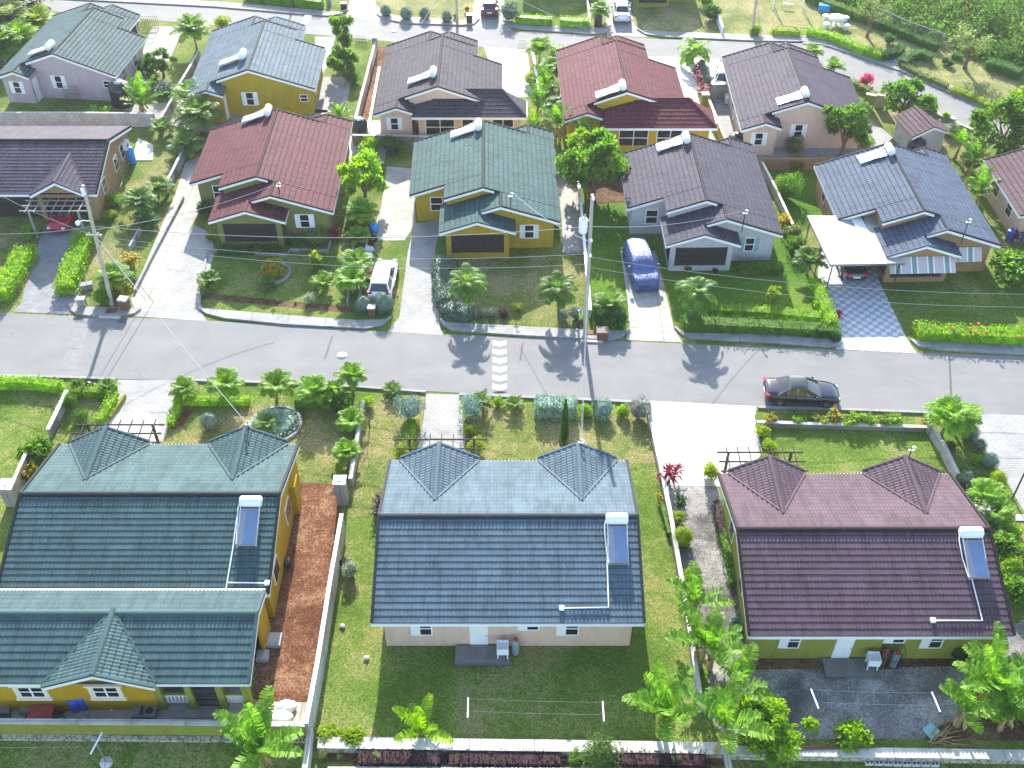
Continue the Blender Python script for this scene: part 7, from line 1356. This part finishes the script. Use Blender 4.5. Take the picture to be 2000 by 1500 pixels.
# green hose, sheet, debris
q = G(1438, 1228); mb = MB(); r_ = random.Random(3); mb.tube([V((math.cos(i * .5) * (.28 + .1 * r_.random()), math.sin(i * .5) * (.42 + .12 * r_.random()) + i * .002, .03 + .002 * i)) for i in range(90)], .018, 5); tag(mb.build('garden_hose', plain('hose_green', (.03, .22, .15), .5), None, q), 'coiled green hose by the wall of the lime house', 'hose')
mb = MB(); mb.grid([[V((x * .35, y * .3 + .05 * x, .04 + .06 * random.Random(x * 7 + y).random())) for y in range(-1, 2)] for x in range(-1, 2)], True); tag(mb.build('plastic_sheet', plain('turquoise_sheet', (.20, .42, .45), .4), None, G(1818, 1428), .5), 'crumpled turquoise sheet on the dark gravel', 'sheet')
mb = MB(); r_ = random.Random(8)
for i in range(16): a = r_.uniform(-.5, .9); p = V((r_.uniform(-.7, .7), r_.uniform(-.3, .3), .05)); mb.tube([p, p + V((math.cos(a), math.sin(a), .12)) * .6, p + V((math.cos(a), math.sin(a), .02)) * 1.2], [.03, .025, .01], 4)
tag(mb.build('dry_branches', DRYLEAF, None, G(1835, 1445)), 'heap of dry banana leaves below the banana clump', 'branch heap')
mb = MB()
for i in range(4): mb.tube([(0, i * .07, .33 + .03 * (i % 2)), (1.6, .06 + i * .05, .34), (3.4 + i * .3, .1, .33 + .02 * i)], .022, 5)
tag(mb.build('iron_rods', RUST, None, (*G(1545, 1466, .3).xy, 0)), 'bundle of rusty rods lying on the stone wall', 'rods')
for i, (x, y) in enumerate(((1958, 978), (1950, 1017), (1958, 1032), (1972, 1054), (1987, 1076), (1992, 1012))): slab([(x - 9, y + 6), (x + 9, y + 6), (x + 8, y - 6), (x - 8, y - 6)], .05, ['uppermost stepping stone below the lime ball', 'stepping stone just above the palm shrub', 'stepping stone beside the palm shrub', 'stepping stone fourth from the top', 'lowest stepping stone near the roof corner', 'stepping stone nearest the right edge'][i], CONC_PALE, 'stepping_stone', 'stepping stone')['group'] = 'stepping stones in the right garden'
b3 = G(1978, 972); mb = MB(); t_ = thing('lamp_post', b3, 'slim garden lamp post at the right edge by the paved drive', 'lamp post'); mb.tube([(0, 0, 0), (0, 0, 2.5)], .05, 8); mb.build('post', IRON, t_); mb = MB(); mb.lathe([(.05, 2.5), (.14, 2.62), (.16, 2.8), (.05, 2.95), (.0, 3.0)], n=10); mb.build('lantern', METAL, t_)
# street side bits
def box_thing(name, p, w, d, h, m, label, cat, rz=0, top=None):
    q = G(*p); t_ = thing(name, q, label, cat, None, rz); mb = MB(); mb.box(-w / 2, -d / 2, 0, w / 2, d / 2, h * .88); mb.build('box', m, t_); mb = MB(); mb.box(-w / 2 - .04, -d / 2 - .04, h * .88, w / 2 + .04, d / 2 + .04, h); mb.build('top', top or m, t_); return t_
box_thing('refuse_crate', (1176, 660), .75, .6, .75, RUST, 'rusty refuse crate on the pavement by the transformer pole', 'refuse crate', 0, plain('crate_lid', (.18, .14, .12), .8)); box_thing('refuse_crate', (246, 604), .6, .5, 1.0, DARKSOIL if False else RUST, 'brown gate post box with stone top at the wide drive', 'refuse crate', R(-10), WALLCAP); box_thing('letter_box', (727, 614), .5, .4, .75, RUST, 'brown letter box between two grey green balls', 'letter box', 0, WHITE); box_thing('stone_bench', (172, 563), .75, .4, .45, CONC, 'pale stone block on the grass by the thick hedge', 'stone block', R(20)); box_thing('stone_bench', (162, 597), .55, .4, .7, WALLGREY, 'grey stone post box near the pavement at left', 'stone block', R(5))
box_thing('refuse_crate', (917, 44), .55, .5, .9, IRON, 'iron refuse crate beyond the far street', 'refuse crate'); box_thing('refuse_crate', (672, 16), .6, .5, .6, IRON, 'iron box on the verge beyond the far street', 'refuse crate'); box_thing('electric_box', (643, 10), .45, .4, .9, WALLGREY, 'grey post box at the far street corner', 'meter box')
mb = MB(); core(mb, (0, 0, .28), (.32, .28, .3), random.Random(2), 12, .12); tag(mb.build('rubbish_bag', BLACKPL, None, G(176, 760)), 'black rubbish bag at the street edge near the lime hedge', 'rubbish bag')
for (x, y), r_, m_, lab in (((727, 468), .33, RUBBER, 'tyre lying beside the pale side drive'), ((722, 482), .3, RUBBER, 'second tyre beside the pale side drive')):
    mb = MB(); mb.grid([[V(((r_ + .1 * math.cos(v_)) * math.cos(u), (r_ + .1 * math.cos(v_)) * math.sin(u), .1 + .1 * math.sin(v_))) for v_ in [6.283 * k / 8 for k in range(8)]] for u in [6.283 * k / 16 for k in range(17)]], True, True); tag(mb.build('old_tyre', m_, None, G(x, y)), lab, 'tyre', 'tyres by the side drive')
for (x, y), lab in (((722, 492), 'white bag heap beside the planter strip'), ((720, 505), 'pale bag at the lower end of the planter strip')): mb = MB(); core(mb, (0, 0, .2), (.4, .35, .25), random.Random(y), 10, .25); tag(mb.build('refuse_bag', plain('bag_pale', (.45, .52, .55), .4, .2, 6), None, G(x, y)), lab, 'bag', 'pale bags beside the planter strip')
q = G(260, 318); mb = MB(); mb.lathe([(.3, 0), (.31, .05), (.31, 1.35), (.2, 1.5), (.001, 1.52)], n=18); tag(mb.build('pressure_tank', SKYPL, None, (q.x, q.y, 0)), 'tall bright blue tank at the corner of the tan house', 'tank'); slab([(258, 314), (298, 314), (300, 285), (270, 270)], .05, 'white concrete pad beside the bright blue tank', CONC_PALE, 'concrete_pad', 'slab')
mb = MB(); core(mb, (0, 0, .1), (.5, .4, .2), random.Random(12), 9, .3); tag(mb.build('rubble_heap', CONC_PALE, None, G(335, 290)), 'pale rubble heap at the head of the wide drive', 'rubble')
for (x, y), lab in (((716, 1286), 'white stone on the lawn left of the beige house'), ((669, 1224), 'small white stone near the tall white wall')): mb = MB(); core(mb, (0, 0, .08), (.14, .11, .1), random.Random(x), 7, .3); tag(mb.build('stone', WHITE, None, G(x, y)), lab, 'stone')
# park furniture
def picnic(p, label):
    q = G(*p); t_ = thing('picnic_table', q, label, 'picnic table'); mb = MB(); mb.lathe([(.4, 0), (.15, .1), (.12, .7), (.85, .72), (.85, .8), (.001, .8)], n=20); mb.build('table', WHITE, t_)
    for k in (0, 1, 2, 3):
        a = k * 1.57 + .6; mb = MB(); c_ = V((math.cos(a) * 1.35, math.sin(a) * 1.35, 0)); mb.lathe([(.25, 0), (.2, .35), (.42, .38), (.42, .46), (.001, .46)], c_, 14); mb.build('stool', WHITE, t_)
picnic((1632, 48), 'round white picnic table with stools on the park lawn')
box_thing('storage_box', (1609, 20), 1.1, .7, .65, SKYPL, 'bright blue box at the edge of the park lawn', 'box', R(-15)); slab([(1733, 125), (1752, 129), (1782, 108), (1764, 104)], .04, 'white slab path between the park hedges', CONC_PALE, 'slab_path', 'path')
q = G(1538, 16); mb = MB(); s_ = 1.5
for x in (-s_, s_): mb.tube([(x, -.7, 0), (x, 0, 2.3), (x, .7, 0)], .05, 6)
mb.tube([(-s_, 0, 2.3), (s_, 0, 2.3)], .05, 6); mb.tube([(-.5, 0, 2.3), (-.5, 0, .5)], .015, 4); mb.tube([(.5, 0, 2.3), (.5, 0, .5)], .015, 4); mb.box(-.5, -.12, .45, .5, .12, .5); tag(mb.build('swing_frame', STEEL, None, q, R(-12)), 'white swing frame at the top of the park lawn', 'swing')
fa = [up(1712, 18, G(1712, 48).y), up(1780, 48, G(1780, 76).y), up(1850, 72, G(1850, 100).y)]; fence_ = thing('chain_link_fence', (0, 0, 0), 'thin chain link fence in front of the scrub', 'fence')
mb = MB()
for p in fa: mb.tube([(p.x, p.y + .6, 0), (p.x, p.y + .6, p.z)], .04, 6)
mb.tube([p + V((0, .6, 0)) for p in fa], .04, 6, False); mb.build('post', METAL, fence_); mb = MB()
for a, b in zip(fa[:-1], fa[1:]):
    for i in range(60):
        f = i / 60; p = a.lerp(b, f) + V((0, .6, 0)); mb.bar((p.x, p.y, .05), (p.x + .5, p.y - .1, p.z), .006, .006, V((0, 1, 0))); mb.bar((p.x + .5, p.y - .1, .05), (p.x, p.y, p.z), .006, .006, V((0, 1, 0)))
mb.build('mesh', METAL, fence_)
mb = MB()
for i in range(9): mb.bar((i * .14 - .6, 0, .05), (i * .14 - .6, 0, 1.3), .025, .025, V((0, 1, 0)))
mb.bar((-.62, 0, .1), (.55, 0, .1), .03, .03); mb.bar((-.62, 0, 1.25), (.55, 0, 1.25), .03, .03); tag(mb.build('iron_gate', METAL, None, G(1362, 205)), 'grey iron gate beside the red roofed house', 'gate')
# ------------------------------------------------------------------ person walking on the pavement by the pole
def person(p, rz, label):
    q = G(*p); t_ = thing('person', (q.x, q.y, .11), label, 'person', None, rz); k = 1.72
    V_ = [(0, 0, .93), (0, .0, 1.15), (.02, 0, 1.38), (.02, 0, 1.50), (.03, 0, 1.62), (.04, 0, 1.70),  # pelvis, waist, chest, neck, head, crown
          (0, .09, .9), (.16, .1, .5), (.10, .1, .08), (.24, .1, .03), (0, -.09, .9), (-.06, -.1, .5), (-.32, -.1, .16), (-.22, -.1, .07),
          (.02, .2, 1.4), (-.08, .25, 1.15), (.06, .26, .92), (.09, .26, .84), (.02, -.2, 1.4), (.1, -.25, 1.15), (.3, -.25, 1.02), (.37, -.25, .98)]
    E_ = [(0, 1), (1, 2), (2, 3), (3, 4), (4, 5), (0, 6), (6, 7), (7, 8), (8, 9), (0, 10), (10, 11), (11, 12), (12, 13), (2, 14), (14, 15), (15, 16), (16, 17), (2, 18), (18, 19), (19, 20), (20, 21)]
    RD = [.13, .125, .15, .055, .095, .07, .09, .06, .042, .035, .09, .06, .042, .035, .06, .042, .034, .03, .06, .042, .034, .03]
    me = bpy.data.meshes.new('body'); me.from_pydata(V_, E_, []); o = link('body', me, plain('skin', (.16, .08, .05), .6), t_); o.modifiers.new('skin', 'SKIN')
    for v_, r_ in zip(me.skin_vertices[0].data, RD): v_.radius = (r_, r_)
    me.skin_vertices[0].data[0].use_root = True; s_ = o.modifiers.new('soft', 'SUBSURF'); s_.levels = s_.render_levels = 2
    for side in (-1, 1):      # hands: four fingers and a thumb each
        hx, hy, hz = V_[17 if side > 0 else 21]; mb = MB()
        for i in range(4): mb.tube([(hx + .01, hy + (i - 1.5) * .02, hz - .03), (hx + .02, hy + (i - 1.5) * .021, hz - .075), (hx + .035, hy + (i - 1.5) * .02, hz - .105 - .01 * (i in (1, 2)))], [.010, .009, .006], 6)
        mb.tube([(hx + .02, hy, hz), (hx + .06, hy - side * .02, hz - .03), (hx + .07, hy - side * .02, hz - .06)], [.011, .010, .007], 6); mb.build('hand', MATS['skin'], t_)
    mb = MB(); pr = [(.155, .88), (.165, .98), (.155, 1.15), (.185, 1.35), (.17, 1.44), (.07, 1.5)]; mb.grid([[V((r_ * .72 * math.cos(6.283 * i / 18) + .01, r_ * 1.12 * math.sin(6.283 * i / 18), z)) for i in range(18)] for r_, z in pr], True, True)
    for s2, ids in ((1, (14, 15)), (-1, (18, 19))): a, b = V(V_[ids[0]]), V(V_[ids[1]]); mb.tube([a.lerp(V((0, 0, 1.42)), .3), a, a.lerp(b, .8)], [.085, .085, .07], 10)
    mb.build('shirt', plain('bright_shirt', (.42, .55, .05), .8, .1), t_)
    mb = MB()
    for ids in ((6, 7, 8), (10, 11, 12)): a, b, c_ = [V(V_[i]) for i in ids]; mb.tube([a + V((0, 0, .06)), a, a.lerp(b, .5), b, b.lerp(c_, .9)], [.11, .115, .095, .075, .065], 10)
    mb.build('trousers', plain('black_trousers', (.015, .015, .018), .8), t_)
    for ids in ((8, 9), (12, 13)): a, b = V(V_[ids[0]]), V(V_[ids[1]]); mb = MB(); mb.tube([a.lerp(b, -.5) - V((0, 0, .02)), a.lerp(b, .5), b + (b - a) * .2], [.045, .052, .035], 8); mb.build('shoe', WHITE, t_)
    mb = MB(); mb.lathe([(.0, 0), (.11, .02), (.105, .08), (.07, .13), (0, .15)], (.035, 0, 1.62), 14); mb.box(.08, -.07, 1.63, .2, .07, 1.645); mb.build('cap', SKYPL, t_)
    mb = MB()
    for s2 in (-1, 1): mb.lathe([(.001, -.008), (.011, 0), (.001, .008)], (.115, s2 * .035, 1.615), 6)
    mb.build('eyes', IRON, t_); mb = MB(); mb.tube([(.115, 0, 1.61), (.14, 0, 1.575), (.115, 0, 1.565)], [.008, .016, .01], 6); mb.build('nose', MATS['skin'], t_)
person((1133, 646), R(160), 'person in a bright yellow green shirt and blue cap walking on the pavement')
# ------------------------------------------------------------------ thin haze over the estate
mb = MB(); mb.box(-220, -20, -1.5, 220, 330, 60); hm = bpy.data.materials.new('haze'); hm.use_nodes = True; nt = hm.node_tree; nt.nodes.remove(nt.nodes['Principled BSDF'])
pv = nt.nodes.new('ShaderNodeVolumePrincipled'); pv.inputs['Color'].default_value = (.93, .95, 1, 1); pv.inputs['Density'].default_value = .00020; pv.inputs['Anisotropy'].default_value = .25
nt.links.new(pv.outputs[0], nt.nodes['Material Output'].inputs['Volume']); o = mb.build('haze', hm); tag(o, 'thin pale haze lying over the whole estate', 'haze', kind='stuff')
# ------------------------------------------------------------------ final tidy
for o in scn.objects:
    if o.type == 'MESH' and o.data.materials and len(o.data.materials) == 0: print('no material', o.name)
